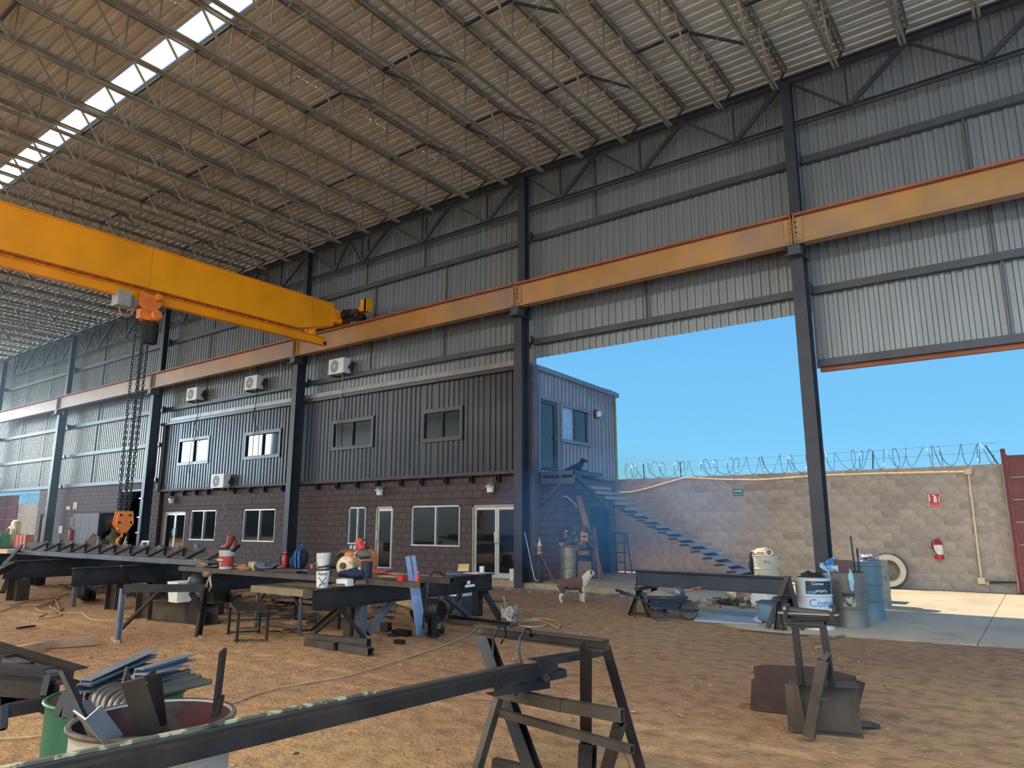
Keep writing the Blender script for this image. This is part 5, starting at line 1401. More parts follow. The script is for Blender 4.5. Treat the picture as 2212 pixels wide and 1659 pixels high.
# end frames of the near bench
f1 = thing('beam_trestle', 'heavy square-tube trestle with spread legs under the near end of the bench beam', 'trestle', (-8.0, 6.9, 0))
tp((-8.406, 6.536, 0.1), (-7.37, 6.73, 0.1), .10, .10, 'base_rail', parent=f1)
tp((-8.356, 6.485, 0.05), (-7.758, 6.513, 0.05), .10, .09, 'foot_tube', parent=f1); tp((-7.68, 6.526, 0.05), (-7.08, 6.502, 0.05), .10, .09, 'foot_tube', parent=f1)
MB().tubebar((-8.05, 6.98, .1), (-8.05, 6.98, .53), .12, .14, .006, (1, 0, 0)).build('post', M['steelbr'], f1)
MB().tubebar((-7.88, 7.02, .1), (-7.88, 7.02, .53), .12, .13, .006, (1, 0, 0)).build('post', M['steelbl'], f1)
MB().cbar((-8.62, 6.78, .12), (-8.0, 6.8, .52), .09, .09, .006, (0, 0, 1)).build('brace', M['steelbr'], f1)
tp((-8.274, 6.62, 0.839), (-7.58, 6.92, 0.08), .07, .07, 'brace', (0, 1, 0), kind='angle', parent=f1, mt='steel')
MB().tubebar((-7.9, 7.18, .12), (-7.9, 7.62, .52), .09, .09, .005, (0, 1, 0)).build('brace', M['steelbl'], f1)
f2 = thing('beam_trestle', 'steel trestle with a long slanting leg under the far end of the bench beam', 'trestle', (-8.0, 9.8, 0))
tp((-8.668, 9.678, 0.06), (-7.072, 9.374, 0.08), .10, .06, 'base_rail', kind='channel', parent=f2, mt='steel'); tp((-8.259, 9.375, 0.03), (-7.204, 9.476, 0.03), .09, .07, 'foot_tube', parent=f2)
MB().tubebar((-8.0, 9.75, .1), (-8.0, 9.75, .53), .13, .13, .006, (1, 0, 0)).build('post', M['steel'], f2)
tp((-8.051, 9.75, 0.752), (-7.516, 9.783, 0.06), .08, .08, 'brace', (0, 1, 0), kind='tube', parent=f2, mt='steel')
tp((-8.248, 9.2, 0.451), (-8.187, 9.75, 0.088), .08, .07, 'brace', (0, 1, 0), kind='tube', parent=f2, mt='steelbl')
tp((-8.556, 9.95, 0.422), (-8.813, 9.9, 0.067), .07, .06, 'brace', (0, 1, 0), kind='tube', parent=f2, mt='steel')
# rails across the beams
def rail(label, x0, x1, y, z, w_=.12, h_=.075, mt='steelbr'):
    o = MB().tubebar((x0, y, z), (x1, y, z), w_, h_, .006).build('bench_rail', M[mt]); return tag(o, label, 'rail', 'rectangular tube rails laid over the bench beams')
rail('front rectangular tube rail laid across the bench beams, open end beside the slotted plate', -12.6, -6.62, 6.95, .86)
rail('second rectangular tube rail behind the front one on the bench beams', -9.9, -6.75, 7.68, .865)
rail('rear rail continuing left behind the red and white bucket', -13.0, -10.1, 7.62, .865)
# further beams to the left
ibeam('dark I-beam lying across the bench under the helmet and gloves', -11.45, 6.7, 9.6, .53, .82, .16)
ibeam('large dark I-beam on blocks at the middle left with its near end showing', -14.6, 5.95, 9.2, .50, .84, .16)
ibeam('dark I-beam at the left end of the bench on an I-section block', -18.4, 6.1, 9.6, .46, .84, .18)
ibeam('dark I-beam at the far left edge under the hazy light', -22.5, 6.9, 10.5, .5, .86, .18)
o = MB().tubebar((-12.65, 7.0, .68), (-11.9, 8.3, .68), .25, .28, .008).build('box_section', M['steel']); tag(o, 'open-ended box section lying behind the dark I-beam', 'box section')
# supports: upright I-section blocks
def block_(label, x, y, w_, d_, h_, mt='steel'):
    o = MB().ibar((x, y, 0), (x, y, h_), w_, d_, .012, .014, (math.cos(.3), math.sin(.3), 0)).build('beam_block', M[mt]); return tag(o, label, 'beam block', 'upright beam blocks under the bench')
block_('upright beam block under the leftmost long I-beam', -18.3, 6.4, .3, .3, .46, 'steelbr'); block_('upright beam block behind the pipe leg', -14.9, 6.9, .22, .26, .5, 'steelbr')
block_('upright beam block under the middle of the dark I-beam', -13.0, 6.6, .26, .3, .5, 'steelbr'); block_('upright beam block left of the white box', -12.6, 7.6, .3, .3, .5, 'steelbr')
block_('dark upright beam block behind the small stool', -11.3, 9.3, .3, .3, .53); block_('dark beam block far behind under the truss', -17.2, 8.9, .3, .3, .46); block_('beam block under the left beam behind', -22.3, 8.2, .3, .3, .5)
block_('dark beam block under the far end of the middle beam', -14.5, 8.9, .3, .3, .5)
o = MB().tubebar((-16.04, 6.623, 0), ((-16.04, 6.623, 0)[0], (-16.04, 6.623, 0)[1], .5), .07, .07, .005, (1, 0, 0)).build('prop', M['steelbl']); tag(o, 'square tube prop under the near end of the middle left I-beam', 'prop')
# white box on a low I-beam piece
lb = MB().ibar((-12.72, 6.55, .17), (-11.4, 7.0, .17), .22, .34, .012, .014).build('beam_offcut', M['steelbr']); tag(lb, 'low I-beam offcut on the dirt carrying a white bin', 'beam')
lb = MB().box((-11.95, 6.72, .0), (-11.35, 6.74, .36)).build('steel_sheet', M['steel']); tag(lb, 'dark steel sheet standing against the low I-beam offcut', 'plate')
cbx = thing('white_bin', 'square white plastic bin under the slanting brace of the A-frame', 'bin', (-11.95, 6.6, .345))
MB().hexa([(-12.12, 6.5, .345), (-11.85, 6.5, .345), (-11.85, 6.75, .345), (-12.12, 6.75, .345), (-12.15, 6.47, .68), (-11.82, 6.47, .68), (-11.82, 6.78, .68), (-12.15, 6.78, .68)]).build('bin_body', M['white'], cbx)
# long girder with stiffeners (on the rails, left)
gd = thing('lattice_girder', 'long dark girder with rows of slanting stiffeners lying on the bench beams', 'girder', (-16.5, 7.3, .84))
gx0, gx1 = -21.5, -12.1
MB().cbar((gx0, 7.2, .95), (gx1, 7.2, .95), .10, .10, .008, (0, 0, 1), -1).build('front_chord', M['steelbl'], gd)
MB().cbar((gx0, 7.62, 1.06), (gx1 - .2, 7.62, 1.06), .12, .24, .008, (0, 0, 1), -1).build('rear_chord', M['steelbr'], gd)
MB().bar((gx0, 7.42, .925), (gx1, 7.42, .925), .36, .02).build('base_plate', M['steel'], gd)
MB().bar((gx0, 7.50, 1.0), (gx1, 7.50, 1.0), .015, .03).build('middle_flat', M['steelbl'], gd)
for k in range(12):
    x = gx1 - .15 - .72 * k
    MB().bar((x, 7.55, .94), (x, 7.55, 1.17), .05, .05, (1, 0, 0)).build('stiffener', M['steel'], gd)
    MB().bar((x - .06, 7.18, .96), (x + .1, 7.54, 1.18), .045, .05, (1, 0, 0)).build('strut', M['steel'], gd)
MB().box((-12.95, 7.50, .93), (-12.2, 7.54, 1.17)).build('end_plate', M['steelbr'], gd)
for k in range(12):
    MB().box((-13.4 - .7 * k, 7.6, 1.18), (-13.3 - .7 * k, 7.68, 1.21 + .05 * (k % 3 == 0))).build('lug', M['steelbl'], gd)
for lab, a, b_, w_ in (('dark bar leaning from the ground to the left end of the girder', (-20.48, 6.828, 0), (-21.219, 7.301, 0.756), .09), ('thinner bar rising to the top of the left beam end', (-16.803, 5.51, 0.738), (-22.254, 7.723, 1.074), .07), ('low sloping bar at the far left edge', (-15.677, 5.073, 0.753), (-17.19, 5.837, 0.817), .12),
                       ):
    tag(MB().bar(a, b_, w_, w_).build('steel_bar', M['steelbl'] if w_ < .08 else M['steel']), lab, 'bar')
tag(MB().bar((-13.493, 6.3, 0.903), (-16.047, 7.923, 0), .035, .035).build('steel_bar', M['steel']), 'thin dark bar leaning across the front of the middle I-beam', 'bar')

# ---- A-frame in front, left
af = thing('a_frame', 'steel portal frame with slanted legs standing on the dirt left of the stool', 'frame', (-10.5, 5.5, 0))
L0, R0 = (-10.796, 5.1, 0.732), (-10.177, 6, 0.708)
tp(L0, R0, .06, .11, 'top_rail', parent=af, mt='steel')
tp((L0[0], L0[1], L0[2]), (-10.809, 5.106, 0), .06, .07, 'leg', (0, 1, 0), parent=af, mt='galv', kind='channel')
tp((R0[0], R0[1], R0[2]), (-10.284, 6.017, 0), .07, .08, 'leg', (0, 1, 0), parent=af, mt='steel', kind='channel')
tp((-11.398, 5.406, 0.08), (-10.529, 5.5, 0.686), .045, .045, 'brace', (0, 1, 0), parent=af, mt='steel')
tp((-10.3, 5.85, 0.653), (-10.208, 5.98, 0.404), .05, .06, 'brace', (0, 1, 0), parent=af, mt='steel', kind='bar')
MB().bar((-11.125, 5.178, 0), (-10.68, 5.053, 0), .05, .06).build('foot', M['wood'], af)
MB().bar((-10.384, 6.052, 0), (-10.108, 5.988, 0), .05, .05).build('foot', M['wood'], af)
# ---- small square stool
so = thing('steel_stool', 'small square steel stool with sloped sheet top, standing alone on the dirt', 'stool', (-9.9, 6.6, 0))
C4 = [(-10.19, 6.477, 0), (-9.26, 6.209, 0), (-9.204, 6.351, 0), (-10.107, 6.597, 0)]
a, b_, c_, e = [V(p) for p in C4]
a, b_, c_, e = V((-10.15, 6.42, 0)), V((-9.45, 6.12, 0)), V((-9.18, 6.42, 0)), V((-9.9, 6.78, 0))
H_ = .40
for p in (a, b_, c_, e): MB().tubebar(p, p + V((0, 0, H_)), .03, .03, .003, (1, 0, 0)).build('leg', M['steel'], so)
MB().bar(a + V((0, 0, .03)), e + V((0, 0, .03)), .025, .025).bar(a + V((0, 0, .2)), e + V((0, 0, .2)), .02, .02).build('rail', M['steel'], so)
MB().bar(b_ + V((0, 0, .18)), c_ + V((0, 0, .18)), .025, .025).build('rail', M['steel'], so)
MB().bar(b_ + V((-.08, .0, .012)), c_ + V((.05, 0, .012)), .03, .02).build('foot_bar', M['steel'], so)
MB().hexa([a + V((-.02, 0, H_)), b_ + V((0, -.02, H_)), c_ + V((.02, 0, H_)), e + V((0, .02, H_)), a + V((-.02, 0, H_ + .07)), b_ + V((0, -.02, H_ + .012)), c_ + V((.02, 0, H_ + .012)), e + V((0, .02, H_ + .07))]).build('seat', M['steel'], so)
# ---- work table with thin legs
wt = thing('work_table', 'thin-legged steel work table with dusty brown top beside the bench beam', 'table', (-9.6, 7.6, 0))
T = [V((-10.32, 7.0, 0)), V((-9.2, 7.0, 0)), V((-9.2, 7.75, 0)), V((-10.32, 7.75, 0))]
th = .66
for p in T: MB().tubebar(p, p + V((0, 0, th)), .035, .035, .003, (1, 0, 0)).build('leg', M['steelbl'] if p.y < 7.2 else M['steel'], wt)
MB().box((-10.42, 6.93, th), (-9.08, 7.82, th + .012)).box((-10.42, 6.93, th - .09), (-9.08, 6.94, th)).box((-10.42, 7.81, th - .09), (-9.08, 7.82, th)).box((-9.09, 6.94, th - .09), (-9.08, 7.81, th)).box((-10.42, 6.94, th - .09), (-10.41, 7.81, th)).build('table_top', mat('dusty steel top', (132, 116, 88), .7, .1, var=.12, scale=3), wt)
for p, q in ((T[0], T[1]), (T[3], T[2])):
    MB().bar(p + V((0, 0, th - .28)), p.lerp(q, .22) + V((0, 0, th - .05)), .03, .03).build('brace', M['steel'], wt)
    MB().bar(q + V((0, 0, th - .28)), q.lerp(p, .22) + V((0, 0, th - .05)), .03, .03).build('brace', M['steel'], wt)
for p, q in ((T[0], T[1]), (T[1], T[2]), (T[2], T[3]), (T[3], T[0])): MB().bar(p + V((0, 0, .12)), q + V((0, 0, .12)), .03, .03).build('stretcher', M['steelbl'], wt)

# ================================================================== THINGS ON THE BENCH
def bucket(c, label, mt=None, r=.15, h=.36, lid=False, handle=True, name='bucket', rings=True, fill=None, cat='bucket', parts=None):
    x, y, z = c
    mt = mt or M['white']
    t = thing(name, label, cat, c)
    pr = [(0, 0), (r * .86, 0), (r * .87, .01), (r * .97, h * .74)]
    if rings: pr += [(r * 1.03, h * .745), (r * 1.03, h * .765), (r * .975, h * .77), (r * .98, h * .84), (r * 1.04, h * .845), (r * 1.04, h * .865), (r * .985, h * .87)]
    pr += [(r, h * .97), (r * 1.03, h * .975), (r * 1.03, h), (r * .97, h)]
    pr += [(r * .96, h * .98), (0, h * .98)] if lid else [(r * .95, h * .95), (r * .84, .03), (0, .03)]
    MB().lathe(c, pr, 28, close=False).build('body', mt, t, smooth=35)
    if fill: MB().lathe((x, y, z + h * fill[0]), [(0, .01), (r * .93, 0)], 20, close=False).build('contents', fill[1], t, smooth=40)
    if handle:
        pts = [(x + r * 1.04 * math.cos(a), y - r * .35 * math.sin(a) - .02, z + h * .82 - r * 1.0 * math.sin(a)) for a in [math.pi * k / 10 for k in range(11)]]
        MB().tube(pts, .004, 5).build('wire_handle', M['steel'], t)
    return t
zr = .8985
def on(p, z): return (p[0], p[1], z)
rb = bucket(on((-11.234, 6.97, 0.927), zr), 'grey bucket with a red printed label standing on the bench rail, boot on top', mat('grey bucket', (178, 176, 170), .5, var=.08), .125, .31, lid=True, handle=False)
b0 = rb['_w']
MB().lathe((b0[0], b0[1], b0[2]), [(.111, .04), (.1225, .21)], 28, close=False).build('label_band', mat('label red', (170, 62, 46), .6, var=.15, scale=6), rb, smooth=40)
text_mesh('AMERICAN', .036, origin=(b0[0], b0[1] - .124, b0[2] + .15), m=swh, parent=rb, ext=.004)
text_mesh('C', .06, origin=(b0[0] + .03, b0[1] - .12, b0[2] + .09), m=swh, parent=rb, ext=.004)
def boot(label, c, flip=1, rz=0, mt=None):
    x, y, z = c
    t = thing('work_boot', label, 'boot', c, 'brown work boots')
    mt = mt or mat('brown boot leather', (122, 62, 48), .5, var=.2, scale=9)
    def W(p): 
        co, si = math.cos(rz), math.sin(rz); return (x + p[0] * co - p[1] * si, y + p[0] * si + p[1] * co, z + p[2])
    m = MB()
    secs = [(-.14, .03, .035, .045), (-.11, .045, .045, .06), (-.05, .05, .05, .075), (.02, .045, .065, .10), (.08, .042, .10, .16), (.12, .045, .12, .22)]
    vs = []; n = 12
    for i, (xx, w_, zc, hh) in enumerate(secs[:4]):
        for k in range(n):
            a = 2 * math.pi * k / n
            vs.append(W((xx, w_ * math.cos(a), zc + hh * .5 * math.sin(a))))
    for (xx, zz, w_, l_) in ((.07, .12, .045, .055), (.09, .19, .048, .06), (.10, .25, .05, .065)):
        for k in range(n):
            a = 2 * math.pi * k / n
            vs.append(W((xx + l_ * math.sin(a) * -1, w_ * math.cos(a), zz + .02 * math.sin(a))))
    R_ = len(vs) // n
    fs = [(i * n + k, i * n + (k + 1) % n, (i + 1) * n + (k + 1) % n, (i + 1) * n + k) for i in range(R_ - 1) for k in range(n)]
    fs.append(tuple(range(n - 1, -1, -1)))
    m.add(vs, fs); m.build('upper', mt, t, smooth=60)
    MB().hexa([W(p) for p in ((-.16, -.045, 0), (.13, -.04, 0), (.13, .04, 0), (-.16, .045, 0), (-.16, -.045, .022), (.13, -.04, .022), (.13, .04, .022), (-.16, .045, .022))]).build('sole', M['rubber'], t)
    return t
boot('brown leather work boot standing on the red and white bucket', (b0[0] - .02, b0[1], b0[2] + .31))
bt2 = boot('second work boot tilted behind the first, dark sole showing', (b0[0] + .13, b0[1] + .05, b0[2] + .30), rz=.4); bt2.rotation_euler = (0, -.9, .2)
bucket((-8.0, 6.42, .801), 'white open bucket marked with a black scribbled cross on the near bench beam', M['white'], .088, .21, handle=False, rings=False)
b0 = (-8.0, 6.42, .801)
mm = MB()
for p, q in (((-.07, .02), (.07, .2)), ((.06, .03), (-.07, .2)), ((-.09, .25), (-.05, .29)), ((-.05, .29), (-.04, .24)), ((-.03, .24), (.0, .28)), ((.0, .28), (.02, .24)), ((.03, .25), (.06, .29)), ((.05, .24), (.09, .27)), ((-.06, .03), (.07, .1))):
    for k in range(4):
        a = Vector(p).lerp(Vector(q), k / 4); c = Vector(p).lerp(Vector(q), (k + 1) / 4)
        def onb(v):
            a_ = R(-90 + 50) + v.x * .7 / .08
            r_ = .078 + .016 * v.y / .3
            return (b0[0] + r_ * math.cos(a_), b0[1] + r_ * math.sin(a_), b0[2] + v.y * .68)
        mm.bar(onb(a), onb(c), .006, .006, (0, 1, 0))
bks = [o for o in bpy.data.objects if o.get('label', '').startswith('white open bucket marked')][0]
mm.build('marker_cross', M['black'], bks)
wb2 = bucket(on((-9.572, 7.68, 0.966), .9035), 'white lidded bucket with faded print standing on the rear bench rail', M['white'], .115, .27, lid=True, handle=False)
b0 = wb2['_w']
text_mesh('MAR', .04, origin=(b0[0] - .04, b0[1] - .114, b0[2] + .11), m=M['champ'], parent=wb2, ext=.004)
text_mesh('CAUTION', .022, origin=(b0[0] + .02, b0[1] - .112, b0[2] + .07), m=M['champ'], parent=wb2, ext=.006)
# far red extinguisher by the column, beside the bench
extinguisher(on((-10.526, 7.62, 0.944), .9035), 'small plain red fire extinguisher at the foot of the column beside the backpack', .26, .04, band=False)
# backpack
bp = thing('backpack', 'navy backpack with bright blue straps sitting on the bench rails', 'backpack', on((-10.093, 7.62, 0.914), .9035))
x, y, z = bp['_w']
MB().blob((x, y, z + .175), (.3, .2, .36), seed=4, amp=.14, nu=18, nv=12, flat=.92).build('bag', M['navy'], bp, smooth=60)
MB().blob((x - .06, y - .08, z + .12), (.2, .12, .2), seed=9, amp=.15, nu=14, nv=9).build('front_pocket', M['navy'], bp, smooth=60)
for dx in (.02, .11):
    m = MB(); pts = [(x + dx - .02, y - .06, z + .34), (x + dx, y - .12, z + .3), (x + dx + .02, y - .14, z + .17), (x + dx, y - .11, z + .03)]
    for p, q in zip(pts, pts[1:]): m.bar(p, q, .045, .012, (0, 1, 0))
    m.build('strap', M['bluefab'], bp)
MB().tube([(x - .03, y, z + .34), (x - .02, y, z + .39), (x + .04, y, z + .39), (x + .05, y, z + .34)], .012, 6).build('handle', M['bluefab'], bp, smooth=60)
tag(MB().lathe(on((-9.83, 7.66, 0.936), .9035), [(0, 0), (.035, 0), (.035, .09), (0, .09)], 16, close=False).build('tin', mat('pink tin', (198, 84, 84), .5), smooth=40), 'small pink and white tin right of the backpack', 'tin')
# gas bottles and gear
def bottle(label, c, r, h, mt, lying=False):
    t = thing('gas_cylinder', label, 'gas cylinder', c)
    ax = (0, 0, 1) if not lying else (.3, -1, .15)
    pr = [(0, 0), (r * .7, .0), (r * .93, h * .08), (r, h * .2), (r, h * .75), (r * .9, h * .88), (r * .5, h * .97), (0, h)]
    MB().lathe(c, pr, 24, ax, close=False).build('tank', mt, t, smooth=40)
    a = V(ax).normalized()
    MB().lathe(V(c) + a * h * .97, [(r * .3, 0), (r * .3, .04), (0, .04)], 12, ax, close=False).build('valve', M['steel'], t)
    return t
om = mat('orange cylinder', (214, 116, 48), .45, var=.15, scale=6, c3=(226, 212, 190), thr=(.58, .66), wscale=5)
bottle('large orange and white gas cylinder among the gear on the bench', (-8.808, 7.9, 0.839), .19, .42, om)
bottle('small orange gas cylinder left of the large one', (-9.145, 7.9, 0.92), .11, .3, om)
bottle('rounded dirty white cylinder lying with its end to the camera in front of the hoses', (-8.907, 7.75, 0.965), .165, .3, mat('dirty white cylinder', (206, 184, 148), .55, var=.15, scale=5, c3=(140, 110, 76), thr=(.55, .7), wscale=6), lying=True)
rg = thing('gas_regulator', 'chrome gas regulator with gauges on top of the bench gear', 'regulator', (-8.802, 7.7, 1.248))
x, y, z = rg['_w']
MB().tube([(x, y, z - .12), (x, y, z + .02)], .012, 8).bar((x - .1, y, z), (x + .07, y, z), .03, .03).build('body', M['galv'], rg)
for dx in (-.09, .0): MB().lathe((x + dx, y - .01, z + .03), [(0, 0), (.035, 0), (.035, .03), (0, .03)], 14, (0, -1, .2), close=False).build('gauge', M['galv'], rg, smooth=40)
hl = thing('welding_helmet', 'red welding visor hung on top of the gas gear', 'helmet', (-8.753, 7.75, 1.283))
x, y, z = hl['_w']
vs = []; n = 10
for j in range(7):
    for i in range(n + 1):
        a = R(-80 + 160 * i / n); zz = z - .06 + .2 * j / 6
        rr = .085 * (1 - .35 * max(0, (j - 3) / 3) ** 2)
        vs.append((x + rr * math.sin(a) + .03 * math.sin(j), y - rr * math.cos(a), zz))
MB().add(vs, [(j * (n + 1) + i, j * (n + 1) + i + 1, (j + 1) * (n + 1) + i + 1, (j + 1) * (n + 1) + i) for j in range(6) for i in range(n)]).build('visor_shell', M['red'], hl, smooth=60)
MB().tube([(x - .085, y, z + .02), (x - .09, y + .06, z + .08), (x, y + .1, z + .12), (x + .09, y + .06, z + .08), (x + .085, y, z + .02)], .01, 6).build('headband', M['black'], hl)
tag(MB().blob((-8.524, 7.6, 1.18), (.3, .22, .13), seed=8, amp=.4).build('cap', mat('grey green cap', (88, 94, 84), .9, var=.2), smooth=60), 'grey-green cloth cap on the orange cylinder', 'cap')
cc = MB(); p = (-9.321, 7.85, 1.041)
for k in range(7):
    r = .14 + .012 * (k % 3)
    cc.tube([(p[0] + r * 1.25 * math.cos(R(a)), p[1] + .02 * k, p[2] + .02 + r * math.sin(R(a)) * .95) for a in range(0, 361, 24)], .011, 5, cap=False)
tag(cc.build('hose_coil', mat('dark tan hose', (112, 88, 60), .7, var=.2), smooth=60), 'coil of dark tan hose left of the dirty white cylinder', 'hose')
tag(MB().tube([(-8.562, 7.7, 1.196), (-8.345, 7.6, 1.17), (-8.217, 7.5, 1.028), (-7.965, 7.3, 0.98), (-7.686, 7.1, 0.95)], .012, 6).build('hose', mat('copper hose', (126, 80, 58), .6), smooth=60), 'copper-brown hose looping down right of the orange cylinder', 'hose')
dj = bucket(on((-7.742, 6.97, 0.936), zr), 'dark blue-black lidded jar standing on the front rail', mat('dark blue plastic', (30, 36, 50), .45, var=.1), .085, .23, lid=True, handle=False, name='jar', rings=False, cat='jar')
tag(MB().blob((-7.886, 6.85, 0.956), (.42, .24, .15), seed=21, amp=.35, flat=.6, rz=.3).build('jacket', M['navy'], smooth=60), 'navy jacket bundled on the front rail beside the dark jar', 'jacket')
tag(MB().blob((-7.799, 6.95, 0.979), (.16, .14, .16), seed=22, amp=.35).blob((-8.001, 6.85, 0.913), (.14, .12, .1), seed=23, amp=.35).build('glove', M['cream'], smooth=60), 'cream leather gloves tucked in the navy jacket', 'gloves')
# tool box, machine, offcuts on the front rail right end
tag(MB().cbox(on((-7.016, 6.95, 0.907), zr + .035), (.1, .08, .07)).build('tape_measure', M['red']), 'small red box on the front rail near its open end', 'box')
t = thing('grinder_bottle', 'small red bottle with metal cap at the end of the front rail', 'bottle', on((-6.726, 6.95, 0.956), zr))
MB().lathe(t['_w'], [(0, 0), (.035, 0), (.035, .06), (.014, .09), (.014, .11), (0, .11)], 16, close=False).build('body', M['red'], t, smooth=40)
MB().lathe(V(t['_w']) + V((0, 0, .11)), [(.018, 0), (.018, .025), (0, .025)], 12, close=False).build('cap', M['galv'], t)
tt = mat('red tool tray', (168, 44, 40), .5)
t = thing('tool_tray', 'red tool tray with tools on the rear rail beside the glass door', 'tray', on((-8.133, 7.68, 0.927), .9035))
x, y, z = t['_w']
MB().box((x - .14, y - .1, z + .02), (x + .14, y + .1, z + .06)).build('tray', tt, t)
for k in range(5): MB().bar((x - .12 + .05 * k, y - .08, z + .07), (x - .1 + .05 * k, y + .07, z + .075), .015, .015).build('tool', M['galv'], t)
wl = M['wooddk']
for k, (px, py, lab, rz) in enumerate((('a', 0, 'flat piece of board among the scraps on the front rail', .2), ('b', 0, 'second scrap of board overlapping on the front rail', -.3))):
    p = (-7.248, 6.95, 0.939) if k == 0 else (-7.26, 7.1, 0.943)
    tag(MB().cbox((p[0], p[1], p[2] + .01 + .02 * k), (.3, .14, .015), rz).build('board_scrap', wl), lab, 'board')
tag(MB().bar((-9.004, 6.9, 0.961), (-9.564, 7.9, 0.986), .06, .02).build('flat_bar', M['steelbl']), 'grey flat bar lying slanted across the bench rails', 'bar')
tag(MB().bar((-10.1, 6.95, .915), (-9.2, 7.7, .92), .05, .03).build('flat_bar', M['steelbr']), 'brown flat bar lying along the bench behind the front rail', 'bar')
tag(MB().cbox((-7.751, 6.6, 0.865), (.2, .12, .09), .1).build('carton', M['white']), 'small white carton on the near bench beam under the front rail', 'box')
tag(MB().bar((-7.631, 6.7, 0.864), (-7.484, 6.75, 0.874), .06, .05).build('grinder', M['girt']), 'grey cylindrical tool lying on the near bench beam', 'tool')
tag(MB().bar((-7.868, 6.5, 0.841), (-7.659, 6.5, 0.846), .04, .02).build('file', M['steelbl']), 'short file beside the small white carton', 'tool')
# far end of bench beam
tag(MB().prism([(-8.597, 9.9, 0.809), (-8.336, 9.9, 0.819), (-8.537, 10.15, 0.929), (-8.782, 10.15, 0.921)], (0, .012, 0)).build('cardboard', mat('yellow board', (206, 182, 122), .8)), 'pale yellow board standing on the far end of the bench beam', 'board')
tag(MB().lathe((-7.947, 9.8, 0.823), [(0, 0), (.04, 0), (.045, .1), (0, .1)], 14, close=False).build('cup', M['white2'], smooth=40), 'white cup on the far end of the bench beam', 'cup')
tag(MB().lathe((-8.574, 9.9, 0.761), [(0, 0), (.22, 0), (.22, .035), (0, .035)], 24, close=False).build('disc', mat('blue grey disc', (74, 88, 110), .5), smooth=40), 'blue-grey round disc lying beside the pale yellow board', 'disc')
tag(MB().cbox((-8.166, 9.8, 0.799), (.3, .12, .01), .2).build('paper', M['white']), 'pale sheet of paper lying at the far end of the bench', 'paper')
# blue slotted plate leaning on the rails
bl_ = mat('blue film plate', (158, 184, 222), .45, .05, var=.1, scale=4, c3=(70, 66, 62), thr=(.66, .78), wscale=4)
bl0, br0, tl0, tr0 = V((-7.746, 8.016, 0)), V((-7.754, 8.234, 0)), V((-7.299, 7.28, 1.196)), V((-7.168, 7.34, 1.21))
def bil(u, v): return (bl0.lerp(br0, u)).lerp(tl0.lerp(tr0, u), v)
outl = [bil(0, 0), bil(1, 0), bil(1, 1), bil(.62, 1), bil(.62, .77), bil(.46, .77), bil(.46, 1), bil(0, 1)]
tag(MB().prism(outl, (.0, .012, 0)).build('slotted_plate', bl_), 'blue-filmed steel plate with a slot at its top, leaning on the bench', 'plate')
hang('black cable looping over the bench rail and down to the dirt', [(-6.829, 7.6, 0.92), (-6.835, 7.5, 0.988), (-6.78, 7.3, 1.007), (-6.573, 7, 0.93), (-6.505, 6.9, 0.721), (-6.839, 7.2, 0.438), (-7.91, 8.325, 0.03), (-7.515, 8.021, 0.02), (-7.311, 8, 0.015)], .012, 'cable', 'cable', 'cable')
hang('black cable hanging from the second rail end to a plug', [(-7.005, 7.65, 0.884), (-7.028, 7.7, 0.721), (-7.07, 7.75, 0.557)], .01, 'cable', 'cable', 'cable')
# helmet and gloves on the second beam
wh = thing('welding_helmet', 'black welding helmet with white shell hanging on the beam end above the A-frame', 'helmet', (-11.455, 6.6, 0.66))
x, y, z = wh['_w']
vs = []; n = 12
for j in range(8):
    for i in range(n + 1):
        a = R(-95 + 190 * i / n); th_ = R(10 + 110 * j / 7)
        vs.append((x + .15 * math.sin(th_) * math.sin(a), y - .15 * math.sin(th_) * math.cos(a), z + .02 + .16 * math.cos(th_)))
MB().add(vs, [(j * (n + 1) + i, j * (n + 1) + i + 1, (j + 1) * (n + 1) + i + 1, (j + 1) * (n + 1) + i) for j in range(7) for i in range(n)]).build('shell', M['black'], wh, smooth=60)
MB().blob((x - .17, y, z + .07), (.1, .12, .12), seed=2).build('white_shell', M['white'], wh, smooth=60)
tag(MB().tube([(-11.4, 6.78, .83), (-11.228, 6.68, 0.755), (-11.267, 6.67, 0.665), (-11.269, 6.67, 0.591), (-11.182, 6.67, 0.566), (-11.136, 6.67, 0.627), (-11.202, 6.68, 0.771), (-11.38, 6.8, .83)], .016, 6).build('strap_loop', M['champ'], smooth=60), 'pale strap looped over the end of the dark I-beam', 'strap')
tag(MB().blob((-11.328, 6.7, 0.824), (.12, .12, .1), seed=31, amp=.4).build('glove', M['tan'], smooth=60), 'tan glove on top of the dark I-beam end', 'glove')
tag(MB().blob((-10.7, 6.95, 0.924), (.26, .16, .13), seed=33, amp=.5, flat=.5, rz=.3).build('glove', M['tan'], smooth=60), 'tan leather glove draped over the front rail right of the bucket', 'glove')
tag(MB().cbox((-10.645, 7.1, 0.956), (.12, .1, .14), .2).build('carton', M['cream']), 'small cream carton on the bench right of the tan glove', 'box')
tag(MB().blob((-10.468, 7.2, 0.95), (.5, .3, .17), seed=35, amp=.5, flat=.4).build('coverall', mat('grey blue cloth', (74, 80, 92), .95, var=.25), smooth=60), 'grey-blue cloth bundle on the bench between cartons and backpack', 'cloth')
tag(MB().bar((-10.669, 7.5, 0.952), (-11.469, 7.4, 0.922), .05, .03).build('flat_bar', M['steelbl']), 'flat bar lying on the bench behind the tan glove', 'bar')
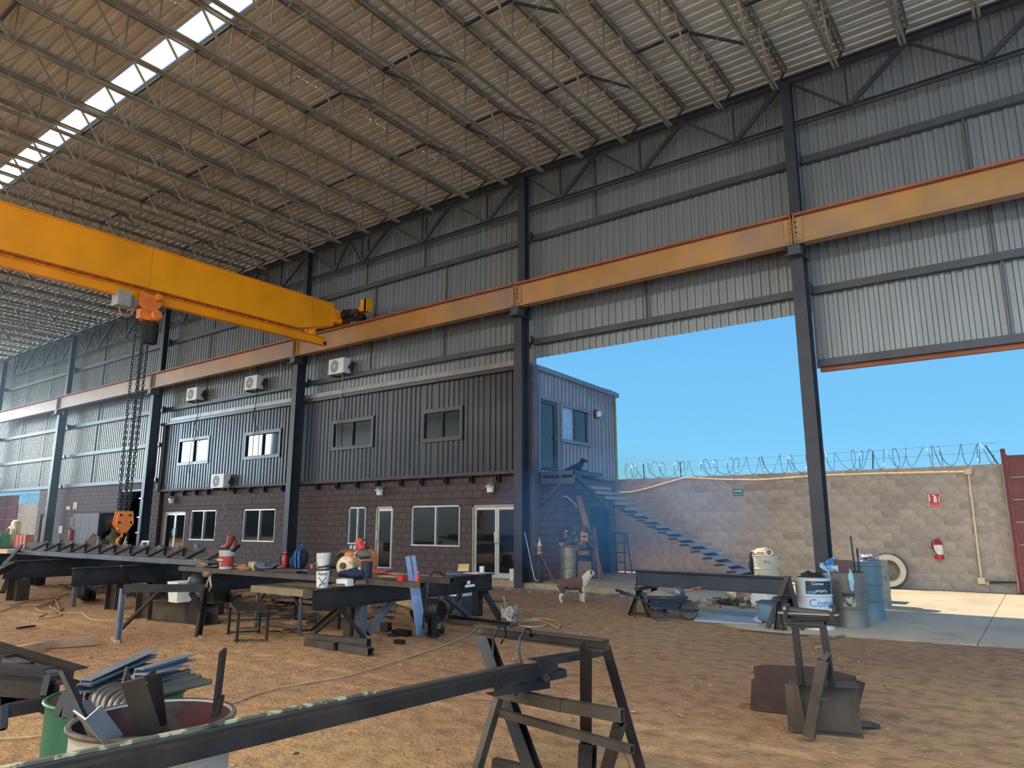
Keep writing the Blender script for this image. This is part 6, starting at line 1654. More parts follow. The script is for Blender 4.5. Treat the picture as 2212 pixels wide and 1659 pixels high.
# stack of boards with something yellow left of the bucket
t = thing('tool_board', 'dark board propped on the bench in front of the left glass door', 'board', (-13.806, 7.7, 1.107))
x, y, z = t['_w']
MB().cbox((x, y, z + .015), (.62, .25, .02), .1).cbox((x - .05, y, z - .06), (.1, .1, .14)).build('board', M['wooddk'], t)
tag(MB().tubebar((-13.248, 7.7, 1.014), (-12.714, 7.7, 1.011), .12, .16, .008).build('channel_offcut', M['steel']), 'dark channel offcut lying between the girder end and the bucket', 'channel')
for k, (a, b_, lab) in enumerate((((-12.647, 7.2, 1.015), (-11.86, 6.95, 0.929), 'thin brown bar slanting on the girder end'), ((-12.519, 7.2, 1.002), (-11.774, 6.95, 0.94), 'second thin brown bar on the girder end'), ((-12.213, 7, 0.899), (-11.704, 7.1, 0.928), 'long brown bar lying flat left of the bucket'))):
    tag(MB().bar(a, b_, .025, .02).build('thin_bar', M['wooddk']), lab, 'bar')

# ================================================================== GROUND LITTER NEAR THE BENCH
tag(MB().blob((-9.75, 7.2, .05), (.62, .42, .2), seed=41, amp=.5, nu=22, nv=14, flat=.45, rz=.4).blob((-10.2, 7.25, .03), (.5, .22, .1), seed=42, amp=.5, flat=.4).build('work_clothes', M['tan'], smooth=60), 'crumpled tan work clothes on the dirt between the stool and the table', 'cloth')
bt = thing('barrel_pot', 'dark bulging tank lying under the near bench beam', 'tank', (-9.035, 8.387, 0))
x, y, z = -8.6, 9.0, 0
MB().lathe((-8.95, 9.2, .2), [(0, 0), (.15, .0), (.19, .06), (.19, .5), (.15, .58), (0, .58)], 20, (1, .1, 0), close=False).build('tank', M['black'], bt, smooth=40)
tag(MB().blob((-8.85, 8.95, .33), (.4, .25, .2), seed=43, amp=.5).build('cream_cloth', M['cream'], smooth=60), 'cream cloth draped over the dark tank under the bench', 'cloth')
of = [((-8.524, 8.131, 0), 'small angle piece on the dirt left of the slotted plate', (.14, .1, .12), .3), ((-7.988, 7.947, 0), 'short channel offcut lying on the dirt left of the slotted plate', (.3, .1, .08), .1), ((-8.035, 7.801, 0), 'thin steel scrap beside the short channel offcut', (.16, .05, .03), .2),
      ((-7.472, 7.393, 0), 'small flat offcut on the dirt in front of the slotted plate', (.16, .06, .05), 0), ((-7.824, 6.531, 0), 'small block of steel in front of the square-tube trestle', (.2, .09, .07), 0), ((-8.221, 9.404, 0), 'small rounded steel piece left of the far trestle foot', (.12, .08, .06), .2)]
for p, lab, s, rz in of:
    m = MB(); m.cbox((p[0], p[1], p[2] + .006), (s[0], s[1], .012), rz); m.cbox((p[0] - math.sin(rz) * -s[1] / 2 * -1, p[1] + s[1] / 2, p[2] + s[2] / 2), (s[0], .01, s[2]), rz); m.cbox((p[0], p[1] - s[1] / 2, p[2] + s[2] / 2), (s[0], .01, s[2]), rz)
    tag(m.build('steel_offcut', M['steel']), lab, 'offcut', 'offcuts on the dirt')
m = MB().ibar((-7.486, 8.1, 0), ((-7.486, 8.1, 0)[0], (-7.486, 8.1, 0)[1], .3), .14, .12, .01, .012, (1, 0, 0))
tag(m.build('beam_offcut', M['steel']), 'short upright I-section offcut right of the slotted plate foot', 'offcut')
tag(MB().bar((-7.597, 8.383, 0.05), (-7.431, 8.116, 0.16), .12, .08).build('steel_offcut', M['steel']), 'tilted square offcut behind the upright I-section piece', 'offcut')
tag(MB().bar((-13.309, 4.7, 0.02), (-13.371, 4.976, 0.02), .05, .03).build('flat_bar', M['steel']), 'short dark bar lying alone on the dirt at far left', 'bar')
bd = thing('timber_beam', 'pale squared timber lying on the dirt at the left edge, split at its end', 'timber', (-11.087, 3.972, 0))
MB().bar((-10.483, 3.277, 0.06), (-10.83, 4.148, 0.06), .12, .12).build('timber', M['wood'], bd)
MB().bar((-10.988, 4.212, 0.06), (-10.76, 4.81, 0.06), .10, .11).build('split_end', M['wooddk'], bd)
# stones and chips
m = MB(); rr = random.Random(3)
def stone(x, y, s, z=0):
    a = [rr.uniform(.6, 1.2) for _ in range(6)]
    m.add([(x - s * a[0], y, z - .005), (x, y - s * a[1], z - .005), (x + s * a[2], y, z - .005), (x, y + s * a[3], z - .005), (x + s * .2, y, z + s * .45 * a[4])], [(0, 1, 4), (1, 2, 4), (2, 3, 4), (3, 0, 4)])
for _ in range(2600):
    x = rr.uniform(-24, 2); y = rr.uniform(2.5, 15.0)
    if x > -5 and y > 11: continue
    stone(x, y, rr.choice((.006, .01, .012, .02, .028)))
m.build('gravel_chips', mat('pale chips', (150, 122, 96), .95, var=.5, scale=2), kind='stuff', label='small pale stones and chips scattered over the packed dirt', cat='gravel')
m = MB()
for _ in range(1500):
    x = rr.uniform(-12.5, -6.2); y = 15.25 - abs(rr.gauss(0, .22))
    stone(x, y, rr.uniform(.02, .075), 0)
m.build('rubble_strip', mat('grey rubble', (126, 112, 102), .95, var=.4, scale=4), kind='stuff', label='strip of grey rubble along the foot of the concrete curb', cat='rubble')
m = MB()
for _ in range(700):
    x = rr.uniform(-22, -9.5); y = rr.uniform(8, 13)
    s = rr.uniform(.03, .12); a = rr.uniform(0, 3)
    m.cbox((x, y, .012), (s * 3, s * .5, .02), a)
m.build('scrap_litter', mat('scrap litter', (92, 78, 66), .8, var=.5, scale=2), kind='stuff', label='scattered scrap strips on the dirt beneath and behind the bench', cat='scrap')
tag(MB().blob((-12.9, 9.6, .1), (1.6, .5, .25), seed=51, amp=.6, flat=.4).build('rag_heap', mat('grey rag heap', (98, 90, 82), .95, var=.4), smooth=60), 'low grey heap of rags on the dirt behind the work table', 'rags')
# dark boot under the left beam
tag(MB().bar((-16.183, 6.753, 0.3), (-17.332, 7.437, 0.08), .2, .2).blob((-16.978, 7.315, 0.1), (.5, .25, .22), seed=60, amp=.3).build('rubber_boot', M['black'], smooth=50), 'black rubber boot fallen beside the beam block at left', 'boot')

# ---- hoses on the dirt
def ground_line(label, pts, r=.012, mt='hose', z=.012, name='hose', cat='hose', sub=6, group=None):
    P_ = [V((p[0], p[1], z + (p[2] if len(p) > 2 else 0))) for p in pts]
    out = []
    for i in range(len(P_) - 1):
        a, b_, c, d = P_[max(0, i - 1)], P_[i], P_[i + 1], P_[min(len(P_) - 1, i + 2)]
        for k in range(sub):
            t_ = k / sub
            out.append(.5 * ((2 * b_) + (c - a) * t_ + (2 * a - 5 * b_ + 4 * c - d) * t_ ** 2 + (3 * b_ - a - 3 * c + d) * t_ ** 3))
    out.append(P_[-1])
    return tag(MB().tube(out, r, 6).build(name, M[mt], smooth=60), label, cat, group)
ground_line('beige hose running from the foreground drum across the dirt towards the near trestle', [(-6.322, 3.551, 0), (-6.268, 4.053, 0), (-6.411, 4.442, 0), (-6.443, 4.844, 0), (-6.386, 5.213, 0), (-6.35, 5.499, 0), (-6.515, 6.355, 0), (-6.698, 7.155, 0), (-6.863, 7.75, 0), (-7.135, 8.47, 0), (-7.571, 9.216, 0), (-7.887, 9.724, 0)], .011)
ground_line('beige hose continuing at the left edge behind the green drum', [(-6.754, 2.309, 0), (-6.623, 2.451, 0), (-6.517, 2.606, 0), (-6.422, 2.769, 0)], .009)
ground_line('pale hose snaking from the tangle to the A-frame foot', [(-15.009, 5.986, 0), (-14.795, 6.06, 0), (-14.615, 6.194, 0), (-13.967, 6.02, 0), (-13.494, 5.912, 0), (-13.208, 5.978, 0), (-13.107, 6.2, 0), (-13.354, 6.555, 0), (-13.956, 7.034, 0)], .012)
ground_line('tangle of pale hose loops on the dirt at left', [(-16.16, 5.392, 0), (-16.415, 5.567, 0), (-16.929, 5.961, 0), (-16.89, 6.196, 0), (-16.849, 6.436, 0), (-18.063, 7.147, 0), (-17.711, 6.919, 0), (-17.042, 6.507, 0), (-16.446, 6.12, 0), (-16.109, 5.982, 0), (-15.525, 5.866, 0), (-15.327, 6.013, 0), (-15.578, 6.19, 0), (-17.065, 6.709, 0), (-17.51, 6.834, 0), (-16.417, 6.343, 0), (-16.032, 6.232, 0), (-15.636, 6.147, 0), (-14.623, 5.853, 0), (-14.415, 5.607, 0), (-14.461, 5.419, 0), (-14.652, 5.51, 0), (-14.989, 5.746, 0), (-15.051, 5.955, 0), (-15.942, 6.397, 0), (-15.745, 6.254, 0), (-15.708, 6.093, 0)], .011)
ground_line('thin dark cable lying on the dirt behind the tangle of hose', [(-17.08, 5.849, 0), (-17.471, 6.188, 0), (-17.809, 6.611, 0), (-18.271, 7.247, 0), (-18.803, 7.652, 0), (-18.215, 7.816, 0), (-18.623, 8.356, 0), (-16.714, 7.662, 0)], .009, 'wooddk')
ground_line('coiled pale hose on the dirt right of the painted bucket', [(-7.445, 10.052, 0), (-7.425, 10.431, 0), (-7.068, 10.405, 0), (-6.788, 10.06, 0), (-6.851, 9.752, 0), (-7.155, 9.788, 0), (-7.319, 10.146, 0), (-7.197, 10.453, 0), (-6.799, 10.187, 0), (-6.465, 9.912, 0), (-6.617, 10.188, 0), (-7.102, 10.671, 0), (-7.465, 10.628, 0)], .012)
ground_line('short pale hose and stick beside the roller stand', [(-2.674, 10.41, 0), (-2.649, 10.701, 0), (-2.724, 11.126, 0), (-2.838, 11.453, 0), (-2.804, 11.695, 0)], .014)
tag(MB().bar((-2.728, 11.371, 0.02), (-2.603, 11.787, 0.02), .03, .02).build('stick', M['wooddk']), 'thin stick lying on the dirt beside the white drum', 'stick')
ground_line('thin dark line of cable along the dirt in front of the jerry can', [(-4.061, 11.454, 0), (-3.682, 11.438, 0), (-3.33, 11.415, 0), (-3.042, 11.463, 0)], .008, 'cable')
hang('thin brown cord hanging from the near trestle lower rail', [(-2.104, 3.907, 0.35), (-2.163, 4.07, 0.25), (-2.177, 4.117, 0.2)], .004, 'wooddk', 'cord', 'cord')

# painted bucket by the far trestle
pb = bucket((-7.283, 9.692, 0), 'paint-spattered bucket with a stick in it, right of the far bench trestle', mat('paint spattered', (170, 158, 138), .7, var=.2, scale=9, c3=(70, 62, 66), thr=(.48, .54), wscale=14), .135, .33, fill=(.9, M['wooddk']))
b0 = pb['_w']; MB().bar((b0[0] - .04, b0[1], .3), (b0[0] - .13, b0[1] + .02, .46), .03, .02).build('stick', M['wooddk'], pb)
# white bucket by the column and grey case
bucket(on((-11.464, 15.5, 0.137), .171), 'small white bucket on the curb at the foot of the corner column', M['white'], .13, .3, handle=False)
dc = thing('carton_stack', 'grey cabinet with a printed white carton on top behind the far bench trestle', 'cabinet', (-8.9, 10.4, 0))
MB().box((-9.25, 10.2, 0), (-8.75, 10.6, .33)).build('cabinet', M['girt'], dc)
MB().box((-9.2, 10.25, .33), (-8.8, 10.55, .62)).build('carton', M['white'], dc)
# small upside plug/grinder on ground
tag(MB().blob((-9.296, 10.221, 0.06), (.14, .12, .14), seed=71).bar((-9.558, 10.456, 0.02), (-8.21, 9, 0.395), .02, .02).build('angle_grinder', M['black'], smooth=50), 'small black tool standing on the dirt below the second rail', 'tool')
tag(MB().bar((-9.344, 9.996, 0.02), (-9.445, 10.45, 0.02), .03, .02).build('stick', M['wood']), 'pale stick lying on the dirt under the bench beam', 'stick')
tag(MB().blob((-14.413, 9.108, 0.08), (.3, .16, .16), seed=72, amp=.3).bar((-14.174, 9.033, 0.1), (-14.412, 9.351, 0.1), .05, .05).build('angle_grinder', M['black'], smooth=50), 'black hand grinder lying on the dirt behind the stool', 'tool')

# ================================================================== RIGHT SIDE: drums, beam, wheelbarrow
dz = 0.014
D1c = (-3.143, 12.386, 0); D2c = (-2.742, 12.941, 0); D3c = (-2.684, 14.111, 0); D4c = (-2.915, 16.096, 0)
wp = mat('paint drum white', (196, 200, 198), .4, .1, var=.05, scale=2)
d1 = drum((D1c[0], D1c[1], dz), 'white open paint drum with a dark blue printed label standing in front of the column', wp, .28, .79, openm=M['black'], ribs=(.33, .64), fill=(.9, M['rubber']))
b0 = (D1c[0], D1c[1], dz)
yaw0 = math.atan2(-b0[1], -b0[0])  # towards the camera
def onr(r, a, z): return (b0[0] + r * math.cos(yaw0 + a), b0[1] + r * math.sin(yaw0 + a), b0[2] + z)
def cyl_patch(r, a0, a1, z0, z1, n=12):
    m = MB(); vs = []
    for k in range(n + 1):
        a = a0 + (a1 - a0) * k / n
        vs += [onr(r, a, z0), onr(r, a, z1)]
    return m.add(vs, [(2 * i, 2 * i + 2, 2 * i + 3, 2 * i + 1) for i in range(n)])
lbl = mat('label navy', (28, 42, 62), .5, var=.05)
cyl_patch(.2765, -.42, 1.25, .54, .74).build('label', lbl, d1)
def cyl_text(s, size, a_c, zc, r, parent, mt, nm='lettering'):
    cu = bpy.data.curves.new('txt', 'FONT'); cu.body = s; cu.size = size; cu.align_x = 'CENTER'; cu.align_y = 'CENTER'; cu.resolution_u = 3
    o = bpy.data.objects.new('txt', cu); col.objects.link(o)
    me = bpy.data.meshes.new_from_object(o); bpy.data.objects.remove(o); bpy.data.curves.remove(cu)
    mb = MB().add([onr(r, a_c + v.co.x / r, zc + v.co.y) for v in me.vertices], [tuple(p.vertices) for p in me.polygons])
    bpy.data.meshes.remove(me)
    return mb.build(nm, mt, parent)
cyl_text('Comex', .062, .25, .70, .279, d1, swh)
cyl_text('Comex', .17, .62, .40, .2785, d1, mat('letter blue', (70, 130, 200), .5))
m = cyl_patch(.278, -.35, .05, .545, .59); m.build('label_picture', mat('label teal', (34, 130, 170), .5), d1)
m = MB()
for k in range(7): m.bar(onr(.2785, .05 + .1 * k, .56 + .012 * (k % 3)), onr(.2785, .16 + .1 * k, .60 + .01 * (k % 2)), .01, .014, (0, 0, 1))
m.build('label_picture', mat('label pale print', (190, 180, 170), .5), d1)
tag(MB().blob((b0[0] + .02, b0[1] - .02, .78), (.34, .3, .2), seed=81, amp=.5).build('rubber_scrap', M['rubber'], smooth=60), 'dark rubber scrap sticking out of the white paint drum', 'scrap')
d2 = drum((D2c[0], D2c[1], dz), 'dark grey-brown steel drum full of scrap, right of the white paint drum', mat('grey brown drum', (108, 102, 92), .5, .2, var=.12, scale=3), .27, .86, openm=M['black'], ribs=(.34, .64), fill=(.93, M['wooddk']))
b0 = (D2c[0], D2c[1], dz)
yaw0 = math.atan2(-b0[1], -b0[0])
cyl_patch(.268, -.35, .35, .33, .48).build('label', mat('old label', (168, 156, 134), .7, c3=(70, 66, 60), thr=(.45, .55), wscale=14), d2)
cyl_patch(.2685, -.35, .35, .48, .53).build('label_stripe', M['black'], d2)
tag(MB().prism([(b0[0] - .17, b0[1] - .1, .8), (b0[0] + .12, b0[1] - .12, .8), (b0[0] + .12, b0[1] - .1, 1.06), (b0[0] - .17, b0[1] - .08, 1.06)], (0, .02, 0)).build('plastic_sheet', mat('dark red plastic', (84, 52, 54), .6)), 'dark red-brown square panel standing in the grey-brown drum', 'panel')
tag(MB().blob((b0[0] - .2, b0[1] + .02, .9), (.3, .3, .26), seed=83, amp=.6).build('paper_scrap', mat('blue white scraps', (170, 190, 210), .8, c3=(40, 110, 180), thr=(.45, .55), wscale=7), smooth=None), 'crumpled blue and white packaging in the grey-brown drum', 'scrap')
tag(MB().tube([(b0[0] + .14, b0[1], .7), (b0[0] + .11, b0[1] + .02, 1.45)], .014, 8).build('pipe', M['steel'], smooth=60), 'taller of two pipes standing in the grey-brown drum', 'pipe')
tag(MB().tube([(b0[0] + .2, b0[1], .7), (b0[0] + .19, b0[1] + .02, 1.25)], .016, 8).build('pipe', M['steel'], smooth=60), 'shorter of two pipes standing in the grey-brown drum', 'pipe')
tag(MB().blob((b0[0] + .12, b0[1] - .28, .76), (.07, .05, .3), seed=84, amp=.4).build('rag', mat('pale blue rag', (150, 190, 200), .9), smooth=60), 'pale blue rag hanging over the rim of the grey-brown drum', 'rag')
d3 = drum((D3c[0], D3c[1], dz), 'teal plastic drum with domed top behind the grey-brown drum', mat('teal plastic', (88, 108, 112), .45, var=.08), .27, .92, lid=True, ribs=(.34, .64))
MB().lathe((D3c[0], D3c[1], dz), [(.27, .9), (.25, .95), (.2, .965), (0, .97)], 28, close=False).build('domed_top', mat('teal plastic', (88, 108, 112), .45), d3, smooth=50)
d4 = drum((D4c[0], D4c[1], dz), 'olive grey drum at the right end of the drum group near the tyre', mat('olive drum', (140, 140, 118), .5, .1, var=.12, c3=(90, 84, 72), thr=(.55, .7), wscale=4), .29, .9, openm=M['black'], ribs=(.36, .68), fill=(.95, M['rubber']))
tag(MB().blob((D4c[0] - .1, D4c[1], .93), (.4, .4, .22), seed=85, amp=.6).build('film_scrap', mat('grey film', (120, 126, 140), .5, c3=(220, 220, 226), thr=(.55, .62), wscale=9)), 'crumpled grey film on top of the olive grey drum', 'scrap')
tc_ = thing('trough', 'long black trough resting behind the drum group against the sunny wall', 'trough', (-3.5, 17.2, 0))
m = MB(); a, b_ = (-3.899, 17.2, 0.782), (-3.226, 17.2, 0.755)
m.box((a[0], 17.0, a[2] - .35), (b_[0], 17.03, a[2])).box((a[0], 17.6, a[2] - .35), (b_[0], 17.63, a[2])).box((a[0], 17.0, a[2] - .38), (b_[0], 17.63, a[2] - .35)).box((a[0], 17.0, a[2] - .35), (a[0] + .03, 17.6, a[2])).box((b_[0] - .03, 17.0, a[2] - .35), (b_[0], 17.6, a[2]))
m.build('trough_body', M['black'], tc_)
MB().box((a[0] + .1, 17.1, 0.01), (a[0] + .18, 17.5, a[2] - .38)).box((b_[0] - .2, 17.1, 0.01), (b_[0] - .12, 17.5, a[2] - .38)).build('leg', M['steel'], tc_)
tag(MB().box((a[0] + .25, 17.02, a[2] + .0), (b_[0] - .1, 17.1, a[2] + .02)).build('wood_strip', M['wood']), 'orange wooden strip lying on the rim of the black trough', 'strip')
bucket((-3.0, 16.4, .015), 'pale green and white pail between the column and the black trough', mat('pale green pail', (176, 200, 190), .5), .2, .72, handle=False, rings=True)
D5 = (-5.124, 16.272, 0.08)
d5 = drum((D5[0], D5[1], .015), 'white weathered drum with jacket and cans piled on top, behind the long beam', mat('weathered white drum', (198, 194, 172), .5, .1, var=.1, c3=(110, 104, 90), thr=(.6, .72), wscale=4), .3, .95, openm=M['wooddk'], ribs=(.3, .5, .7), fill=(.95, M['wooddk']))
x, y = D5[0], D5[1]
tag(MB().blob((x - .03, y, .98), (.48, .4, .22), seed=86, amp=.5).build('cloth_pile', mat('mixed cloth', (190, 180, 170), .9, c3=(190, 60, 50), thr=(.55, .62), wscale=5), smooth=60), 'pile of pale and red cloth on the weathered white drum', 'cloth')
tag(MB().blob((x - .2, y - .2, .75), (.16, .1, .5), seed=87, amp=.4).build('jacket', M['navy'], smooth=60), 'dark blue jacket hanging down the front of the weathered white drum', 'jacket')
tag(MB().lathe((x + .18, y - .1, 1.0), [(.06, -.02), (.06, .12), (.075, .12), (.075, -.02)], 16, (0, -1, .3), close=False).build('can', M['white2'], smooth=40), 'white can lying on its side on the weathered white drum', 'can')
D6 = (-10.988, 17.401, 0.14)
d6 = drum((D6[0], D6[1], .14), 'streaked silver drum on the slab in front of the brown end wall', galv_dirty, .29, .86, lid=True, ribs=(.34, .66))
x, y = D6[0], D6[1]
tag(MB().box((x - .3, y - .1, 1.12), (x + .3, y + .1, 1.24)).build('steel_block', M['girt']), 'grey steel channel block on top of the streaked silver drum', 'block')
tag(MB().box((x - .12, y - .08, 1.24), (x + .06, y + .08, 1.4)).build('wood_block', M['wooddk']), 'brown block on top of the stack over the silver drum', 'block')
tag(MB().box((x + .0, y - .14, 1.24), (x + .09, y - .08, 1.47)).build('wood_block', mat('fresh wood', (214, 164, 110), .7)), 'pale upright wood block over the silver drum', 'block')
tag(MB().blob((x - .02, y - .12, 1.06), (.4, .3, .12), seed=88, amp=.6).build('white_rag', M['white'], smooth=None), 'crumpled white and grey rag under the channel block on the silver drum', 'rag')
D7 = (-10.72, 17.75, .14)
drum((D7[0], D7[1], .14), 'dark drum in the shade left of the silver drum', M['black'], .29, .86, lid=True, ribs=(.34, .66))
tag(MB().blob((D7[0] + .05, D7[1] - .1, 1.25), (.6, .9, .5), seed=89, amp=.75, fz=3.2, nu=22, nv=14).build('tarp_heap', mat('grey brown tarp', (112, 104, 104), .8, var=.3, scale=6), smooth=30), 'heap of grey-brown tarpaulin on the dark drum', 'tarp')
tag(MB().blob((D7[0] + .25, D7[1] - .3, 1.28), (.25, .2, .25), seed=90, amp=.5).build('cream_bag', mat('cream bag', (216, 168, 116), .8), smooth=60), 'cream-orange bag beside the tarpaulin heap', 'bag')
tag(MB().box((x + .36, y - .05, .14), (x + .68, y + .15, .62)).build('metal_can', M['champ']), 'square dented metal can right of the silver drum', 'can')
t = thing('plank_stack', 'leaning narrow boards beside the square metal can', 'boards', (x + .6, y + .5, .14))
for k in range(3): MB().bar((x + .45 + .16 * k, y + .45, .15), (x + .2 + .14 * k, y + .7, 1.35 + .1 * k), .08, .03, (0, 1, 0)).build('board', M['wooddk'], t)
tag(MB().cbox((x + .42, y + .05, 1.13), (.2, .16, .12)).build('wood_block', M['wooddk']), 'wood block at the right end of the channel over the silver drum', 'block')
tag(MB().cbox((x + .55, y - .02, .85), (.32, .16, .12)).build('wood_block', M['wooddk']), 'wood offcut wedged between silver drum and leaning boards', 'block')
tag(MB().bar((-10.32, 18.114, 0.14), (-10.9, 17.912, 2.436), .17, .05, (0, 1, 0)).build('plank', M['wood']), 'long pale plank leaning against the stair by the brown end wall', 'plank')
# torch stand, pole and hoses at the corner
ts = thing('sealant_post', 'grey steel post topped by a sealant tube bottle beside the corner column', 'post', (-10.732, 15.622, 0.14))
x, y, z = ts['_w']
MB().box((x - .06, y - .06, z), (x + .06, y + .06, z + .72)).build('post', M['girt'], ts)
MB().box((x - .2, y - .1, z + .72), (x + .2, y + .1, z + .735)).build('top_plate', M['railred'], ts)
bo = thing('sealant_bottle', 'white plastic bottle with nozzle standing on the grey post', 'bottle', (x, y, z + .735))
MB().lathe((x, y, z + .735), [(0, 0), (.055, 0), (.055, .24), (.035, .29), (.012, .34), (.008, .42), (0, .42)], 18, close=False).build('body', M['white'], bo, smooth=40)
MB().lathe((x, y, z + .735), [(.056, .05), (.056, .19)], 18, close=False).build('print', mat('black print', (190, 186, 176), .6, c3=(30, 30, 34), thr=(.48, .52), wscale=12), bo, smooth=40)
tag(MB().tube([(-11.027, 15.36, 1.435), (-10.938, 15.4, 1.009), (-10.858, 15.45, 0.528), (-10.807, 15.5, 0.249), (-10.749, 15.5, 0.193), (-10.691, 15.5, 0.207)], .013, 8).build('bent_pipe', mat('pale pipe', (190, 214, 220), .4, .3), smooth=60), 'pale bent pipe leaning against the corner column', 'pipe')
tag(MB().tube([(-10.815, 15.5, 1.186), (-10.436, 15.45, 0.636), (-10.167, 15.4, 0.26), (-10.345, 15.777, 0.16), (-10.31, 15.987, 0.16)], .014, 8).build('red_hose', mat('rust red hose', (140, 76, 66), .6), smooth=60), 'rust-red rod and hose sloping across the post to the drum foot', 'hose')
# step ladder against the boundary wall
sl = thing('step_ladder', 'dark metal step ladder frame standing by the boundary wall in blue shade', 'ladder', (-10.829, 20.226, 0.05))
x, y, z = sl['_w']
for dx, dy in ((-.26, -.2), (.26, -.2), (-.26, .25), (.26, .25)): MB().tube([(x + dx, y + dy, .14), (x + dx * .75, y + dy * .3, 1.35)], .02, 6).build('leg', M['black'], sl)
for zz in (.45, .75, 1.05): MB().box((x - .24, y - .18 + zz * .06, zz), (x + .24, y - .08 + zz * .06, zz + .03)).build('step', M['black'], sl)
MB().box((x - .22, y - .1, 1.33), (x + .22, y + .12, 1.37)).build('top_cap', M['black'], sl)
# tyre
ty = thing('tyre', 'worn truck tyre with whitened sidewall leaning on the sunny block wall', 'tyre', ((-3.42, 20.8, 0.364)[0], 20.8, .0))
x = ty['_w'][0]; zc = .44
MB().lathe((x, 20.98, zc), [(.26, 0), (.28, -.03), (.36, -.04), (.42, .0), (.44, .05), (.44, .18), (.42, .23), (.30, .24), (.26, .2), (.26, 0)], 40, (0.12, -1, .12), close=False).build('tyre_body', mat('dusty tyre', (120, 104, 84), .9, var=.2, scale=12, bump=.5), ty, smooth=40)
MB().lathe((x, 20.98, zc), [(.265, .215), (.30, .243), (.40, .238)], 40, (0.12, -1, .12), close=False).build('white_sidewall', mat('whitened rubber', (206, 200, 178), .8, var=.1, c3=(120, 108, 90), thr=(.62, .7), wscale=8), ty, smooth=40)
m = MB()
ax_ = V((.12, -1, .12)).normalized()
s_ = ax_.cross(V((1, 0, 0))).normalized(); t_ = ax_.cross(s_)
for k in range(48):
    a = 2 * math.pi * k / 48
    c = V((x, 20.98, zc)) + ax_ * .12 + (s_ * math.cos(a) + t_ * math.sin(a)) * .445
    m.bar(c - ax_ * .09, c + ax_ * .09, .03, .014, s_ * math.cos(a) + t_ * math.sin(a))
m.build('tread_lugs', mat('dusty tyre', (120, 104, 84), .9), ty, kind='stuff')

# ---- long beam on two trestles
t = tag(MB().ibar((-6.33, 12.42, .655), (-3.42, 12.08, .665), .17, .28, .01, .014).build('steel_beam', mat('blue grey beam', (58, 64, 74), .45, .35, var=.1)), 'dark blue-grey I-beam lying on two trestles behind the wheelbarrow', 'beam')
def small_trestle(label, c, ang, sp=.2):
    t = thing('trestle', label, 'trestle', c)
    x, y, z = c; d = V((math.cos(ang), math.sin(ang), 0)); s = V((-math.sin(ang), math.cos(ang), 0))
    top = .51
    MB().bar(V(c) - s * .42 + V((0, 0, top - .03)), V(c) + s * .42 + V((0, 0, top - .03)), .09, .05).build('top_rail', M['steel'], t)
    for e in (-.3, .3):
        for q in (-sp, sp):
            MB().lbar(V(c) + s * e + V((0, 0, top - .05)), V(c) + s * (e * 1.15) + d * q, .06, .06, .006, (1, 0, 0)).build('leg', M['steel'], t)
        MB().bar(V(c) + s * (e * 1.1) - d * sp * .85 + V((0, 0, .05)), V(c) + s * (e * 1.1) + d * sp * .85 + V((0, 0, .05)), .05, .04).build('base_rail', M['steel'], t)
    return t
small_trestle('dark trestle under the left end of the long beam, behind the wheelbarrow handles', (-6.1, 12.4, 0), .0)
t2 = small_trestle('dark trestle under the right end of the long beam beside the jerry can', (-3.52, 12.1, 0), .0, .07)
MB().bar((-3.75, 11.85, .02), (-3.42, 11.98, .82), .07, .05, (0, 1, 0)).build('leg', M['steel'], t2)
MB().bar((-3.25, 12.0, .02), (-3.42, 12.0, .82), .06, .05, (0, 1, 0)).build('leg', M['steel'], t2)
tag(MB().tube([(-6.068, 11.823, 0), (-6.246, 12.3, 0.683)], .01, 6).build('rod', M['steel']), 'thin rod leaning on the left trestle of the long beam', 'rod')
# ---- wheelbarrow
wbw = thing('wheelbarrow', 'blue-grey wheelbarrow heaped with sand and a shovel, wheel to the right', 'wheelbarrow', (-5.6, 11.95, 0))
wm_ = mat('barrow paint', (52, 66, 84), .5, .2, var=.12, scale=5, c3=(110, 100, 84), thr=(.6, .72), wscale=5)
hd = V(((-5.108, 11.936, 0)[0] - (-5.572, 11.59, 0)[0], (-5.108, 11.936, 0)[1] - (-5.572, 11.59, 0)[1], 0)).normalized()
ws = V((-hd.y, hd.x, 0)); wc = V((-5.226, 12.218, 0))
def WB_(a, b_, z): return wc + hd * a + ws * b_ + V((0, 0, z))
MB().lathe(WB_(0, -.045, .165), [(0, .02), (.1, .02), (.105, 0), (.15, -.005), (.165, .02), (.165, .07), (.15, .095), (.105, .09), (.1, .07), (0, .07)], 28, ws, close=False).build('wheel', mat('dusty rubber', (88, 82, 74), .9), wbw, smooth=40)
top = [WB_(-.78, -.28, .42), WB_(-.05, -.24, .40), WB_(-.05, .24, .40), WB_(-.78, .28, .42)]
bot = [WB_(-.6, -.17, .24), WB_(-.25, -.15, .19), WB_(-.25, .15, .19), WB_(-.6, .17, .24)]
MB().add(bot + top, [(3, 2, 1, 0), (0, 1, 5, 4), (1, 2, 6, 5), (2, 3, 7, 6), (3, 0, 4, 7)]).tube(top + [top[0]], .012, 6).build('tray', wm_, wbw)
m = MB(); vs = []; n = 10
for j in range(n + 1):
    for i in range(n + 1):
        u, v = i / n, j / n
        p = top[0].lerp(top[1], u).lerp(top[3].lerp(top[2], u), v)
        vs.append(p + V((0, 0, -.03 + .12 * math.sin(math.pi * v) * math.sin(math.pi * min(1, u * 1.15)) + .012 * pnoise(p * 12))))
m.add(vs, [(j * (n + 1) + i, j * (n + 1) + i + 1, (j + 1) * (n + 1) + i + 1, (j + 1) * (n + 1) + i) for j in range(n) for i in range(n)])
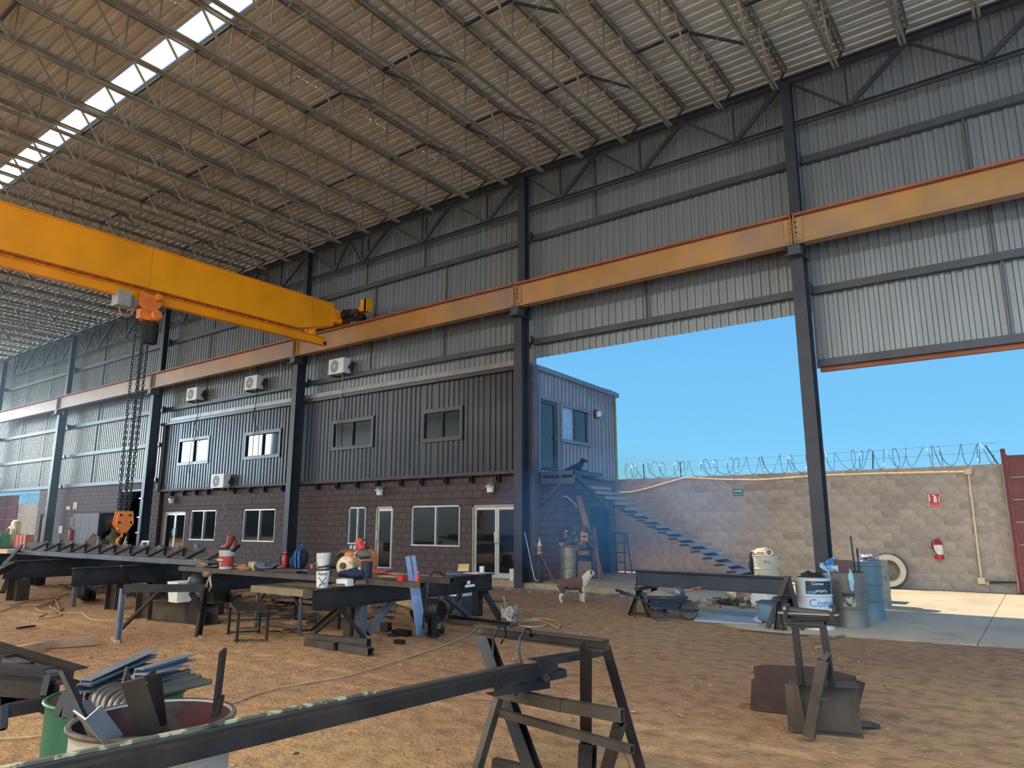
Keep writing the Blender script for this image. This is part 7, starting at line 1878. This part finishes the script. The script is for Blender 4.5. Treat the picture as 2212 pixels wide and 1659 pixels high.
m.build('sand', mat('grey sand', (142, 134, 112), .95, var=.1, scale=10, bump=.3), wbw, smooth=60)
for s in (-1, 1):
    MB().tube([WB_(-1.22, .25 * s, .47), WB_(-1.0, .24 * s, .42), WB_(-.6, .18 * s, .22), WB_(-.1, .08 * s, .17), WB_(.14, .07 * s, .16), WB_(.17, 0, .16)], .016, 8).build('handle_tube', wm_, wbw, smooth=60)
    MB().tube([WB_(-1.24, .25 * s, .475), WB_(-1.1, .245 * s, .445)], .022, 8).build('grip', M['rubber'], wbw, smooth=60)
    MB().tube([WB_(-.62, .19 * s, .24), WB_(-.6, .2 * s, .01), WB_(-.42, .19 * s, .01), WB_(-.3, .16 * s, .2)], .01, 6).build('leg', wm_, wbw, smooth=60)
MB().tube([WB_(-.6, -.2, .01), WB_(-.6, .2, .01)], .01, 6).build('leg_brace', wm_, wbw)
sv = thing('shovel', 'shovel with orange-brown handle lying in the wheelbarrow tray', 'shovel', tuple(WB_(-.1, 0, .4)))
MB().tube([WB_(-.12, -.05, .47), WB_(.28, -.1, .56)], .024, 8).build('handle', mat('orange brown handle', (176, 104, 66), .6), sv, smooth=60)
MB().blob(WB_(-.18, -.08, .46), (.2, .18, .2), seed=91, amp=.3).build('blade', M['steelbl'], sv, smooth=60)
# plywood sheet, timber frame, junk heap, jerry can
tag(MB().prism([(-5.054, 12.048, 0), (-3.98, 12.152, 0), (-4.291, 13.881, 0), (-5.591, 13.814, 0)], (0, 0, .03)).build('cement_board', mat('pale blue board', (150, 164, 174), .8, var=.08)), 'pale flat board lying on the dirt below the long beam', 'board')
tag(MB().prism([(-5.823, 14.03, 0), (-5.355, 14.181, 0), (-5.464, 15.572, 0), (-6.164, 15.517, 0)], (0, 0, .02)).build('cement_board', mat('pale blue board', (150, 164, 174), .8, var=.08)), 'second pale board behind the first, between timbers', 'board')
tag(MB().bar((-6.1, 14.841, 0.05), (-5.048, 14.647, 0.05), .08, .09).build('timber', M['wooddk']), 'dark timber lying across behind the pale boards', 'timber')
tag(MB().bar((-5.942, 14.403, 0.05), (-5.758, 13.716, 0.05), .08, .09).build('timber', M['wooddk']), 'short timber end turning towards the wheelbarrow wheel', 'timber')
tag(MB().bar((-5.539, 13.879, 0.05), (-5.277, 13.879, 0.05), .1, .09).build('timber', M['wooddk']), 'timber block in the middle of the pale boards', 'timber')
jm = MB(); r3 = random.Random(9)
cj = V((-5.189, 14.502, 0))
for k in range(60):
    p = cj + V((r3.gauss(0, .3), r3.gauss(0, .2), 0)); a = r3.uniform(0, 3)
    s = r3.uniform(.06, .2)
    jm.cbox((p.x, p.y, r3.uniform(.03, .16)), (s, s * r3.uniform(.1, .8), r3.uniform(.02, .08)), a)
tag(jm.build('scrap_heap', mat('mixed scrap', (78, 76, 70), .8, var=.5, scale=4, c3=(170, 160, 140), thr=(.6, .66), wscale=4)), 'heap of mixed dark scrap behind the pale boards', 'scrap', kind='stuff')
tag(MB().blob(V((-5.452, 15.028, 0)) + V((0, 0, .16)), (.26, .1, .28), seed=92, amp=.3).build('stone_disc', M['champ'], smooth=60), 'rounded pale stone standing on the scrap heap', 'stone')
tag(MB().blob(V((-5.283, 15.047, 0)) + V((0, 0, .14)), (.26, .14, .24), seed=93, amp=.3).build('stone_lump', M['wooddk'], smooth=60), 'brown lump beside the pale stone on the scrap heap', 'stone')
p = (-4.646, 14.33, 0)
tag(MB().lathe((p[0], p[1], .2), [(0, 0), (.17, 0), (.18, .02), (.17, .04), (.15, .03), (0, .03)], 28, (.1, -1, .35), close=False).build('pail_lid', mat('enamel lid', (206, 204, 196), .5, c3=(120, 110, 96), thr=(.6, .7), wscale=7), smooth=40), 'round white lid standing on edge beside the jerry can', 'lid')
tag(MB().prism([(-4.217, 12.599, 0), (-4.001, 12.338, 0), (-4.216, 13.202, 0), (-4.37, 13.325, 0)], (0, 0, .05)).build('white_scrap', M['white']), 'white scrap of sheet in front of the jerry can', 'scrap')
jc = thing('jerry_can', 'blue-grey plastic jerry can lying on its side at the slab edge', 'jerry can', (-3.95, 12.3, 0))
dv = V((.75, .2, 0)).normalized(); sv_ = V((-dv.y, dv.x, 0)); c0 = V((-3.992, 12.483, 0)) + V((0, .12, .0))
def rr_ring(t_, k):
    pts = []
    for i in range(24):
        a = 2 * math.pi * i / 24
        ca, sa = math.cos(a), math.sin(a)
        e = .45
        pts.append(c0 + dv * t_ + sv_ * (.19 * k * math.copysign(abs(ca) ** e, ca)) + V((0, 0, .19 + .18 * k * math.copysign(abs(sa) ** e, sa))))
    return pts
rings = [rr_ring(-.13, .7), rr_ring(-.12, .88), rr_ring(-.08, 1), rr_ring(.45, 1), rr_ring(.5, .85), rr_ring(.51, .6)]
vs = [q for g_ in rings for q in g_]
MB().add(vs, [(j * 24 + i, j * 24 + (i + 1) % 24, (j + 1) * 24 + (i + 1) % 24, (j + 1) * 24 + i) for j in range(5) for i in range(24)] + [tuple(range(23, -1, -1)), tuple(range(120, 144))]).build('can_body', mat('jerry can plastic', (92, 124, 146), .5, c3=(96, 92, 78), thr=(.5, .65), wscale=3), jc, smooth=50)
MB().tube([c0 + dv * .1 + V((0, 0, .37)), c0 + dv * .14 + V((0, 0, .42)), c0 + dv * .3 + V((0, 0, .42)), c0 + dv * .34 + V((0, 0, .37))], .016, 6).build('handle', mat('jerry can plastic', (92, 124, 146), .5), jc, smooth=60)
tag(MB().blob(V((-3.54, 12.479, 0)) + V((0, 0, .03)), (.4, .2, .1), seed=94, amp=.5).build('sack_scrap', M['girt'], smooth=60), 'grey crumpled sack on the ground left of the white paint drum', 'sack')
tag(MB().cbox(V((-2.534, 14.223, 0)) + V((0, 0, .03)), (.16, .1, .03), .4).build('white_litter', M['white']), 'small white litter on the concrete right of the drums', 'litter')

# ================================================================== DOGS
def skin(verts, edges, radii, sub=2, root=0):
    me = bpy.data.meshes.new('skin_src'); me.from_pydata([tuple(v) for v in verts], edges, [])
    o = bpy.data.objects.new('skin_src', me); col.objects.link(o)
    md = o.modifiers.new('s', 'SKIN'); md.use_smooth_shade = True
    for i, r in enumerate(radii):
        sv = me.skin_vertices[0].data[i]; sv.radius = (r[0], r[1]) if isinstance(r, tuple) else (r, r)
        sv.use_root = (i == root)
    ms = o.modifiers.new('u', 'SUBSURF'); ms.levels = sub; ms.render_levels = sub
    dg = bpy.context.evaluated_depsgraph_get(); dg.update()
    res = bpy.data.meshes.new_from_object(o.evaluated_get(dg))
    bpy.data.objects.remove(o)
    return res
def place_mesh(me, name, mt, parent, M4, **tags):
    me.transform(M4); mb = MB().add([v.co for v in me.vertices], [tuple(p.vertices) for p in me.polygons])
    bpy.data.meshes.remove(me)
    return mb.build(name, mt, parent, smooth=80, **tags)
# standing dog
dogp = V((-8.259, 13.266, 0)); dogp.z = 0
ang = math.atan2(.60, .80)
dg_ = thing('dog', 'brown and white dog standing on the dirt facing right, head turned to the wall', 'dog', tuple(dogp))
M4 = Matrix.Translation(dogp) @ Matrix.Rotation(ang, 4, 'Z') @ Matrix.Scale(1.08, 4)
vb = [(-.20, 0, .385), (-.05, 0, .37), (.10, 0, .36), (.20, 0, .385), (.27, 0, .46), (.32, .01, .53),     # pelvis belly chest neck
      (-.22, .065, .30), (-.19, .07, .19), (-.25, .07, .11), (-.23, .07, .025), (-.19, .07, .015),
      (-.22, -.065, .30), (-.20, -.07, .19), (-.26, -.07, .11), (-.24, -.07, .025), (-.20, -.07, .015),
      (.17, .06, .28), (.17, .065, .15), (.165, .065, .03), (.20, .065, .015),
      (.19, -.06, .28), (.20, -.065, .15), (.195, -.065, .03), (.23, -.065, .015),
      (-.29, 0, .40), (-.36, 0, .40), (-.41, 0, .43), (-.43, 0, .48),
      (.36, .03, .565), (.41, .07, .555), (.445, .10, .54)]
eb = [(0, 1), (1, 2), (2, 3), (3, 4), (4, 5), (0, 6), (6, 7), (7, 8), (8, 9), (9, 10), (0, 11), (11, 12), (12, 13), (13, 14), (14, 15),
      (3, 16), (16, 17), (17, 18), (18, 19), (3, 20), (20, 21), (21, 22), (22, 23), (0, 24), (24, 25), (25, 26), (26, 27), (5, 28), (28, 29), (29, 30)]
rb_ = [.12, .125, .145, .14, .095, .082, .085, .055, .032, .026, .024, .085, .055, .032, .026, .024, .06, .036, .028, .026, .06, .036, .028, .026, .028, .022, .02, .016, .085, .055, .034]
dog_m = bpy.data.materials.new('brown and white coat'); dog_m.use_nodes = True
nt = dog_m.node_tree; N, L = nt.nodes, nt.links; b = N['Principled BSDF']; b.inputs['Roughness'].default_value = .95
tcn = N.new('ShaderNodeTexCoord'); mpn = N.new('ShaderNodeMapping'); mpn.vector_type = 'TEXTURE'
mpn.inputs['Rotation'].default_value = (0, 0, ang)
L.new(tcn.outputs['Object'], mpn.inputs[0])
sx = N.new('ShaderNodeSeparateXYZ'); L.new(mpn.outputs[0], sx.inputs[0])
nzn = N.new('ShaderNodeTexNoise'); nzn.inputs['Scale'].default_value = 9; L.new(tcn.outputs['Object'], nzn.inputs[0])
ma = N.new('ShaderNodeMath'); ma.operation = 'MULTIPLY_ADD'; ma.inputs[1].default_value = .12; L.new(nzn.outputs[0], ma.inputs[0]); L.new(sx.outputs['X'], ma.inputs[2])
g1 = N.new('ShaderNodeMath'); g1.operation = 'GREATER_THAN'; g1.inputs[1].default_value = .255; L.new(ma.outputs[0], g1.inputs[0])
g2 = N.new('ShaderNodeMath'); g2.operation = 'LESS_THAN'; g2.inputs[1].default_value = .2; L.new(sx.outputs['Z'], g2.inputs[0])
g3 = N.new('ShaderNodeMath'); g3.operation = 'MAXIMUM'; L.new(g1.outputs[0], g3.inputs[0]); L.new(g2.outputs[0], g3.inputs[1])
mxn = N.new('ShaderNodeMix'); mxn.data_type = 'RGBA'; mxn.inputs[6].default_value = (*lin((98, 72, 64)), 1); mxn.inputs[7].default_value = (*lin((198, 182, 160)), 1)
L.new(g3.outputs[0], mxn.inputs[0]); L.new(mxn.outputs[2], b.inputs['Base Color'])
place_mesh(skin(vb, eb, rb_, 2, 0), 'dog_body', dog_m, dg_, M4)
def loc4(p): return M4 @ V(p)
dkf = mat('dark ear fur', (60, 46, 42), .95)
for s in (-1, 1):
    MB().prism([loc4((.35, .02 + .055 * s, .61)), loc4((.385, .035 + .075 * s, .60)), loc4((.37, .02 + .10 * s, .535))], loc4((0, .0, .0)) - loc4((.012, 0, -.008))).build('ear', dkf, dg_)
    MB().lathe(loc4((.405, .06 + .038 * s, .58)), [(0, 0), (.008, .0), (.006, .006), (0, .008)], 8, M4.to_3x3() @ V((.6, .5 * s, .3)), close=False).build('eye', M['black'], dg_)
MB().blob(loc4((.462, .112, .548)), (.03, .03, .024), seed=1, amp=.1).build('nose', M['black'], dg_, smooth=60)
MB().blob(loc4((.37, .06, .585)), (.10, .10, .07), seed=2, amp=.1).build('dark_cap', dkf, dg_, smooth=60)
# black dog resting on the stair landing
bp_ = V((-10.19, 16.6, 3.083)); bp_.z = 3.03
ang2 = math.atan2(.60, .80)
bd_ = thing('dog', 'black dog lying with raised head on the stair landing', 'dog', tuple(bp_))
M4 = Matrix.Translation(bp_) @ Matrix.Rotation(ang2, 4, 'Z')
vb = [(-.20, 0, .10), (-.07, 0, .11), (.06, 0, .14), (.13, 0, .17), (.17, 0, .25), (.19, 0, .31),
      (-.16, .09, .07), (-.04, .12, .04), (-.14, .12, .025), (-.02, .12, .02), (-.16, -.09, .07), (-.04, -.12, .04), (-.14, -.12, .025), (-.02, -.12, .02),
      (.12, .06, .06), (.22, .065, .03), (.33, .065, .022), (.12, -.06, .06), (.22, -.065, .03), (.33, -.065, .022),
      (.25, 0, .32), (.31, 0, .295), (.34, 0, .285), (-.3, .03, .05), (-.38, .1, .02)]
eb = [(0, 1), (1, 2), (2, 3), (3, 4), (4, 5), (0, 6), (6, 7), (7, 8), (8, 9), (0, 10), (10, 11), (11, 12), (12, 13), (3, 14), (14, 15), (15, 16), (3, 17), (17, 18), (18, 19), (5, 20), (20, 21), (21, 22), (0, 23), (23, 24)]
rb_ = [.10, .10, .105, .10, .075, .075, .07, .045, .022, .02, .07, .045, .022, .02, .04, .026, .022, .04, .026, .022, .062, .038, .028, .022, .014]
blk = mat('black fur', (22, 22, 26), .85, var=.2, scale=14)
place_mesh(skin(vb, eb, rb_, 2, 0), 'dog_body', blk, bd_, M4)
for s in (-1, 1):
    MB().prism([loc4((.17, .04 * s, .37)), loc4((.21, .065 * s, .375)), loc4((.185, .095 * s, .30))], loc4((0, 0, 0)) - loc4((.012, 0, -.006))).build('ear', blk, bd_)
MB().blob(loc4((.135, 0, .20)), (.07, .12, .10), seed=3, amp=.2).build('chest_patch', mat('grey chest', (120, 116, 116), .9), bd_, smooth=60)

# ================================================================== ADDED SCATTER VOLUMES FOR LENS GLARE
def veil_mat(name, colour, dens, aniso=0.1):
    m = bpy.data.materials.new(name); m.use_nodes = True
    nt = m.node_tree; nt.nodes.clear()
    o = nt.nodes.new('ShaderNodeOutputMaterial'); v = nt.nodes.new('ShaderNodeVolumeScatter')
    v.inputs['Color'].default_value = (*colour, 1); v.inputs['Density'].default_value = dens; v.inputs['Anisotropy'].default_value = aniso
    nt.links.new(v.outputs[0], o.inputs['Volume'])
    m.cycles.homogeneous_volume = True
    return m
def smoke(label, c, rad, colour, dens, shells=4, rz=0):
    t = thing('glare_veil', label, 'smoke', c, kind='stuff')
    mt = veil_mat('smoke ' + label[:12], colour, dens)
    for k in range(shells):
        f_ = 1 - k / shells * .85
        m = MB(); nu, nv = 40, 24
        vs = []
        for j in range(1, nv):
            th = math.pi * j / nv
            for i in range(nu):
                ph = 2 * math.pi * i / nu
                q = Matrix.Rotation(rz, 3, 'Y') @ V((rad[0] * f_ * math.sin(th) * math.cos(ph), rad[1] * f_ * math.sin(th) * math.sin(ph), rad[2] * f_ * math.cos(th)))
                vs.append(V(c) + q)
        top_ = V(c) + Matrix.Rotation(rz, 3, 'Y') @ V((0, 0, rad[2] * f_)); bot_ = V(c) - Matrix.Rotation(rz, 3, 'Y') @ V((0, 0, rad[2] * f_))
        vs += [top_, bot_]; nT = len(vs) - 2
        fs = [((j) * nu + i, (j + 1) * nu + i, (j + 1) * nu + (i + 1) % nu, j * nu + (i + 1) % nu) for j in range(nv - 2) for i in range(nu)]
        fs += [(nT, i, (i + 1) % nu) for i in range(nu)] + [(nT + 1, (nv - 2) * nu + (i + 1) % nu, (nv - 2) * nu + i) for i in range(nu)]
        m.add(vs, fs); m.build('veil_shell', mt, t, kind='stuff')
    return t
smoke('blue smoke drifting in front of the stair and the office corner', (-8.2, 15.4, 1.8), (3.6, 2.4, 1.75), (.08, .38, 1.0), .062, 5)
smoke('pale haze hanging in the leftmost bays below the roof', (-30.0, 9.5, 5.2), (8.0, 4.0, 5.5), (.62, .82, 1.0), .016, 3)
